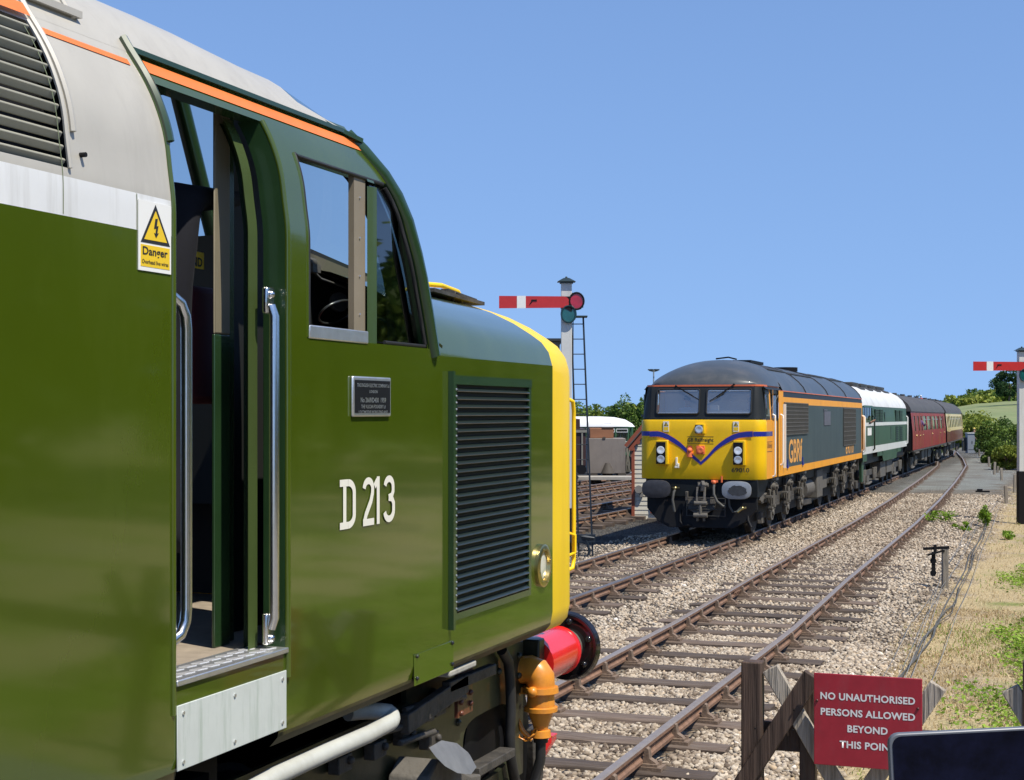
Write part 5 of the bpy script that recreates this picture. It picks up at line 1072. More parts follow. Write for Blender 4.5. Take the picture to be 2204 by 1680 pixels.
# roof of the long body
RP = [(1.35, 3.2), (1.28, 3.34), (1.16, 3.48), (.98, 3.63), (.74, 3.76), (.40, 3.86), (0, 3.90)]
rf = MB(); rows = []
for y in (2.45, 6.2, 6.24, 10.4, 10.44, 14.6, 14.64, L1): rows.append([(x, y, z) for x, z in RP] + [(-x, y, z) for x, z in reversed(RP[:-1])])
rf.grid(rows); rf.build('roof', ROOF_DK, YL, smooth=50, recalc=False)
rf = MB()
for y in (2.45, 6.2, 10.4, 14.6, L1 - .05): rf.tube([(x * 1.003, y, z + .006) for x, z in RP] + [(-x, y, z + .006) for x, z in reversed(RP[:-1])], .014, 6)
rf.build('roof_seam', BLACK, YL, smooth=60)
rf = MB()
for (y0, y1, x0, x1, h) in ((2.7, 5.9, .15, .85, .10), (6.6, 10.2, .1, .9, .12), (10.8, 13.9, .05, .75, .10), (15, 18, .1, .8, .08)):
    for s in (-1, 1):
        za = interp([(0, 3.90), (.4, 3.86), (.74, 3.76), (.98, 3.63)], x0); zb = interp([(0, 3.90), (.4, 3.86), (.74, 3.76), (.98, 3.63)], x1)
        rf.prism([(s * x0, y0, za + .01), (s * x1, y0, zb + .01), (s * x1, y0 + .15, zb + .04), (s * x0, y0 + .15, za + .05)], (0, y1 - y0, 0))
rf.build('roof_hatch', M('hatch_dark', (.03, .03, .03), .55, var=.4, vs=5), YL, bevel=.01)
rf = MB(); rf.tube([(.3, 2.5, 3.93), (.1, 2.55, 3.98), (-.2, 2.6, 3.95)], .018, 6); rf.box(-.25, .25, 4.6, 6.4, 3.92, 3.99); rf.cyl((0, 11.5, 3.9), (0, 11.5, 4.02), .35, n=18); rf.build('exhaust_cover', BLACK, YL)
en = MB(); en.prism([(-1.36, L1, 1.27), (1.36, L1, 1.27), (1.34, L1, 3.2), (.9, L1, 3.7), (0, L1, 3.88), (-.9, L1, 3.7), (-1.34, L1, 3.2)], (0, -.05, 0)); en.build('rear_end', BLACK, YL)
for y in (L1 - .1,):
    for dy in (.0, .16): h = MB(); h.tube([(HW, y + dy, 1.5), (HW + .06, y + dy, 1.55), (HW + .06, y + dy, 2.6), (HW, y + dy, 2.66)], .025, 8); h.build('cab_handrail', M('handrail_pale_orange', (.75, .5, .3), .4), YL, smooth=60)
# cab inside
q = MB(); q.box(-1.3, 1.3, 2.2, 2.24, 1.6, 3.3); q.box(-1.3, 1.3, .4, 2.2, 1.55, 1.6); q.build('cab_wall', M('cab_wall_grey', (.55, .56, .55), .7), YL)
q = MB(); q.box(-1.2, -.05, .2, .62, 1.6, 2.62); q.box(.12, 1.1, .2, .55, 1.6, 2.74); q.box(.15, .33, .24, .34, 2.74, 2.86); q.build('cab_desk', M('desk_pale', (.70, .71, .64), .6), YL, bevel=.02)
q = MB(); q.box(.3, .75, 1.6, 2.0, 2.95, 3.12); q.build('cab_locker', M('locker_pale', (.42, .42, .42), .6), YL, bevel=.03)
# underneath
q = MB(); q.box(-1.22, 1.22, .02, .3, .88, 1.262); q.prism([(1.22, .3, 1.26), (1.22, 1.6, 1.26), (1.22, .9, .95), (1.22, .3, .88)], (-2.44, 0, 0)); q.build('buffer_beam', M('beam_black', (.007, .010, .012), .6, var=.25, spec=.25), YL, bevel=.01)
q = MB(); q.box(-1.15, 1.15, .3, L1 - .2, 1.0, 1.26); q.box(-.95, .95, .5, L1 - .4, .3, 1.0); q.build('underframe', BLACK, YL)
for s in (-1, 1):
    x = s * .865
    q = MB(); q.lathe((x, .02, 1.06), (0, -1, 0), [(0, .17), (.05, .17), (.06, .13), (.45, .12)], 20); B_ = q.build('buffer', GRIME, YL, smooth=40)
    q = MB(); oval = []
    for k in range(36):
        a = 2 * math.pi * k / 36; c, s_ = math.cos(a), math.sin(a); oval.append((x + .315 * math.copysign(abs(c) ** .62, c), 1.06 + .19 * math.copysign(abs(s_) ** .72, s_)))
    rows = [[(x + (a - x) * f, -.45 - d, 1.06 + (b - 1.06) * f) for a, b in oval] for f, d in ((.5, 0), (.97, .01), (1, .03), (.985, .05), (.8, .062), (.45, .07), (.02, .073))]
    q.grid(rows, 0, True); q.build('buffer_head', M('buffer_head_dark', (.035, .035, .04), .5, var=.3, vs=10) if s < 0 else M('buffer_head_lit_grey', (.30, .32, .34), .4, .3, var=.12, vs=8), B_, smooth=40, recalc=False)  # right head's lit look is put into its grey; left head is dark
    if s > 0:
        q = MB(); g_ = random.Random(3); P = [(x + .03 + .20 * math.cos(a) * g_.uniform(.85, 1.1), -.525, 1.06 - .01 + .115 * math.sin(a) * g_.uniform(.85, 1.12)) for a in np.linspace(0, 2 * math.pi, 26, endpoint=False)]
        q.prism(P, (0, .03, 0)); q.build('grease_patch', M('grease', (.045, .047, .05), .5, var=.3, vs=20), B_)
q = MB(); q.box(-.06, .14, -.06, .05, 1.08, 1.2); q.prism([(.0, -.1, 1.0), (.06, -.3, 1.02), (.1, -.32, 1.16), (.06, -.25, 1.24), (.0, -.05, 1.2)], (.07, 0, 0)); q.cyl((-.02, -.16, 1.14), (.2, -.16, 1.14), .045, n=10); q.build('draw_hook', GRIME_L, YL, bevel=.008)
q = MB()
for x in (-.03, .13): q.obox((x, -.2, 1.1), (x, -.26, .78), (1, 0, 0), .045, .05)
q.cyl((-.09, -.26, .76), (.19, -.26, .76), .045, n=10); q.cyl((.05, -.26, .76), (.05, -.28, .5), .035, n=8); q.cyl((-.10, -.27, .5), (.2, -.27, .5), .05, n=10)
for x in (-.02, .12): q.obox((x, -.26, .5), (x, -.22, .38), (1, 0, 0), .05, .06)
q.build('screw_coupling', GRIME_L, YL, bevel=.006)
q = MB(); q.prism([(-.28, -.02, .88), (-.26, -.1, .62), (-.05, -.12, .5), (.12, -.12, .5), (.32, -.1, .64), (.34, -.02, .88)], (0, .08, 0)); q.box(-.32, -.26, -.12, -.03, .8, 1.0); q.build('coupling_plate', GRIME, YL, bevel=.01)
q = MB(); q.prism([(-1.2, .05, .9), (1.2, .05, .9), (1.2, .05, .62), (.95, .0, .35), (.7, -.05, .22), (-.7, -.05, .22), (-.95, .0, .35), (-1.2, .05, .62)], (0, .12, 0)); q.build('snow_plough', BLACK, YL, bevel=.01)
q = MB()
for x in (-.28, .55): q.tube([(x, -.10, .86), (x, -.12, .47)], .012, 6)
for z in (.86, .74, .62, .48): q.tube([(-.28, -.11, z), (.55, -.11, z)], .01, 6)
q.build('front_step_frame', M('frame_dim', (.03, .032, .034), .5), YL)
def hose(P, r, mt, nm='air_hose'): q = MB(); q.tube(P, r, 8); return q.build(nm, mt, YL, smooth=60)
HG = M('hose_grey', (.075, .075, .07), .6)
hose([(-.54, -.04, 1.06), (-.57, -.1, .98), (-.59, -.14, .82), (-.57, -.14, .7), (-.55, -.12, .56)], .03, HG)
hose([(.30, -.04, 1.2), (.30, -.1, 1.08), (.31, -.14, .95), (.38, -.15, .8), (.5, -.14, .7), (.56, -.12, .68)], .03, HG)
hose([(.66, -.04, .98), (.63, -.1, .85), (.65, -.14, .7), (.72, -.14, .58), (.80, -.13, .58), (.9, -.12, .68)], .022, HG)
hose([(-.45, 0, .6), (-.44, -.06, .35), (-.38, -.08, .27), (-.2, -.04, .26)], .03, BLACK)
hose([(1.0, .1, .62), (1.02, 0, .4), (1.1, -.05, .25)], .03, BLACK)
q = MB(); q.sphere((-.55, -.06, 1.06), .045, 10, 6); q.box(-.62, -.46, -.07, -.04, 1.06, 1.09); q.tube([(.82, -.13, .58), (.92, -.12, .66), (1.0, -.1, .68)], .028, 8); q.sphere((.92, -.12, .66), .04, 8, 6); q.build('brass_cock', BRASS, YL, smooth=50)
q = MB(); q.sphere((.30, -.06, 1.2), .05, 10, 6); q.box(.24, .38, -.07, -.03, 1.2, 1.25); q.cyl((.46, -.04, 1.2), (.46, -.04, 1.33), .02, n=8); q.build('red_cock', SALMON, YL, smooth=50)
# wheels, bogies, tanks
def wheels(par, ys, mat, r=.53, gx=.75):
    for y in ys:
        q = MB()
        for s in (-1, 1): q.lathe((s * (gx - .06), y, r), (s, 0, 0), [(0, r + .03), (.03, r + .03), (.035, r), (.13, r), (.135, r - .07), (.10, r - .2), (.14, .1)], 28)
        q.cyl((-gx, y, r), (gx, y, r), .08, n=10); q.build('wheelset', mat, par, smooth=40)
AX = [1.75, 3.9, 6.1, 12.65, 14.8, 17.0]
wheels(YL, AX, GRIME)
for s in (-1, 1):
    for b in (0, 3):
        ya, yb = AX[b] - .9, AX[b + 2] + .9; x = s * 1.16
        q = MB(); q.box(min(x, x - s * .12), max(x, x - s * .12), ya, yb, .70, .88)
        for y in (AX[b] + 1.08, AX[b + 1] + 1.1): q.box(min(x, x - s * .1), max(x, x - s * .1), y - .5, y + .5, .56, .72)
        BGF = q.build('bogie_frame', GRIME, YL, bevel=.02)
        for y in AX[b:b + 3]:
            q = MB(); q.lathe((s * 1.02, y, 1.05), (s, 0, 0), [(0, .10), (.14, .10), (.145, .13), (.17, .13), (.175, .10), (.19, .10), (.195, .13), (.22, .13), (.225, .09), (.30, .08), (.305, .045), (.36, .045)], 16); q.build('damper', GRIME_L, BGF, smooth=40)
            q = MB(); q.prism([(x, y - .22, .58), (x, y + .22, .58), (x, y + .18, .36), (x, y + .10, .30), (x, y - .10, .30), (x, y - .18, .36)], (s * .09, 0, 0)); q.cyl((x + s * .09, y, .47), (x + s * .13, y, .47), .07, n=10); q.build('axlebox', GRIME_L, BGF, bevel=.012)
            q = MB()
            for dy in (-.28, .28): q.cyl((s * 1.22, y + dy, .52), (s * 1.22, y + dy, 1.0), .045, n=8); q.box(min(s * 1.17, s * 1.27), max(s * 1.17, s * 1.27), y + dy - .09, y + dy + .09, .58, .64)
            q.tube([(s * 1.25, y - .4, 1.0), (s * 1.27, y - .36, .75), (s * 1.27, y - .3, .6), (s * 1.25, y - .1, .55)], .028, 6); q.tube([(s * 1.26, y + .1, 1.15), (s * 1.28, y + .34, 1.1), (s * 1.28, y + .42, .85)], .03, 6); q.box(min(s * 1.2, s * 1.34), max(s * 1.2, s * 1.34), y - .62, y - .42, .83, .87)
            q.build('suspension_link', GRIME_L, BGF, smooth=40)
            q = MB(); q.box(min(s * 1.2, s * 1.3), max(s * 1.2, s * 1.3), y + .25, y + .55, 1.18, 1.24); q.build('pale_bracket', M('dusty_white', (.42, .41, .37), .7, var=.2), BGF)
    q = MB(); q.prism([(s * 1.0, .55, .98), (s * 1.0, .95, 1.0), (s * 1.0, 1.0, .82), (s * 1.0, .7, .74), (s * 1.0, .5, .8)], (s * .2, 0, 0)); q.tube([(s * 1.1, .9, .9), (s * 1.15, 1.6, .88)], .05, 8); q.tube([(s * .95, .65, .76), (s * .9, .55, .5), (s * .85, .7, .25)], .03, 6); q.box(min(s * 1.0, s * 1.1), max(s * 1.0, s * 1.1), 1.25, 1.6, .25, .5); q.build('sand_gear', GRIME_L, YL, bevel=.01)
    q = MB(); q.cyl((s * .95, 7.5, .72), (s * .95, 8.9, .72), .26, n=18); q.cyl((s * .95, 7.3, 1.08), (s * .95, 8.3, 1.08), .16, n=14); q.build('air_tank', GRIME_L, YL, smooth=40)
    q = MB(); q.box(min(s * .7, s * 1.22), max(s * .7, s * 1.22), 9.2, 10.3, .42, 1.18); q.box(min(s * .7, s * 1.15), max(s * .7, s * 1.15), 10.5, 11.7, .6, 1.1); q.build('battery_box', GRIME_L, YL, bevel=.02)
    q = MB(); q.prism([(s * 1.1, 7.2, .5), (s * 1.1, 9.0, .42), (s * 1.1, 9.0, .28), (s * 1.1, 7.6, .30)], (-s * 2.2 if s > 0 else s * 0.05, 0, 0)); q.build('fuel_tank', GRIME, YL, bevel=.02)
# ------------------------------------------------------------------ the rest of the train
def vehicle(name, label, cat, y0, y1, grp=None):
    x0, x1 = XL(y0), XL(y1); r = empty(name, (x0, y0, zg(y0)), (-.004, 0, -math.atan2(x1 - x0, y1 - y0))); tag(r, label, cat, grp); return r
def qrect(m, s, hw, y0, y1, z0, z1, mi=0, e=0, top_in=0):
    m.add([(s * (hw + e), y0, z0), (s * (hw + e), y1, z0), (s * (hw + e - top_in), y1, z1), (s * (hw + e - top_in), y0, z1)], [(0, 1, 2, 3) if s > 0 else (3, 2, 1, 0)], mi)
def sbx(m, s, x, t, y0, y1, z0, z1): m.box(min(s * x, s * (x + t)), max(s * x, s * (x + t)), y0, y1, z0, z1)
def roofmesh(prof, ys): 
    m = MB(); m.grid([[(x, y, z) for x, z in prof] + [(-x, y, z) for x, z in reversed(prof[:-1])] for y in ys])
    for y in (ys[0], ys[-1]): m.add([(x, y, z) for x, z in prof] + [(-x, y, z) for x, z in reversed(prof[:-1])], [tuple(range(2 * len(prof) - 1))])
    return m
def bogie(par, yc, wb, side=True):
    wheels(par, (yc - wb / 2, yc + wb / 2), GRIME, .46)
    for s in (-1, 1):
        q = MB(); sbx(q, s, 1.05, .08, yc - wb / 2 - .5, yc + wb / 2 + .5, .55, .75); B = q.build('bogie_frame', GRIME, par, bevel=.01)
        for y in (yc - wb / 2, yc + wb / 2):
            q = MB(); sbx(q, s, 1.1, .1, y - .14, y + .14, .34, .62); q.cyl((s * 1.16, y - .3, .42), (s * 1.16, y - .3, .8), .07, n=8); q.cyl((s * 1.16, y + .3, .42), (s * 1.16, y + .3, .8), .07, n=8); q.build('axlebox', GRIME_L, B, bevel=.01)
        q = MB(); q.tube([(s * 1.14, yc - .9, .3), (s * 1.14, yc, .26), (s * 1.14, yc + .9, .3)], .04, 6); sbx(q, s, 1.02, .12, yc - .35, yc + .35, .3, .55); q.build('brake_gear', GRIME_L, B)
# ---- old green locomotive with the white roof
GL = vehicle('diesel_locomotive', 'old green diesel locomotive with white roof and two white stripes, second in the train', 'locomotive', 51.4, 67.6)
L2 = 16.3; H2 = 1.34
for s in (1, -1):
    q = MB(); R_ = lambda *a, **k: qrect(q, s, H2, *a, **k)
    R_(0, L2, 1.36, 1.60, 1); R_(0, L2, 1.60, 2.30, 0); R_(0, L2, 2.30, 2.42, 1, .012); R_(0, .35, 2.42, 2.98, 0, top_in=.03); R_(.35, 3.1, 2.42, 2.50, 0); R_(.35, 3.1, 2.93, 3.0, 0, top_in=.02); R_(1.3, 1.5, 2.5, 2.93, 0, .004); R_(2.3, 2.5, 2.5, 2.93, 0, .004); R_(3.1, L2, 2.42, 2.98, 0, top_in=.04)
    R_(0, 1.2, 1.12, 1.36, 0); R_(6.6, 11.6, .98, 1.36, 0); q.prism([(s * H2, 6.0, 1.36), (s * H2, 6.6, 1.36), (s * H2, 6.6, .98)], (-s * .02, 0, 0)); q.prism([(s * H2, 12.2, 1.36), (s * H2, 11.6, 1.36), (s * H2, 11.6, .98)], (-s * .02, 0, 0)); R_(4.5, 6.6, 1.2, 1.36, 0); R_(11.6, 13.6, 1.2, 1.36, 0)
    q.build('body_side', [C31_GREEN, WHITE], GL, recalc=False, weld=False, smooth=0)
    for y0, y1 in ((.35, 1.3), (1.5, 2.3), (2.5, 3.1)):
        q = MB(); qrect(q, s, H2 - .05, y0, y1, 2.5, 2.93); q.build('cab_window', GLASS_D, GL, recalc=False)
    for y0, y1, z0, z1 in ((3.7, 4.9, 2.44, 2.88), (5.2, 6.4, 2.44, 2.88), (11.3, 12.5, 2.44, 2.88), (13.0, 14.2, 2.44, 2.88), (11.3, 12.5, 1.66, 2.24), (13.0, 14.2, 1.66, 2.24)):
        q = MB(); sbx(q, s, H2 - .03, .036, y0, y1, z0, z1); G_ = q.build('louvre', M('louvre_dark', (.012, .014, .012), .6), GL)
        q = MB()
        for k in range(8): z = z0 + .03 + (z1 - z0) * k / 8; sbx(q, s, H2 + .007, .02, y0 - .03, y1 + .03, z, z + .022)
        q.build('louvre_slat', C31_GREEN, G_)
    q = MB(); sbx(q, s, H2, .012, 1.35, 2.5, 1.98, 2.24); q.build('number_panel', WHITE2, GL)
    for y in (.1, 3.0, L2 - .3): q = MB(); q.tube([(s * H2, y, 1.45), (s * (H2 + .06), y, 1.5), (s * (H2 + .06), y, 2.6), (s * H2, y, 2.65)], .028, 6); q.build('handrail', WHITE2 if y != 3.0 else M('rail_dark', (.02, .03, .02), .4), GL, smooth=60)
    for y in (7.0, 9.3): q = MB(); sbx(q, s, H2, .01, y, y + .22, 1.75 if y > 9 else 2.45, 2.25 if y > 9 else 2.8); q.build('panel_door', M('panel_shadow', (.02, .04, .028), .5), GL)
roofmesh([(1.31, 2.98), (1.27, 3.12), (1.15, 3.32), (.95, 3.50), (.65, 3.66), (.3, 3.75), (0, 3.78)], [0, 4, 8, 12, L2]).build('roof', WHITE_ROOF, GL, smooth=50)
q = MB()
for y0, y1 in ((4.2, 6.0), (6.8, 8.8), (9.6, 11.6), (12.4, 15.2)):
    q.box(-.5, .5, y0, y1, 3.74, 3.86); q.prism([(.35, y0, 3.76), (.8, y0, 3.58), (.8, y0 + .1, 3.63), (.35, y0 + .1, 3.80)], (0, (y1 - y0) * .7, 0))
q.build('roof_fan', M('fan_dark', (.03, .03, .03), .6), GL, bevel=.02)
q = MB(); q.box(-1.3, 1.3, 0, .05, 1.1, 3.0); q.box(-1.3, 1.3, L2 - .05, L2, 1.1, 3.0); q.box(-1.2, 1.2, .1, L2 - .1, 1.0, 1.36); q.build('body_end', BLACK, GL)
for yc in (3.4, 13.2): bogie(GL, yc, 3.4)
wheels(GL, (3.4, 13.2), GRIME, .46)
for a_, b_, z_ in ((6.9, 8.8, .35), (9.2, 11.4, .45)):
    for s in (-1, 1): q = MB(); sbx(q, s, .8, .4, a_, b_, z_, .95); q.build('battery_box', GRIME_L, GL, bevel=.02)
q = MB(); q.box(-1.2, 1.2, -.1, .05, .85, 1.2); q.box(-1.15, 1.15, -.2, .6, .25, .5)
for s in (-1, 1): q.cyl((s * .865, -.5, 1.05), (s * .865, 0, 1.05), .12, n=10); q.cyl((s * .865, -.55, 1.05), (s * .865, -.5, 1.05), .23, n=16)
q.build('buffer_beam', GRIME, GL, bevel=.01)
q = MB(); q.prism([(1.2, .15, 1.2), (1.2, .9, 1.2), (1.2, .55, .45), (1.2, .25, .45)], (.08, 0, 0)); q.build('cab_steps', C31_GREEN, GL)
# ---- two coaches
def coach(label, y0, y1, body, windows, upper=None):
    r = vehicle('railway_coach', label, 'coach', y0, y1); Lc = y1 - y0; hw = 1.4
    for s in (1, -1):
        q = MB(); rows = [(1.13, 0), (1.2, .0), (1.9, .0), (2.3, .03), (2.88, .10)]
        segs = [0.0]
        for a, b in windows: segs += [a, b]
        segs.append(Lc); WZ0, WZ1 = 1.98, 2.66
        def st(y0_, y1_, z0, z1, mi): 
            f = lambda z: s * (hw - interp(rows, z)); q.add([(f(z0), y0_, z0), (f(z0), y1_, z0), (f(z1), y1_, z1), (f(z1), y0_, z1)], [(0, 1, 2, 3) if s > 0 else (3, 2, 1, 0)], mi)
        up = 1 if upper else 0
        st(0, Lc, 1.13, 1.78, 0); st(0, Lc, 1.78, WZ0, up); st(0, Lc, WZ1, 2.88, up)
        for i in range(0, len(segs), 2): st(segs[i], segs[i + 1], WZ0, WZ1, up)
        q.build('body_side', [body] + ([upper] if upper else []), r, recalc=False, weld=False, smooth=0)
        for a, b in windows:
            f = lambda z: s * (hw - interp(rows, z) - .02); q = MB(); q.add([(f(WZ0), a, WZ0), (f(WZ0), b, WZ0), (f(WZ1), b, WZ1), (f(WZ1), a, WZ1)], [(0, 1, 2, 3)]); w_ = q.build('window', GLASS_W, r, recalc=False)
            if b - a > 1:
                q = MB(); q.obox((f(2.5) + s * .02, a, 2.50), (f(2.5) + s * .02, b, 2.50), (0, 0, 1), .03, .02); q.build('glazing_bar', ALU, w_)
        q = MB(); sbx(q, s, hw - .05, .1, 0, Lc, 1.06, 1.12); q.build('solebar', GRIME, r)
        q = MB(); sbx(q, s, hw - .02, .12, .6, 2.4, .98, 1.04); sbx(q, s, hw - .02, .12, Lc - 2.6, Lc - .8, .98, 1.04); q.build('footboard', GRIME_L, r)
        q = MB(); 
        for a, b in windows:
            if b - a < .75: q.sphere((s * (hw + .02), b + .12, 1.75), .035, 8, 6); q.box(min(s * hw, s * (hw + .01)), max(s * hw, s * (hw + .01)), a - .14, a - .12, 1.2, 2.8); q.box(min(s * hw, s * (hw + .01)), max(s * hw, s * (hw + .01)), b + .16, b + .18, 1.2, 2.8)
        q.build('door_handle', BRASS, r)
    roofmesh([(1.34, 2.86), (1.30, 3.0), (1.18, 3.2), (.98, 3.38), (.7, 3.54), (.35, 3.64), (0, 3.67)], [0, 5, 10, 15, Lc]).build('roof', COACH_ROOF, r, smooth=60)
    q = MB(); q.prism([(-1.38, .03, 1.13), (1.38, .03, 1.13), (1.38, .03, 1.9), (1.3, .03, 2.88), (-1.3, .03, 2.88), (-1.38, .03, 1.9)], (0, .05, 0)); q.box(-1.36, 1.36, Lc - .08, Lc - .02, 1.13, 2.9); q.build('body_end', BLACK, r)
    q = MB(); q.box(-.5, .5, -.45, .03, 1.1, 3.2); q.box(.75, .85, -.12, .03, 1.2, 3.0); q.box(1.15, 1.22, -.1, .03, 1.4, 1.55); q.build('gangway', BLACK, r, bevel=.03)
    q = MB()
    for k in range(5): q.cyl((0, 2 + k * Lc / 5.2, 3.66), (0, 2 + k * Lc / 5.2, 3.78), .12, n=10)
    q.build('roof_vent', COACH_ROOF, r, smooth=40)
    q = MB(); q.box(-1.1, 1.1, .4, Lc - .4, 1.0, 1.1); q.build('underframe', BLACK, r)
    q = MB()
    for s in (-1, 1):
        for a, b, z in ((7.6, 9.2, .5), (9.8, 10.8, .4), (11.6, 13.4, .55)): sbx(q, s, .75, .45, a, b, z, 1.0)
        q.tube([(s * 1.0, 4.6, .98), (s * 1.0, 7.0, .55), (s * 1.0, Lc - 7, .55), (s * 1.0, Lc - 4.6, .98)], .04, 6)
    q.build('battery_box', GRIME_L, r, bevel=.02)
    for yc in (2.9, Lc - 2.9): bogie(r, yc, 2.5)
    for s in (-1, 1): q = MB(); q.cyl((s * .865, -.5, 1.05), (s * .865, 0, 1.05), .1, n=10); q.cyl((s * .865, -.55, 1.05), (s * .865, -.5, 1.05), .22, n=16); q.build('buffer', GRIME, r)
    return r
GLASS_W = M('coach_glass', (.09, .085, .07), .12, coat=.4, var=.5, vs=.8)
RC = coach('maroon railway coach with dark grey roof behind the old green locomotive', 70.0, 92.3, MAROON, [(1.2, 1.8), (3.3, 3.9), (5.0, 5.6), (6.3, 8.3), (9.0, 10.8), (11.0, 11.6), (12.3, 14.2), (14.9, 16.4), (16.9, 17.5), (18.2, 19.6), (20.3, 20.9)])
CC = coach('cream and maroon railway coach at the far end of the train', 93.6, 113.4, M('lower_maroon', (.14, .016, .014), .35, coat=.2, var=.12), [(.9, 1.5), (2.2, 2.9), (3.6, 4.8), (5.5, 6.7), (7.4, 8.6), (9.3, 10.5), (11.2, 12.4), (13.1, 14.3), (15, 16.2), (16.9, 17.8), (18.4, 19.0)], CREAM)
# ------------------------------------------------------------------ semaphore signals
GLR = M('spectacle_red', (.42, .008, .02), .1, coat=.6, var=.35, vs=6); GLG = M('spectacle_green', (.012, .10, .10), .12, coat=.5, var=.25, vs=6)
POSTW = M('post_white', (.60, .60, .57), .55, var=.05, vs=4, dirt=(.42, .41, .37), da=.5, ds=(12, 12, .6))
LADD = M('ladder_blue_black', (.010, .018, .028), .5, var=.2)
def semaphore(label, X, Y, top, arm_z, arm_l, pw, ladder, base_black, arm_tail=.25):
    zb = ground_z(X, Y); r = empty('semaphore_signal', (X, Y, zb), (0, 0, TH)); tag(r, label, 'railway signal'); T = top - zb; A = arm_z - zb
    q = MB(); q.prism([(-pw / 2, -pw / 2, base_black), (pw / 2, -pw / 2, base_black), (pw / 2, pw / 2, base_black), (-pw / 2, pw / 2, base_black)], (0, 0, T - base_black - .12)); q.build('post', POSTW, r, bevel=.008)
    q = MB(); q.box(-pw / 2 - .01, pw / 2 + .01, -pw / 2 - .01, pw / 2 + .01, -.3, base_black); q.box(-pw / 2 - .006, pw / 2 + .006, -pw / 2 - .006, pw / 2 + .006, A - .12, A + .12); q.build('post_base', BLACK, r, bevel=.008)
    q = MB(); q.box(-pw * .62, pw * .62, -pw * .62, pw * .62, T - .12, T - .09); h = pw * .85
    q.add([(-h, -h, T - .09), (h, -h, T - .09), (h, h, T - .09), (-h, h, T - .09), (-h * .3, -h * .3, T - .01), (h * .3, -h * .3, T - .01), (h * .3, h * .3, T - .01), (-h * .3, h * .3, T - .01)], [(0, 3, 2, 1), (4, 5, 6, 7), (0, 1, 5, 4), (1, 2, 6, 5), (2, 3, 7, 6), (3, 0, 4, 7)]); q.sphere((0, 0, T), .025, 8, 6); q.build('finial', M('finial_dark', (.018, .03, .025), .4, coat=.2), r)
    yA = -pw / 2 - .05
    q = MB(); hw = .125; n = 10; pts = [(-arm_l, yA, A - hw), (-arm_l, yA, A + hw), (-.06, yA, A + hw * .92)] + [(-.06 + hw * .92 * math.sin(a), yA, A + hw * .92 * math.cos(a)) for a in np.linspace(.2, math.pi - .2, n)] + [(-.06, yA, A - hw * .92)]
    q.prism(pts, (0, -.02, 0)); AR = q.build('signal_arm', RED, r)
    q = MB(); q.box(-arm_l * .735, -arm_l * .605, yA - .024, yA - .0205, A - hw, A + hw); q.build('white_stripe', WHITE2, AR)
    q = MB(); q.box(-arm_l * .52, -arm_l * .44, yA - .03, yA - .02, A + .02, A + .05); q.tube([(-arm_l * .5, yA - .03, A + .035), (-arm_l * .54, yA - .03, A - .03)], .01, 6); q.build('arm_bracket', BLACK, AR)
    for (cx, cz, mt, nm) in ((.20, .02, GLR, 'red_lens'), (.04, -.24, GLG, 'green_lens')):
        q = MB(); q.tube([(cx + .145 * math.cos(a), yA - .01, A + cz + .145 * math.sin(a) * 1.15) for a in np.linspace(0, 2 * math.pi, 20, endpoint=False)], .02, 6, closed=True); SP = q.build('spectacle', BLACK if 'red' in nm else M('spectacle_teal', (.01, .05, .06), .4), AR, smooth=60)
        q = MB(); q.add([(cx + .14 * math.cos(a), yA - .01, A + cz + .14 * math.sin(a) * 1.15) for a in np.linspace(0, 2 * math.pi, 20, endpoint=False)], [tuple(range(20))]); q.build(nm, mt, SP, recalc=False)
    q = MB(); q.prism([(-.1, yA, A - .1), (.0, yA, A + .08), (.12, yA, A - .08), (.1, yA, A - .2)], (0, -.016, 0)); q.build('arm_casting', BLACK, AR)
    q = MB(); q.cyl((.27, .02, A - .10), (.27, .02, A + .13), .075, n=12); q.cyl((.27, .02, A + .13), (.27, .02, A + .19), .05, .02, n=12); q.box(.05, .3, -.02, .06, A - .13, A - .10); q.box(.1, .42, -.16, .16, A - .30, A - .27); q.box(0, .2, -.02, .02, A + .17, A + .2); q.build('signal_lamp', M('lamp_case', (.02, .03, .022), .45), r, smooth=40)
    if ladder:
        q = MB(); zt = A - .28
        for dx, ex in ((.10, .25), (.34, .53)): q.obox((dx, .0, zt), (ex, -.10, 0), (0, 1, 0), .06, .034)
        n = int(zt / .3)
        for k in range(n): t = (k + .5) / n; z = zt * (1 - t); q.tube([(.10 + .15 * t, -.10 * t, z), (.34 + .19 * t, -.10 * t, z)], .010, 6)
        q.build('ladder', LADD, r, smooth=40)
    q = MB(); q.tube([(pw / 2 + .03, -.04, 0.2), (pw / 2 + .03, -.04, A - .25)], .008, 5); q.build('pull_rod', GRIME, r, smooth=60)
    return r
v = onD(1219, 885, 31.0)
SL = semaphore('white post semaphore with a ladder, its red arm pointing left beside the green nose', v.x, v.y, onD(1219, 598, 31).z, onD(1219, 652, 31).z, 1.36, .215, True, 1.0)
q = MB(); q.tube([(.2, -.1, .45), (.36, -.16, .42), (.55, -.14, .40)], .05, 6); q.tube([(.38, -.16, .42), (.46, -.16, .15), (.42, -.16, 0)], .03, 6); q.obox((-.2, -.15, .40), (.58, -.15, .40), (0, 0, 1), .16, .05); q.build('wire_crank', LADD, SL, smooth=40)
v = onD(2199, 885, 41.5)
semaphore('white post semaphore with a black base at the right edge, red arm pointing left', v.x, v.y, onD(2197, 748, 41.5).z, onD(2197, 789, 41.5).z, 1.36, .20, False, 1.42)
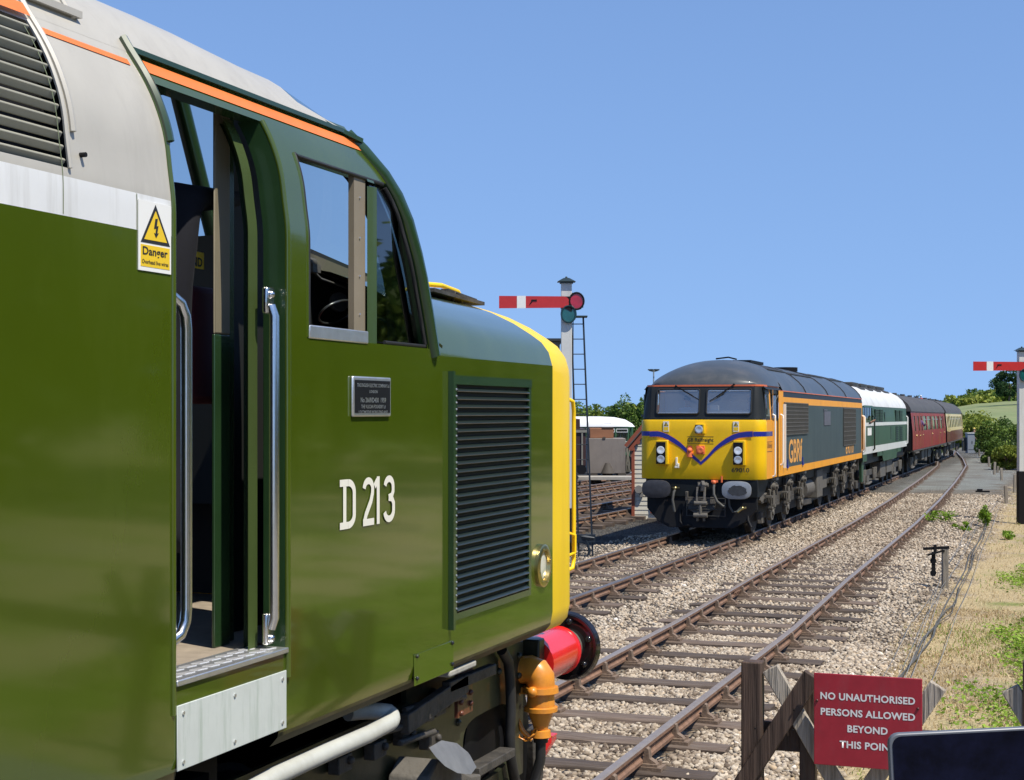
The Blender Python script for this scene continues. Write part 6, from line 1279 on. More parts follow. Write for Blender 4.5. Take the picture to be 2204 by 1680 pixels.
# ------------------------------------------------------------------ white weatherboarded hut with red trim
def hut():
    d = 43.0; p = onD(1374, 1100, d); zb = ground_z(p.x, p.y); x0, y0 = p.x, p.y; W, D_ = 2.4, 2.9
    r = empty('lineside_hut', (x0 + W / 2 * cT - D_ / 2 * sT, y0 + W / 2 * sT + D_ / 2 * cT, zb), (0, 0, TH - .10)); tag(r, 'small cream weatherboarded hut with red brown gable trim behind the yellow front', 'hut')
    ze = onD(1372, 958, d).z - zb; ex = W / 2; zr = ze + ex * 1.18; n = 15
    q = MB(); q.box(-ex + .03, ex - .03, -D_ / 2 + .03, D_ / 2 - .03, .0, ze)
    q.prism([(-ex + .03, -D_ / 2 + .03, ze), (ex - .03, -D_ / 2 + .03, ze), (0, -D_ / 2 + .03, zr - .03)], (0, D_ - .06, 0)); WL = q.build('wall_core', BOARD, r)
    q = MB(); bh = .128; k = 0
    while k * bh < zr - .1:
        z = k * bh + .02; hw = ex if z < ze else max(.02, ex * (1 - (z + bh - ze) / (zr - ze)))
        q.prism([(-hw, -D_ / 2 - .002, z), (-hw, -D_ / 2 + .012, z + bh - .006), (-hw, -D_ / 2 + .03, z + bh - .006), (-hw, -D_ / 2 + .03, z)], (2 * hw, 0, 0))
        if z < ze - .05:
            for s in (-1, 1): q.prism([(s * (ex + .012), -D_ / 2, z), (s * (ex - .012), -D_ / 2, z + bh - .006), (s * (ex - .03), -D_ / 2, z + bh - .006), (s * (ex - .03), -D_ / 2, z)], (0, D_, 0))
        k += 1
    q.build('weatherboards', BOARD, r)
    for s in (-1, 1): q = MB(); q.box(s * ex - .045, s * ex + .045, -D_ / 2 - .03, -D_ / 2 + .05, 0, ze); q.build('corner_board', REDWOOD, r, bevel=.005)
    q = MB(); o = .16
    for s in (-1, 1):
        a = Vector((0, -D_ / 2 - .06, zr + .10)); b = Vector((s * (ex + o), -D_ / 2 - .06, ze + .10 - o * 1.18)); q.obox(a, b, (0, 0, 1), .24, .03)
        for t in np.linspace(.1, .9, 8): c = a.lerp(b, t) + Vector((0, 0, -.17)); q.cyl(c + Vector((0, -.012, 0)), c + Vector((0, .012, 0)), .07, n=10)
    q.build('bargeboard', REDWOOD, r)
    q = MB()
    for s in (-1, 1): q.obox((0, 0, zr + .12), (s * (ex + o + .02), 0, ze + .12 - (o + .02) * 1.18), (0, 1, 0), D_ + .24, .03)
    q.build('roof', M('hut_roof', (.10, .09, .085), .8, var=.2), r)
    q = MB(); q.box(-.72, .1, -D_ / 2 - .045, -D_ / 2 - .012, .18, 1.9); DR = q.build('door', REDWOOD, r, bevel=.006)
    q = MB(); q.box(-.60, -.03, -D_ / 2 - .052, -D_ / 2 - .0455, .52, .78); q.box(-.60, -.03, -D_ / 2 - .052, -D_ / 2 - .0455, .95, 1.75); q.build('door_panel', WHITE2, DR)
    q = MB(); q.box(-ex - .05, ex + .05, -D_ / 2 - .06, D_ / 2, -.12, .02); q.box(-.8, .5, -D_ / 2 - .4, -D_ / 2 - .1, -.06, .06); q.build('plinth', M('plinth_wood', (.10, .085, .07), .8, var=.3), r, bevel=.01)
    q = MB(); q.cyl((-ex + .16, -D_ / 2 - .02, .86), (-ex + .16, -D_ / 2 - .16, .86), .11, n=12); q.cyl((-ex + .24, -D_ / 2 - .02, .70), (-ex + .24, -D_ / 2 - .1, .70), .06, n=10); q.build('wall_box', M('box_grey', (.22, .21, .19), .6), r, smooth=40)
hut()
# ------------------------------------------------------------------ the yard on the left
def yard():
    d = 66; p = onD(1305, 1022, d); zb = p.z; x0 = onD(1263, 1022, d).x; 
    r = empty('storage_tank', (p.x, p.y, zb), (0, 0, TH)); tag(r, 'long grey steel tank with a rusty brown upper part, resting in the yard', 'tank')
    w2 = .5 * (1346 - 1264) / F * d; h = (1022 - 944) / F * d
    q = MB(); q.box(-w2, w2, -.1, 1.6, .05, h); q.build('tank_body', M('tank_grey', (.21, .185, .165), .7, var=.12, vs=1.5, dirt=(.12, .10, .085), da=.6, ds=(2, 2, .5)), r, bevel=.02)
    q = MB(); q.box(-w2 * .85, w2 * .40, .25, 1.4, h, h + .44); q.build('tank_top', M('tank_rust', (.27, .12, .06), .75, var=.15, vs=2), r, bevel=.02)
    q = MB(); q.box(-w2 * .2, w2 * .40, .22, 1.45, h + .441, h + .48); q.cyl((.05, -.12, .05), (.05, -.1, .5), .3, .1, 12); q.box(-w2 * .2, -w2 * .05, -.13, -.1, h - .02, h + .06)
    for x in (-w2 * .9, -.1, w2 * .6): q.box(x, x + .35, -.2, 1.6, -.08, .05)
    q.build('tank_fittings', M('fitting_dark', (.07, .06, .05), .8), r)
    q = MB(); c = onD(1312, 1026, 64); q.box(-1.6, 1.3, -.6, .8, -.12, 0); o = q.build('concrete_slab', M('concrete', (.36, .34, .30), .9, var=.15, vs=3, bump=.3)); o.location = c; o.rotation_euler = (0, 0, TH); tag(o, 'pale concrete slab lying in front of the grey tank', 'slab')
    # dark wagon end left of the tank
    d = 62; p = onD(1246, 1022, d); r = empty('goods_wagon', (p.x, p.y, p.z), (0, 0, TH)); tag(r, 'dark maroon goods wagon half hidden behind the signal ladder', 'wagon')
    q = MB(); q.box(-.9, .28, 0, 3.5, .35, 1.85); q.box(-.9, .05, .1, 3.4, 1.85, 2.25); q.build('wagon_body', M('wagon_dark', (.04, .016, .014), .6, var=.3), r, bevel=.02)
    q = MB(); q.box(-.9, .40, -.06, .1, 1.70, 1.80); q.box(.10, .16, -.05, .0, .3, 1.8); q.build('wagon_frame', M('wagon_frame_grey', (.22, .21, .17), .7), r)
    q = MB(); q.cyl((-.6, .1, .2), (-.6, -.15, .2), .2, n=14); q.cyl((.1, .1, .2), (.1, -.15, .2), .2, n=14); q.build('wheel', BLACK, r, smooth=40)
    # white roofed railcar
    d = 104; a = onD(1366, 1000, d); r = empty('railcar', (a.x, a.y, -1.5), (0, 0, TH + .06)); tag(r, 'dark green railcar with a white roof standing at the back of the yard', 'railcar')
    L_ = 13.0; zt = EYE + (HZ - 897) / F * d + 1.5; zs = EYE + (HZ - 919) / F * d + 1.5; zw0 = EYE + (HZ - 950) / F * d + 1.5; zw1 = EYE + (HZ - 924) / F * d + 1.5
    q = MB(); q.box(-L_, -.15, -.0, 2.6, .75, zw0); q.box(-L_, -3.35, 0, 2.6, zw0, zs); q.box(-3.35, -.15, .0, 2.6, zw1 + .05, zs); q.prism([(-.15, 0, .75), (-.02, .4, .75), (-.02, 2.2, .75), (-.15, 2.6, .75)], (0, 0, zs - .75 if False else zw0 - .75))
    for x in (-3.35, -2.35, -1.3, -.42): q.box(x - .05, x + .05, -.0, .06, zw0, zs); q.box(x - .05, x + .05, 2.54, 2.6, zw0, zs)
    q.box(-.2, -.1, .0, .1, zw0, zs); q.box(-.2, -.1, 2.5, 2.6, zw0, zs); q.box(-.15, -.05, 1.2, 1.3, zw0, zs); q.build('railcar_body', DMU_GREEN, r, bevel=.02)
    q = MB(); pr = []
    for k in range(13): a_ = math.pi * k / 12; pr.append((1.3 - 1.36 * math.cos(a_), zs + (zt - zs) * math.sin(a_) ** .7))
    rows = [[(x, y, z) for y, z in pr] for x in (-L_, -6, -2.2)] + [[(x, 1.3 + (y - 1.3) * f, zs + (z - zs) * g_) for y, z in pr] for x, f, g_ in ((-1.2, 1, .92), (-.5, .97, .7), (-.1, .92, .35), (.05, .88, .02))]
    q.grid(rows); q.build('roof', M('railcar_roof', (.70, .70, .70), .6, var=.05), r, smooth=60, recalc=False)
    q = MB(); q.box(-2.1, -1.6, -.02, .03, zs, zs + .25); q.build('destination_box', M('box_dull', (.35, .36, .36), .6), r)
    for x0, x1 in ((-3.3, -2.4), (-2.3, -1.35), (-1.25, -.47)):
        q = MB(); q.box(x0, x1, .005, .015, zw0 + .02, zw1); w_ = q.build('window', GLASS, r); q = MB(); q.box(x0, x1, -.012, .004, zw1 - .22, zw1 - .19); q.box(x0, x1, -.012, .004, zw1 - .02, zw1 + .02); q.box(x0, x0 + .03, -.012, .004, zw1 - .2, zw1); q.box(x1 - .03, x1, -.012, .004, zw1 - .2, zw1); q.build('vent_frame', WHITE2, w_)
    q = MB(); q.box(-L_, -.2, -.012, 0, zw0 - .07, zw0 - .02); q.build('waist_line', M('pale_line', (.5, .5, .42), .5), r)
    for x in (-2.7, -1.8, -.9): q = MB(); q.box(x - .15, x + .15, .7, .8, zw0 - .1, zw0 + .25); q.tube([(x, .8, zw0 + .2), (x + .1, .9, zw0 + .7)], .02, 5); q.build('seat', M('seat_pale', (.4, .42, .38), .7), r)
    q = MB(); q.box(-L_, -.3, .3, 2.3, .2, .75); q.build('underframe', BLACK, r)
    for x in (-2.6, -9): q = MB(); q.cyl((x, .2, .4), (x, 2.4, .4), .42, n=16); q.build('wheelset', BLACK, r, smooth=40)
    # white van
    d = 98; p = onD(1352, 990, d); r = empty('parked_van', (p.x, p.y, ground_z(p.x, p.y)), (0, 0, TH)); tag(r, 'white van with a red lower panel parked behind the cream hut', 'van')
    h = 2.05; q = MB(); q.prism([(0, 0, .35), (0, 0, .95), (.25, 0, 1.15), (.85, 0, 1.85), (1.1, 0, h), (4.4, 0, h), (4.5, 0, .35)], (0, 1.8, 0)); q.build('body', WHITE2, r, bevel=.06)
    q = MB(); q.prism([(.42, -.01, 1.22), (.95, -.01, 1.80), (1.75, -.01, 1.80), (1.75, -.01, 1.22)], (0, .02, 0)); q.build('window', M('van_glass', (.04, .06, .07), .1, coat=.5), r)
    q = MB(); q.box(1.3, 4.2, -.012, 0, .55, 1.05); q.build('red_panel', REDB, r)
    for x in (.95, 3.7): q = MB(); q.cyl((x, -.02, .33), (x, .2, .33), .33, n=20); q.build('wheel', RUBBER, r, smooth=40)
    # flat wagon with ropes
    d = 72; p = onD(1330, 1020, d); r = empty('flat_wagon', (p.x, p.y, p.z - .02), (0, 0, TH)); tag(r, 'low dark flat wagon loaded with brown timber beside the grey tank', 'wagon')
    q = MB(); q.box(.2, 4.5, 0, 2, 1.05, 1.22); q.box(.2, 4.5, .1, 1.9, .55, .75); q.build('wagon_deck', M('deck_dark', (.03, .028, .026), .8), r)
    q = MB(); q.box(.6, 1.0, .05, .5, .75, 1.04); q.box(1.2, 1.9, .05, .5, .75, 1.04); q.build('wagon_load', M('load_brown', (.20, .12, .08), .8), r)
    q = MB(); g_ = random.Random(9)
    for k in range(10): x = .0 + k * .06; q.tube([(x, -.05, 1.5 - .1 * g_.random()), (x + g_.uniform(-.1, .1), -.1, 1.1), (x + g_.uniform(-.15, .15), -.1, .5), (x + .05, -.05, .1)], .025, 5)
    q.build('hanging_rope', M('rope', (.22, .20, .15), .9), r, smooth=60)
    q = MB(); q.cyl((.35, -.05, .45), (.35, .15, .45), .44, n=20); q.cyl((-.15, -.02, .4), (-.15, .12, .4), .4, n=16); q.build('wheel', BLACK, r, smooth=40)
    # lighting mast far off
    d = 210; p = onD(1407, 885, d); z0 = -1.4; r = empty('floodlight_mast', (p.x, p.y, z0)); tag(r, 'tall thin floodlight mast with a flat head of lamps far behind the yard', 'light mast'); zt = EYE + (HZ - 797) / F * d - z0
    q = MB(); q.cyl((0, 0, 0), (0, 0, zt - .1), .14, .10, 10); q.build('pole', M('galvanised', (.35, .38, .40), .5, .4), r, smooth=60)
    q = MB()
    for k in range(7): a_ = 2 * math.pi * k / 7; q.box(.62 * math.cos(a_) - .17, .62 * math.cos(a_) + .17, .62 * math.sin(a_) - .12, .62 * math.sin(a_) + .12, zt - .05, zt + .12)
    q.tube([(.62 * math.cos(a_), .62 * math.sin(a_), zt - .08) for a_ in np.linspace(0, 6.283, 16, endpoint=False)], .05, 5, closed=True); q.tube([(-.62, 0, zt - .08), (0, 0, zt - .25), (.62, 0, zt - .08)], .05, 5); q.build('floodlights', M('flood_dark', (.05, .06, .06), .4), r)
    # brown timber building behind the green nose
    d = 62; p = onD(1190, 885, d); r = empty('timber_building', (p.x, p.y, -.5), (0, 0, TH)); tag(r, 'brown boarded building with a flat dark roof peeping out behind the white signal post', 'building'); zt = EYE + (HZ - 729) / F * d + .5
    q = MB(); x1 = (1208 - 1190) / F * d
    q.box(-4, x1 - .06, 0, 4, 0, zt - .1); q.build('wall', M('boards_brown', (.20, .155, .11), .8, var=.35, vs=2, grain=(14, 14, .5), bump=.5), r)
    q = MB(); q.box(-4.1, x1 + .06, -.12, 4.1, zt - .1, zt); q.build('roof', M('flat_roof_dark', (.03, .035, .035), .6), r)
yard()
# ------------------------------------------------------------------ lineside things on the right
def post(label, x, ytop, ybot, d=None, tilt=0, group='short grey lineside posts', pulley=False, w_=.10):
    z0 = None; X, Y = None, None; d = d or 30
    for _ in range(20):
        p = onD(x, ybot, d); gz = ground_z(p.x, p.y); d = (EYE - gz) * F / (ybot - HZ)
    p = onD(x, ybot, d); h = (ybot - ytop) / F * d; r = empty('lineside_post', (p.x, p.y, ground_z(p.x, p.y)), (0, tilt, .3)); tag(r, label, 'post', group)
    q = MB(); q.box(-w_ / 2, w_ / 2, -w_ / 2, w_ / 2, -.2, h); q.build('stake', WOOD_P, r, bevel=.008)
    if pulley:
        q = MB(); q.obox((-.36, 0, h - .0), (.06, -.04, h + .03), (0, 0, 1), .045, .035); q.obox((-.3, -.05, h - .10), (-.02, -.05, h - .02), (0, 0, 1), .03, .03); q.box(-.19, -.15, -.06, .0, h - .06, h + .07)
        for z in (.2, .4): q.lathe((-.20, -.02, h - z), (.3, 1, 0), [(0, .05), (.02, .05), (.03, .03), (.05, .05), (.06, .05)], 12)
        q.box(-.22, -.16, -.015, .015, h - .45, h - .05); q.build('wire_pulley', BLACK, r)
    return p, h
PP = {}
PP['a'] = post('grey wooden stake carrying black wire pulleys, nearest beside the track', 2034, 1182, 1268, pulley=True)
for i, (x, yt, yb, lab) in enumerate([(2166, 1046, 1085, 'stake leaning near the foot of the right hand signal'), (2183, 1022, 1062, 'stake just left of the black signal base'), (2156, 1008, 1035, 'stake farther up the line behind the two leaning ones'), (2140, 995, 1022, 'small stake beside the grey stone patch'), (2129, 984, 1005, 'short stake in the row toward the cabinet'), (2117, 974, 993, 'tiny far stake in the row toward the cabinet'), (2108, 968, 983, 'farthest stake, close to the grey cabinet'), (2147, 1004, 1018, 'dark stake with a white top in the row')]):
    PP[i] = post(lab, x, yt, yb, tilt=(.05 if i % 2 else -.04))
def wire(label, pts, r, mt, grp='signal wires along the right side'):
    q = MB(); q.tube(pts, r, 5); o = q.build('signal_wire', mt, smooth=60); tag(o, label, 'wire', grp)
WIREM = M('galvanised_wire', (.36, .35, .32), .45, .6, var=.3, vs=4); CABLE = M('grey_cable', (.085, .085, .08), .7, var=.3, vs=5)
def gp(x, y, h=.0, zz=None):
    d = 20
    for _ in range(20):
        p = onD(x, y, d); gz = ground_z(p.x, p.y) + h; d = (EYE - gz) * F / (y - HZ)
    p = onD(x, y, d); return Vector((p.x, p.y, ground_z(p.x, p.y) + h))
for lab, P_, h, rr, mt in (('leftmost thin signal wire running to the pulley stake', [(1890, 1600), (2030, 1225), (2085, 1130), (2130, 1075)], .24, .0045, WIREM), ('second thin signal wire crossing low over the stones', [(1915, 1570), (2028, 1262), (2100, 1140), (2145, 1080)], .16, .0045, WIREM), ('third thin signal wire, close to the straw', [(1870, 1560), (1990, 1330), (2090, 1150), (2110, 1110)], .13, .004, WIREM), ('rightmost thin signal wire beyond the pulley stake', [(1940, 1600), (2060, 1320), (2115, 1180), (2150, 1090)], .18, .0045, WIREM), ('thin signal wire low beside the dark cable', [(1830, 1560), (1960, 1340), (2040, 1215), (2095, 1120)], .12, .004, WIREM)):
    K = [gp(x, y, h) for x, y in P_]; pts = []
    for a, b in zip(K, K[1:]):
        for i in range(6): t = i / 6; p = a.lerp(b, t); p.z -= .10 * math.sin(math.pi * t) * min(1, (b - a).length / 8); pts.append(p)
    wire(lab, pts + [K[-1]], rr, mt)
g_ = random.Random(2); K = [gp(x, y, .03) for x, y in [(1840, 1600), (1890, 1520), (1930, 1470), (1965, 1420), (1990, 1378), (2008, 1350), (2028, 1322), (2046, 1300), (2060, 1265), (2078, 1225), (2090, 1195), (2105, 1160), (2120, 1125)]]
for k in range(3): wire('dark cable sagging and twisting over the dry grass' if k == 0 else 'thinner dark cable lying against the twisted cable' if k == 1 else 'loose end of dark cable on the straw', [p + Vector((g_.uniform(-.06, .06) + .05 * k, g_.uniform(-.2, .2), g_.uniform(0, .05))) for p in (K if k < 2 else K[4:])], .013 - .003 * k, CABLE, 'dark cables in the grass')
def cabinet():
    d = 118; p = onD(2088, 971, d); r = empty('equipment_cabinet', (p.x, p.y, onD(2088, 971, d).z), (0, 0, TH)); tag(r, 'grey metal equipment cabinet with a pale lid beside the end of the track', 'cabinet'); h = (971 - 932) / F * d; w2 = .5 * 15.5 / F * d
    q = MB(); q.box(-w2, w2, -.3, .3, -.3, h - .06); q.build('cabinet_body', M('cabinet_grey', (.24, .27, .31), .5, var=.06), r, bevel=.01)
    q = MB(); q.box(-w2 - .03, w2 + .03, -.35, .35, h - .06, h); q.build('cabinet_lid', M('lid_pale', (.62, .64, .62), .5), r, bevel=.01)
    q = MB(); q.box(.04, .08, -.32, -.3, h * .4, h * .55); q.box(-w2 + .06, w2 - .06, -.312, -.301, .1, .12); q.build('door_handle', BLACK, r)
    q = MB(); q.box(-w2 - .3, -w2 - .05, -.1, .2, 0, h * .75); o = q.build('relay_box', M('relay_dark', (.03, .032, .03), .6), None); o.location = r.location; o.rotation_euler = r.rotation_euler; tag(o, 'narrow dark box standing against the left of the grey cabinet', 'box')
cabinet()
for x, y, lab in ((2148, 1210, 'dark point machine crank low on the stones by the wires'),):
    pass
q = MB(); q.box(-.25, .25, -.05, .05, 0, .06); q.box(-.2, .0, -.04, .04, .06, .12); o = q.build('wire_crank', BLACK, bevel=.01); o.location = gp(2115, 1060); tag(o, 'small black wire crank lying on the pale stones left of the leaning stakes', 'crank')
q = MB(); q.box(-.2, .2, -.08, .08, 0, .08); q.cyl((0, 0, .08), (0, 0, .14), .05, n=8); o = q.build('rodding_stool', RUST, bevel=.01); o.location = gp(2119, 985); tag(o, 'rusty rod bracket at the right edge of the grey stone patch', 'bracket')
# ------------------------------------------------------------------ fence and notice at the platform end
YF = 8.75
def fence():
    C = lambda u, v, Y=YF: onY((1750 + u * .34664) / 1.1407, (1550 + v * .34664) / 1.1407, Y)
    r = empty('timber_fence', (-1.0, YF, -.25)); tag(r, 'weathered timber fence of crossed planks at the end of the platform', 'fence'); off = tuple(r.location)
    def plank(name, a, b, w_, th, dy, mat, sh=.0):
        A = C(*a); B = C(*b); A.y += dy; B.y += dy; m = MB(); m.obox(A, B, (0, 1, 0), th, w_); return m.build(name, mat, r, off, bevel=.006)
    p = C(282, 212); q = MB(); q.box(p.x - .058, p.x + .058, YF - .05, YF + .06, -.3, p.z); q.build('post', WOOD_D, r, off, bevel=.008)
    p = C(662, 870); q = MB(); q.box(p.x - .045, p.x + .045, YF + .03, YF + .12, -.3, 1.1); q.build('post', WOOD_D, r, off, bevel=.008)
    p = C(2196, 500); q = MB(); q.box(p.x - .0, p.x + .115, YF - .05, YF + .06, -.3, 1.30); q.build('post', WOOD_D, r, off, bevel=.008)
    q = MB(); a = C(340, 745); q.box(a.x, 1.2, YF + .062, YF + .14, a.z - .09, a.z + .075); q.build('rail', WOOD_D, r, off, bevel=.006)
    plank('plank', (408, 262), (905, 1130), .098, .045, -.0, WOOD_L); plank('plank', (720, 300), (205, 1100), .105, .05, -.055, WOOD_D)
    plank('plank', (1598, 385), (1120, 1090), .098, .05, .0, WOOD_L); plank('plank', (2105, 405), (2560, 1150), .098, .05, .0, WOOD_L); plank('plank', (2700, 330), (2250, 1100), .105, .05, -.055, WOOD_D)
    q = MB()
    for u, v in ((575, 560), (568, 700), (300, 690), (875, 255)): c = C(u, v, YF - .09); q.sphere(c, .006, 6, 4)
    q.build('nail', BLACK, r, off)
fence()
def notice():
    YS = YF - .13; a = onY(1752, 1447, YS); b = onY(1985, 1463, YS); c = onY(1756, 1645, YS); x0, x1, z0, z1 = a.x, b.x, c.z, (a.z + b.z) / 2
    r = empty('warning_notice', ((x0 + x1) / 2, YS, z0)); tag(r, 'dark red notice with white capitals forbidding people to go past, nailed to the timber fence', 'sign'); off = tuple(r.location)
    q = MB(); q.box(x0, x1, YS - .006, YS + .006, z0, z1); q.build('notice_board', SIGNRED, r, off, bevel=.003)
    q = MB(); q.box(x0 + .02, x0 + .08, YS + .0065, YF - .06, z0 + .1, z1 - .1); q.box(x1 - .08, x1 - .02, YS + .0065, YF - .06, z0 + .1, z1 - .1); q.build('batten', WOOD_D, r, off)
    LT = M('lettering_white', (.78, .77, .75), .55, var=.04); q = MB()
    for s, (u0, v0), (u1, v1) in (('NO UNAUTHORISED', (764, 480), (1434, 522)), ('PERSONS ALLOWED', (766, 592), (1434, 636)), ('BEYOND', (955, 712), (1240, 738)), ('THIS POINT', (900, 828), (1300, 850))):
        C = lambda u, v: onY((1750 + u * .34664) / 1.1407, (1550 + v * .34664) / 1.1407, YS)
        A = C(u0, v0); B = C(u1, v1); h = .0405; z = (A.z + B.z) / 2
        text('notice_lettering', s, (A.x, YS - .0062, z), (1, 0, 0), (0, 0, 1), B.x - A.x, h, LT, r, .0012, .028, off, 1.05)
    for x, zz in ((x0 + .018, .70), (x1 - .022, .68)): q.sphere((x, YS - .008, z0 + (z1 - z0) * zz), .008, 8, 6)
    q.build('screw', M('rusty_screw', (.08, .02, .02), .5), r, off)
notice()
# ------------------------------------------------------------------ platform under the photographer (just out of view)
q = MB(); q.box(-2.05, 6, -14, 4.6, -.3, .88); q.prism([(-2.05, 4.6, .88), (-2.05, 4.6, -.3), (-2.05, 8.3, -.3), (-2.05, 8.3, -.18)], (8.05, 0, 0)); o = q.build('platform', M('platform_tarmac', (.20, .19, .18), .9, var=.12, vs=6, bump=.3), smooth=0); tag(o, kind='structure')
q = MB(); q.box(-2.10, -1.6, -14, 4.6, .881, .93); o = q.build('platform_edge', M('coping', (.42, .41, .38), .8, var=.1), bevel=.01); tag(o, kind='structure')
# ------------------------------------------------------------------ people
NAVY = M('navy_cloth', (.004, .0045, .009), .9, var=.25, vs=20); WHITE_C = M('white_cloth', (.62, .66, .70), .85, var=.05); DENIM = M('pale_trousers', (.50, .52, .54), .85); RED_C = M('red_cloth', (.45, .03, .04), .8); HAIR_G = M('grey_hair', (.28, .27, .26), .8, var=.2, vs=40); HAIR_D = M('dark_hair', (.03, .022, .016), .7); CAPW = M('white_cap', (.75, .75, .72), .8); CAPY = M('yellow_cap', (.75, .58, .15), .8); HIVIS = M('purple_blue_cloth', (.12, .06, .17), .85); DARKT = M('dark_trousers', (.02, .022, .03), .85)
def person(label, loc, rz, arms, mats, hair, cap=None, seat=False, h=1.74, lean=0, group=None, bulk=1.0):
    """arms: {side: (elbow, hand)} in body space, front = -y"""
    r = empty('person', loc, (0, 0, rz)); tag(r, label, 'person', group); k = h / 1.74
    J = {'pel': ((0, 0, .95), (.15, .105)), 'belly': ((0, lean * .3, 1.12), (.145 * bulk, .10 * bulk)), 'chest': ((0, lean * .8, 1.34), (.17 * bulk, .11 * bulk)), 'neck0': ((0, lean, 1.49), (.075, .07)), 'neck': ((0, lean, 1.545), (.055, .06)), 'skull': ((0, lean - .015, 1.63), (.072, .088)), 'top': ((0, lean - .005, 1.71), (.06, .075))}
    B = [('pel', 'belly'), ('belly', 'chest'), ('chest', 'neck0'), ('neck0', 'neck'), ('neck', 'skull'), ('skull', 'top')]; PM = {3: 2, 4: 2, 5: 2}
    for s, nm in ((-1, 'l'), (1, 'r')):
        el, ha = arms[nm]
        J.update({nm + 'sh': ((s * .17, lean * .9, 1.43), .06), nm + 'el': (el, .043), nm + 'wr': (tuple(np.array(el) + (np.array(ha) - np.array(el)) * .9), .03), nm + 'ha': (ha, (.042, .022))})
        i = len(B); B += [('chest', nm + 'sh'), (nm + 'sh', nm + 'el'), (nm + 'el', nm + 'wr'), (nm + 'wr', nm + 'ha')]; PM[i + 3] = 2
        hv = Vector(ha); d = (hv - Vector(el)).normalized(); sd = d.cross(Vector((0, 1, .2))).normalized()
        for f in range(5):
            o_ = (f - 1.7) * .021; ln = (.05, .08, .085, .08, .06)[f] if f else .05; a = hv + sd * (o_ if f else -.05) + d * (.03 if f else -.01); b = a + d * ln * .8 + sd * (-.02 if f == 0 else 0)
            J[nm + 'f%d' % f] = (tuple(a), .011); J[nm + 'g%d' % f] = (tuple(b), .008); i = len(B); B += [(nm + 'ha', nm + 'f%d' % f), (nm + 'f%d' % f, nm + 'g%d' % f)]; PM[i] = 2; PM[i + 1] = 2
        if seat: J.update({nm + 'hip': ((s * .09, 0, .88), .085), nm + 'kn': ((s * .11, -.42, .90), .062), nm + 'an': ((s * .11, -.42, .46), .042), nm + 'to': ((s * .12, -.56, .43), .04)})
        else: J.update({nm + 'hip': ((s * .09, 0, .88), .085), nm + 'kn': ((s * .10, -.02, .49), .058), nm + 'an': ((s * .10, .02, .09), .04), nm + 'to': ((s * .12, -.12, .04), .038)})
        i = len(B); B += [('pel', nm + 'hip'), (nm + 'hip', nm + 'kn'), (nm + 'kn', nm + 'an'), (nm + 'an', nm + 'to')]; PM.update({i: 1, i + 1: 1, i + 2: 1, i + 3: 3})
    PM[0] = 1
    J2 = {a: (tuple(np.array(p) * k), (tuple(np.array(q_) * k) if isinstance(q_, tuple) else q_ * k)) for a, (p, q_) in J.items()}
    skin_person('body', J2, B, PM, mats, r); cz = 1.655 * k; cy = (lean - .01) * k
    q = MB(); q.sphere((0, cy - .088, cz - .005), (.013, .02, .02), 8, 6); q.build('nose', SKIN, r, smooth=60)
    for s in (-1, 1):
        q = MB(); q.sphere((s * .03, cy - .078, cz + .022), (.012, .008, .008), 8, 6); q.build('eye', M('eye_dark', (.03, .02, .02), .2), r, smooth=60)
        q = MB(); q.sphere((s * .078, cy + .005, cz), (.012, .022, .032), 8, 6); q.build('ear', SKIN, r, smooth=60)
    q = MB(); q.sphere((0, cy - .078, cz - .045), (.025, .008, .006), 8, 6); q.build('mouth', M('lips', (.35, .12, .10), .5), r, smooth=60)
    q = MB(); q.sphere((0, cy + .018, cz + .032), (.084, .094, .082), 14, 10); q.build('hair', hair, r, smooth=60)
    if cap: q = MB(); q.sphere((0, cy + .008, cz + .05), (.092, .105, .075), 14, 8); q.box(-.07, .07, cy - .19, cy - .06, cz + .045, cz + .058); q.build('cap', cap, r, smooth=60)
    return r
DOWN = {'l': ((-.24, .02, 1.16), (-.25, -.10, .92)), 'r': ((.24, .02, 1.16), (.25, -.10, .92))}
UP = {'l': ((-.25, -.12, 1.18), (-.06, -.28, 1.42)), 'r': ((.25, .02, 1.16), (.24, -.1, .93))}
BOOT = M('boots', (.02, .018, .016), .6)
p = onD(1325, 990, 88); z = EYE + (HZ - 946) / F * 88 - 1.74
person('person in white shirt and pale trousers standing by the grey tank with a hand raised', (p.x, p.y, z), TH - .9, UP, [WHITE_C, DENIM, SKIN, BOOT], HAIR_G)
def world_of(x, y, z): return YL.matrix_basis @ Vector((x, y, z))
person('driver in a pale blue shirt sitting behind the left windscreen of the yellow front', world_of(-.52, 1.05, 1.33), .0158, {'l': ((-.32, -.1, 1.15), (-.22, -.36, 1.12)), 'r': ((.3, -.12, 1.15), (.2, -.36, 1.12))}, [M('pale_blue_shirt', (.62, .70, .80), .85), DARKT, SKIN, BOOT], HAIR_D, seat=True)
person('dark clothed person behind the right windscreen of the yellow front', world_of(.86, 1.25, 1.28), .1, {'l': ((-.26, -.1, 1.15), (-.2, -.3, 1.1)), 'r': ((.3, -.1, 1.15), (.22, -.3, 1.1))}, [M('blue_overall', (.03, .035, .14), .85), DARKT, SKIN, BOOT], HAIR_D, seat=True)
c = GL.matrix_basis @ Vector((1.12, 1.9, 1.02)); person('driver of the old green locomotive leaning at the open cab window', c, math.pi / 2, {'l': ((-.3, -.05, 1.25), (-.2, -.32, 1.42)), 'r': ((.28, -.1, 1.3), (.15, -.34, 1.45))}, [DARKT, DARKT, SKIN, BOOT], HAIR_G)
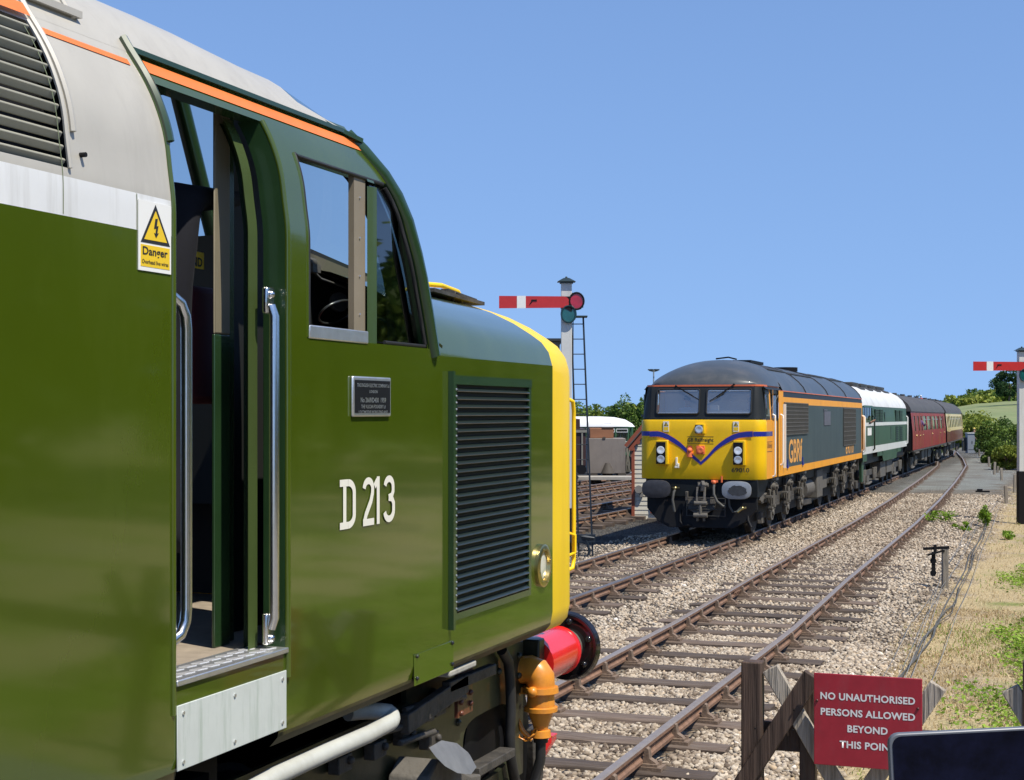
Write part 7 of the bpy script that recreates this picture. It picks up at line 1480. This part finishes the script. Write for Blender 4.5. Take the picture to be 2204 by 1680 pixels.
c = RC.matrix_basis @ Vector((1.22, 5.35, .98)); person('passenger with white hair leaning out of a window of the maroon coach', c, .5, {'l': ((-.25, -.15, 1.2), (-.1, -.34, 1.3)), 'r': ((.25, -.1, 1.2), (.2, -.3, 1.3))}, [HIVIS, DARKT, SKIN, BOOT], M('white_hair', (.7, .68, .66), .8))
d = 160; p = onD(1982, 885, d); person('person in a red jacket and white cap on the bank behind the coaches', (p.x, p.y, EYE + (HZ - 851) / F * d - 1.78), 0, DOWN, [RED_C, DARKT, SKIN, BOOT], HAIR_D, CAPW)
d = 126; p = onD(2097, 885, d); person('person in a pale yellow cap standing behind the grey cabinet', (p.x, p.y, EYE + (HZ - 921) / F * d - 1.78), 0, DOWN, [M('brown_cloth', (.25, .15, .10), .8), DARKT, SKIN, BOOT], HAIR_D, CAPY)
# crew member inside the green cab, back to us, one arm raised to the roof
c = onX(408, 885, -3.17)
person('crew member in dark clothes inside the open green cab, one arm raised', (-3.42, 5.20, 2.06), TH + math.pi, {'l': ((-.23, -.33, 1.47), (-.30, -.66, 1.52)), 'r': ((.28, -.1, 1.3), (.15, -.34, 1.45))}, [NAVY, NAVY, NAVY, NAVY], HAIR_D, bulk=1.25)
# ------------------------------------------------------------------ telephone held up in the corner
def phone():
    d = 1.7; a = onD(1912, 1581, d); b = onD(2196, 1567, d); u = (b - a).normalized(); c_ = Vector((0, 0, 1)); v = (c_ - u * c_.dot(u)).normalized(); n = u.cross(v)
    W = .165; H = .08; o = a; r = empty('smartphone', a + u * W / 2 - v * H / 2); tag(r, 'black smartphone held sideways in the bottom right corner', 'smartphone'); off = tuple(r.location)
    def rr(w0, w1, h0, h1, rad, z):
        P = []
        for cx, cy, a0 in ((w1 - rad, h1 - rad, 0), (w0 + rad, h1 - rad, 90), (w0 + rad, h0 + rad, 180), (w1 - rad, h0 + rad, 270)):
            for k in range(6): t = R(a0 + 18 * k); P.append(o + u * (cx + rad * math.cos(t)) + v * (cy + rad * math.sin(t)) + n * z)
        return P
    q = MB(); q.prism(rr(0, W, -H, 0, .012, 0), n * -.009); q.build('phone_case', M('case_grey', (.16, .17, .19), .45, .3), r, off, bevel=.0015)
    q = MB(); q.prism(rr(.004, W - .004, -H + .003, -.003, .010, .0002), n * .0006); q.build('screen', M('phone_screen', (.004, .005, .016), .25, spec=.12, var=.7, vs=25), r, off)
    # hand: palm behind and below, four fingers along the back edge, thumb in front
    K = lambda x, y, z: tuple(o + u * x + v * y + n * z - Vector(off))
    J = {'wrist': (K(.10, -.20, -.03), .026), 'palm': (K(.075, -.13, -.02), (.036, .018)), 'arm': (K(.22, -.42, .05), .042), 'arm2': (K(.36, -.62, .22), .05)}; B = [('wrist', 'palm'), ('wrist', 'arm'), ('arm', 'arm2')]
    for i, (x, y) in enumerate(((.025, -.085), (.045, -.078), (.065, -.078), (.085, -.084))):
        J['k%d' % i] = (K(x + .004, y - .018, -.022), .0105); J['m%d' % i] = (K(x - .002, y + .004, -.020), .0095); J['t%d' % i] = (K(x - .014, y + .026, -.014), .0085); B += [('palm', 'k%d' % i), ('k%d' % i, 'm%d' % i), ('m%d' % i, 't%d' % i)]
    J.update({'th0': (K(.02, -.115, -.008), .014), 'th1': (K(-.004, -.090, .006), .011), 'th2': (K(-.006, -.066, .010), .009)}); B += [('palm', 'th0'), ('th0', 'th1'), ('th1', 'th2')]
    h = empty('person', r.location); tag(h, 'hand and forearm of a person holding the black smartphone', 'person'); skin_person('hand', J, B, {1: 0, 2: 1}, [SKIN, M('sleeve_blue', (.05, .08, .16), .85)], h)
phone()
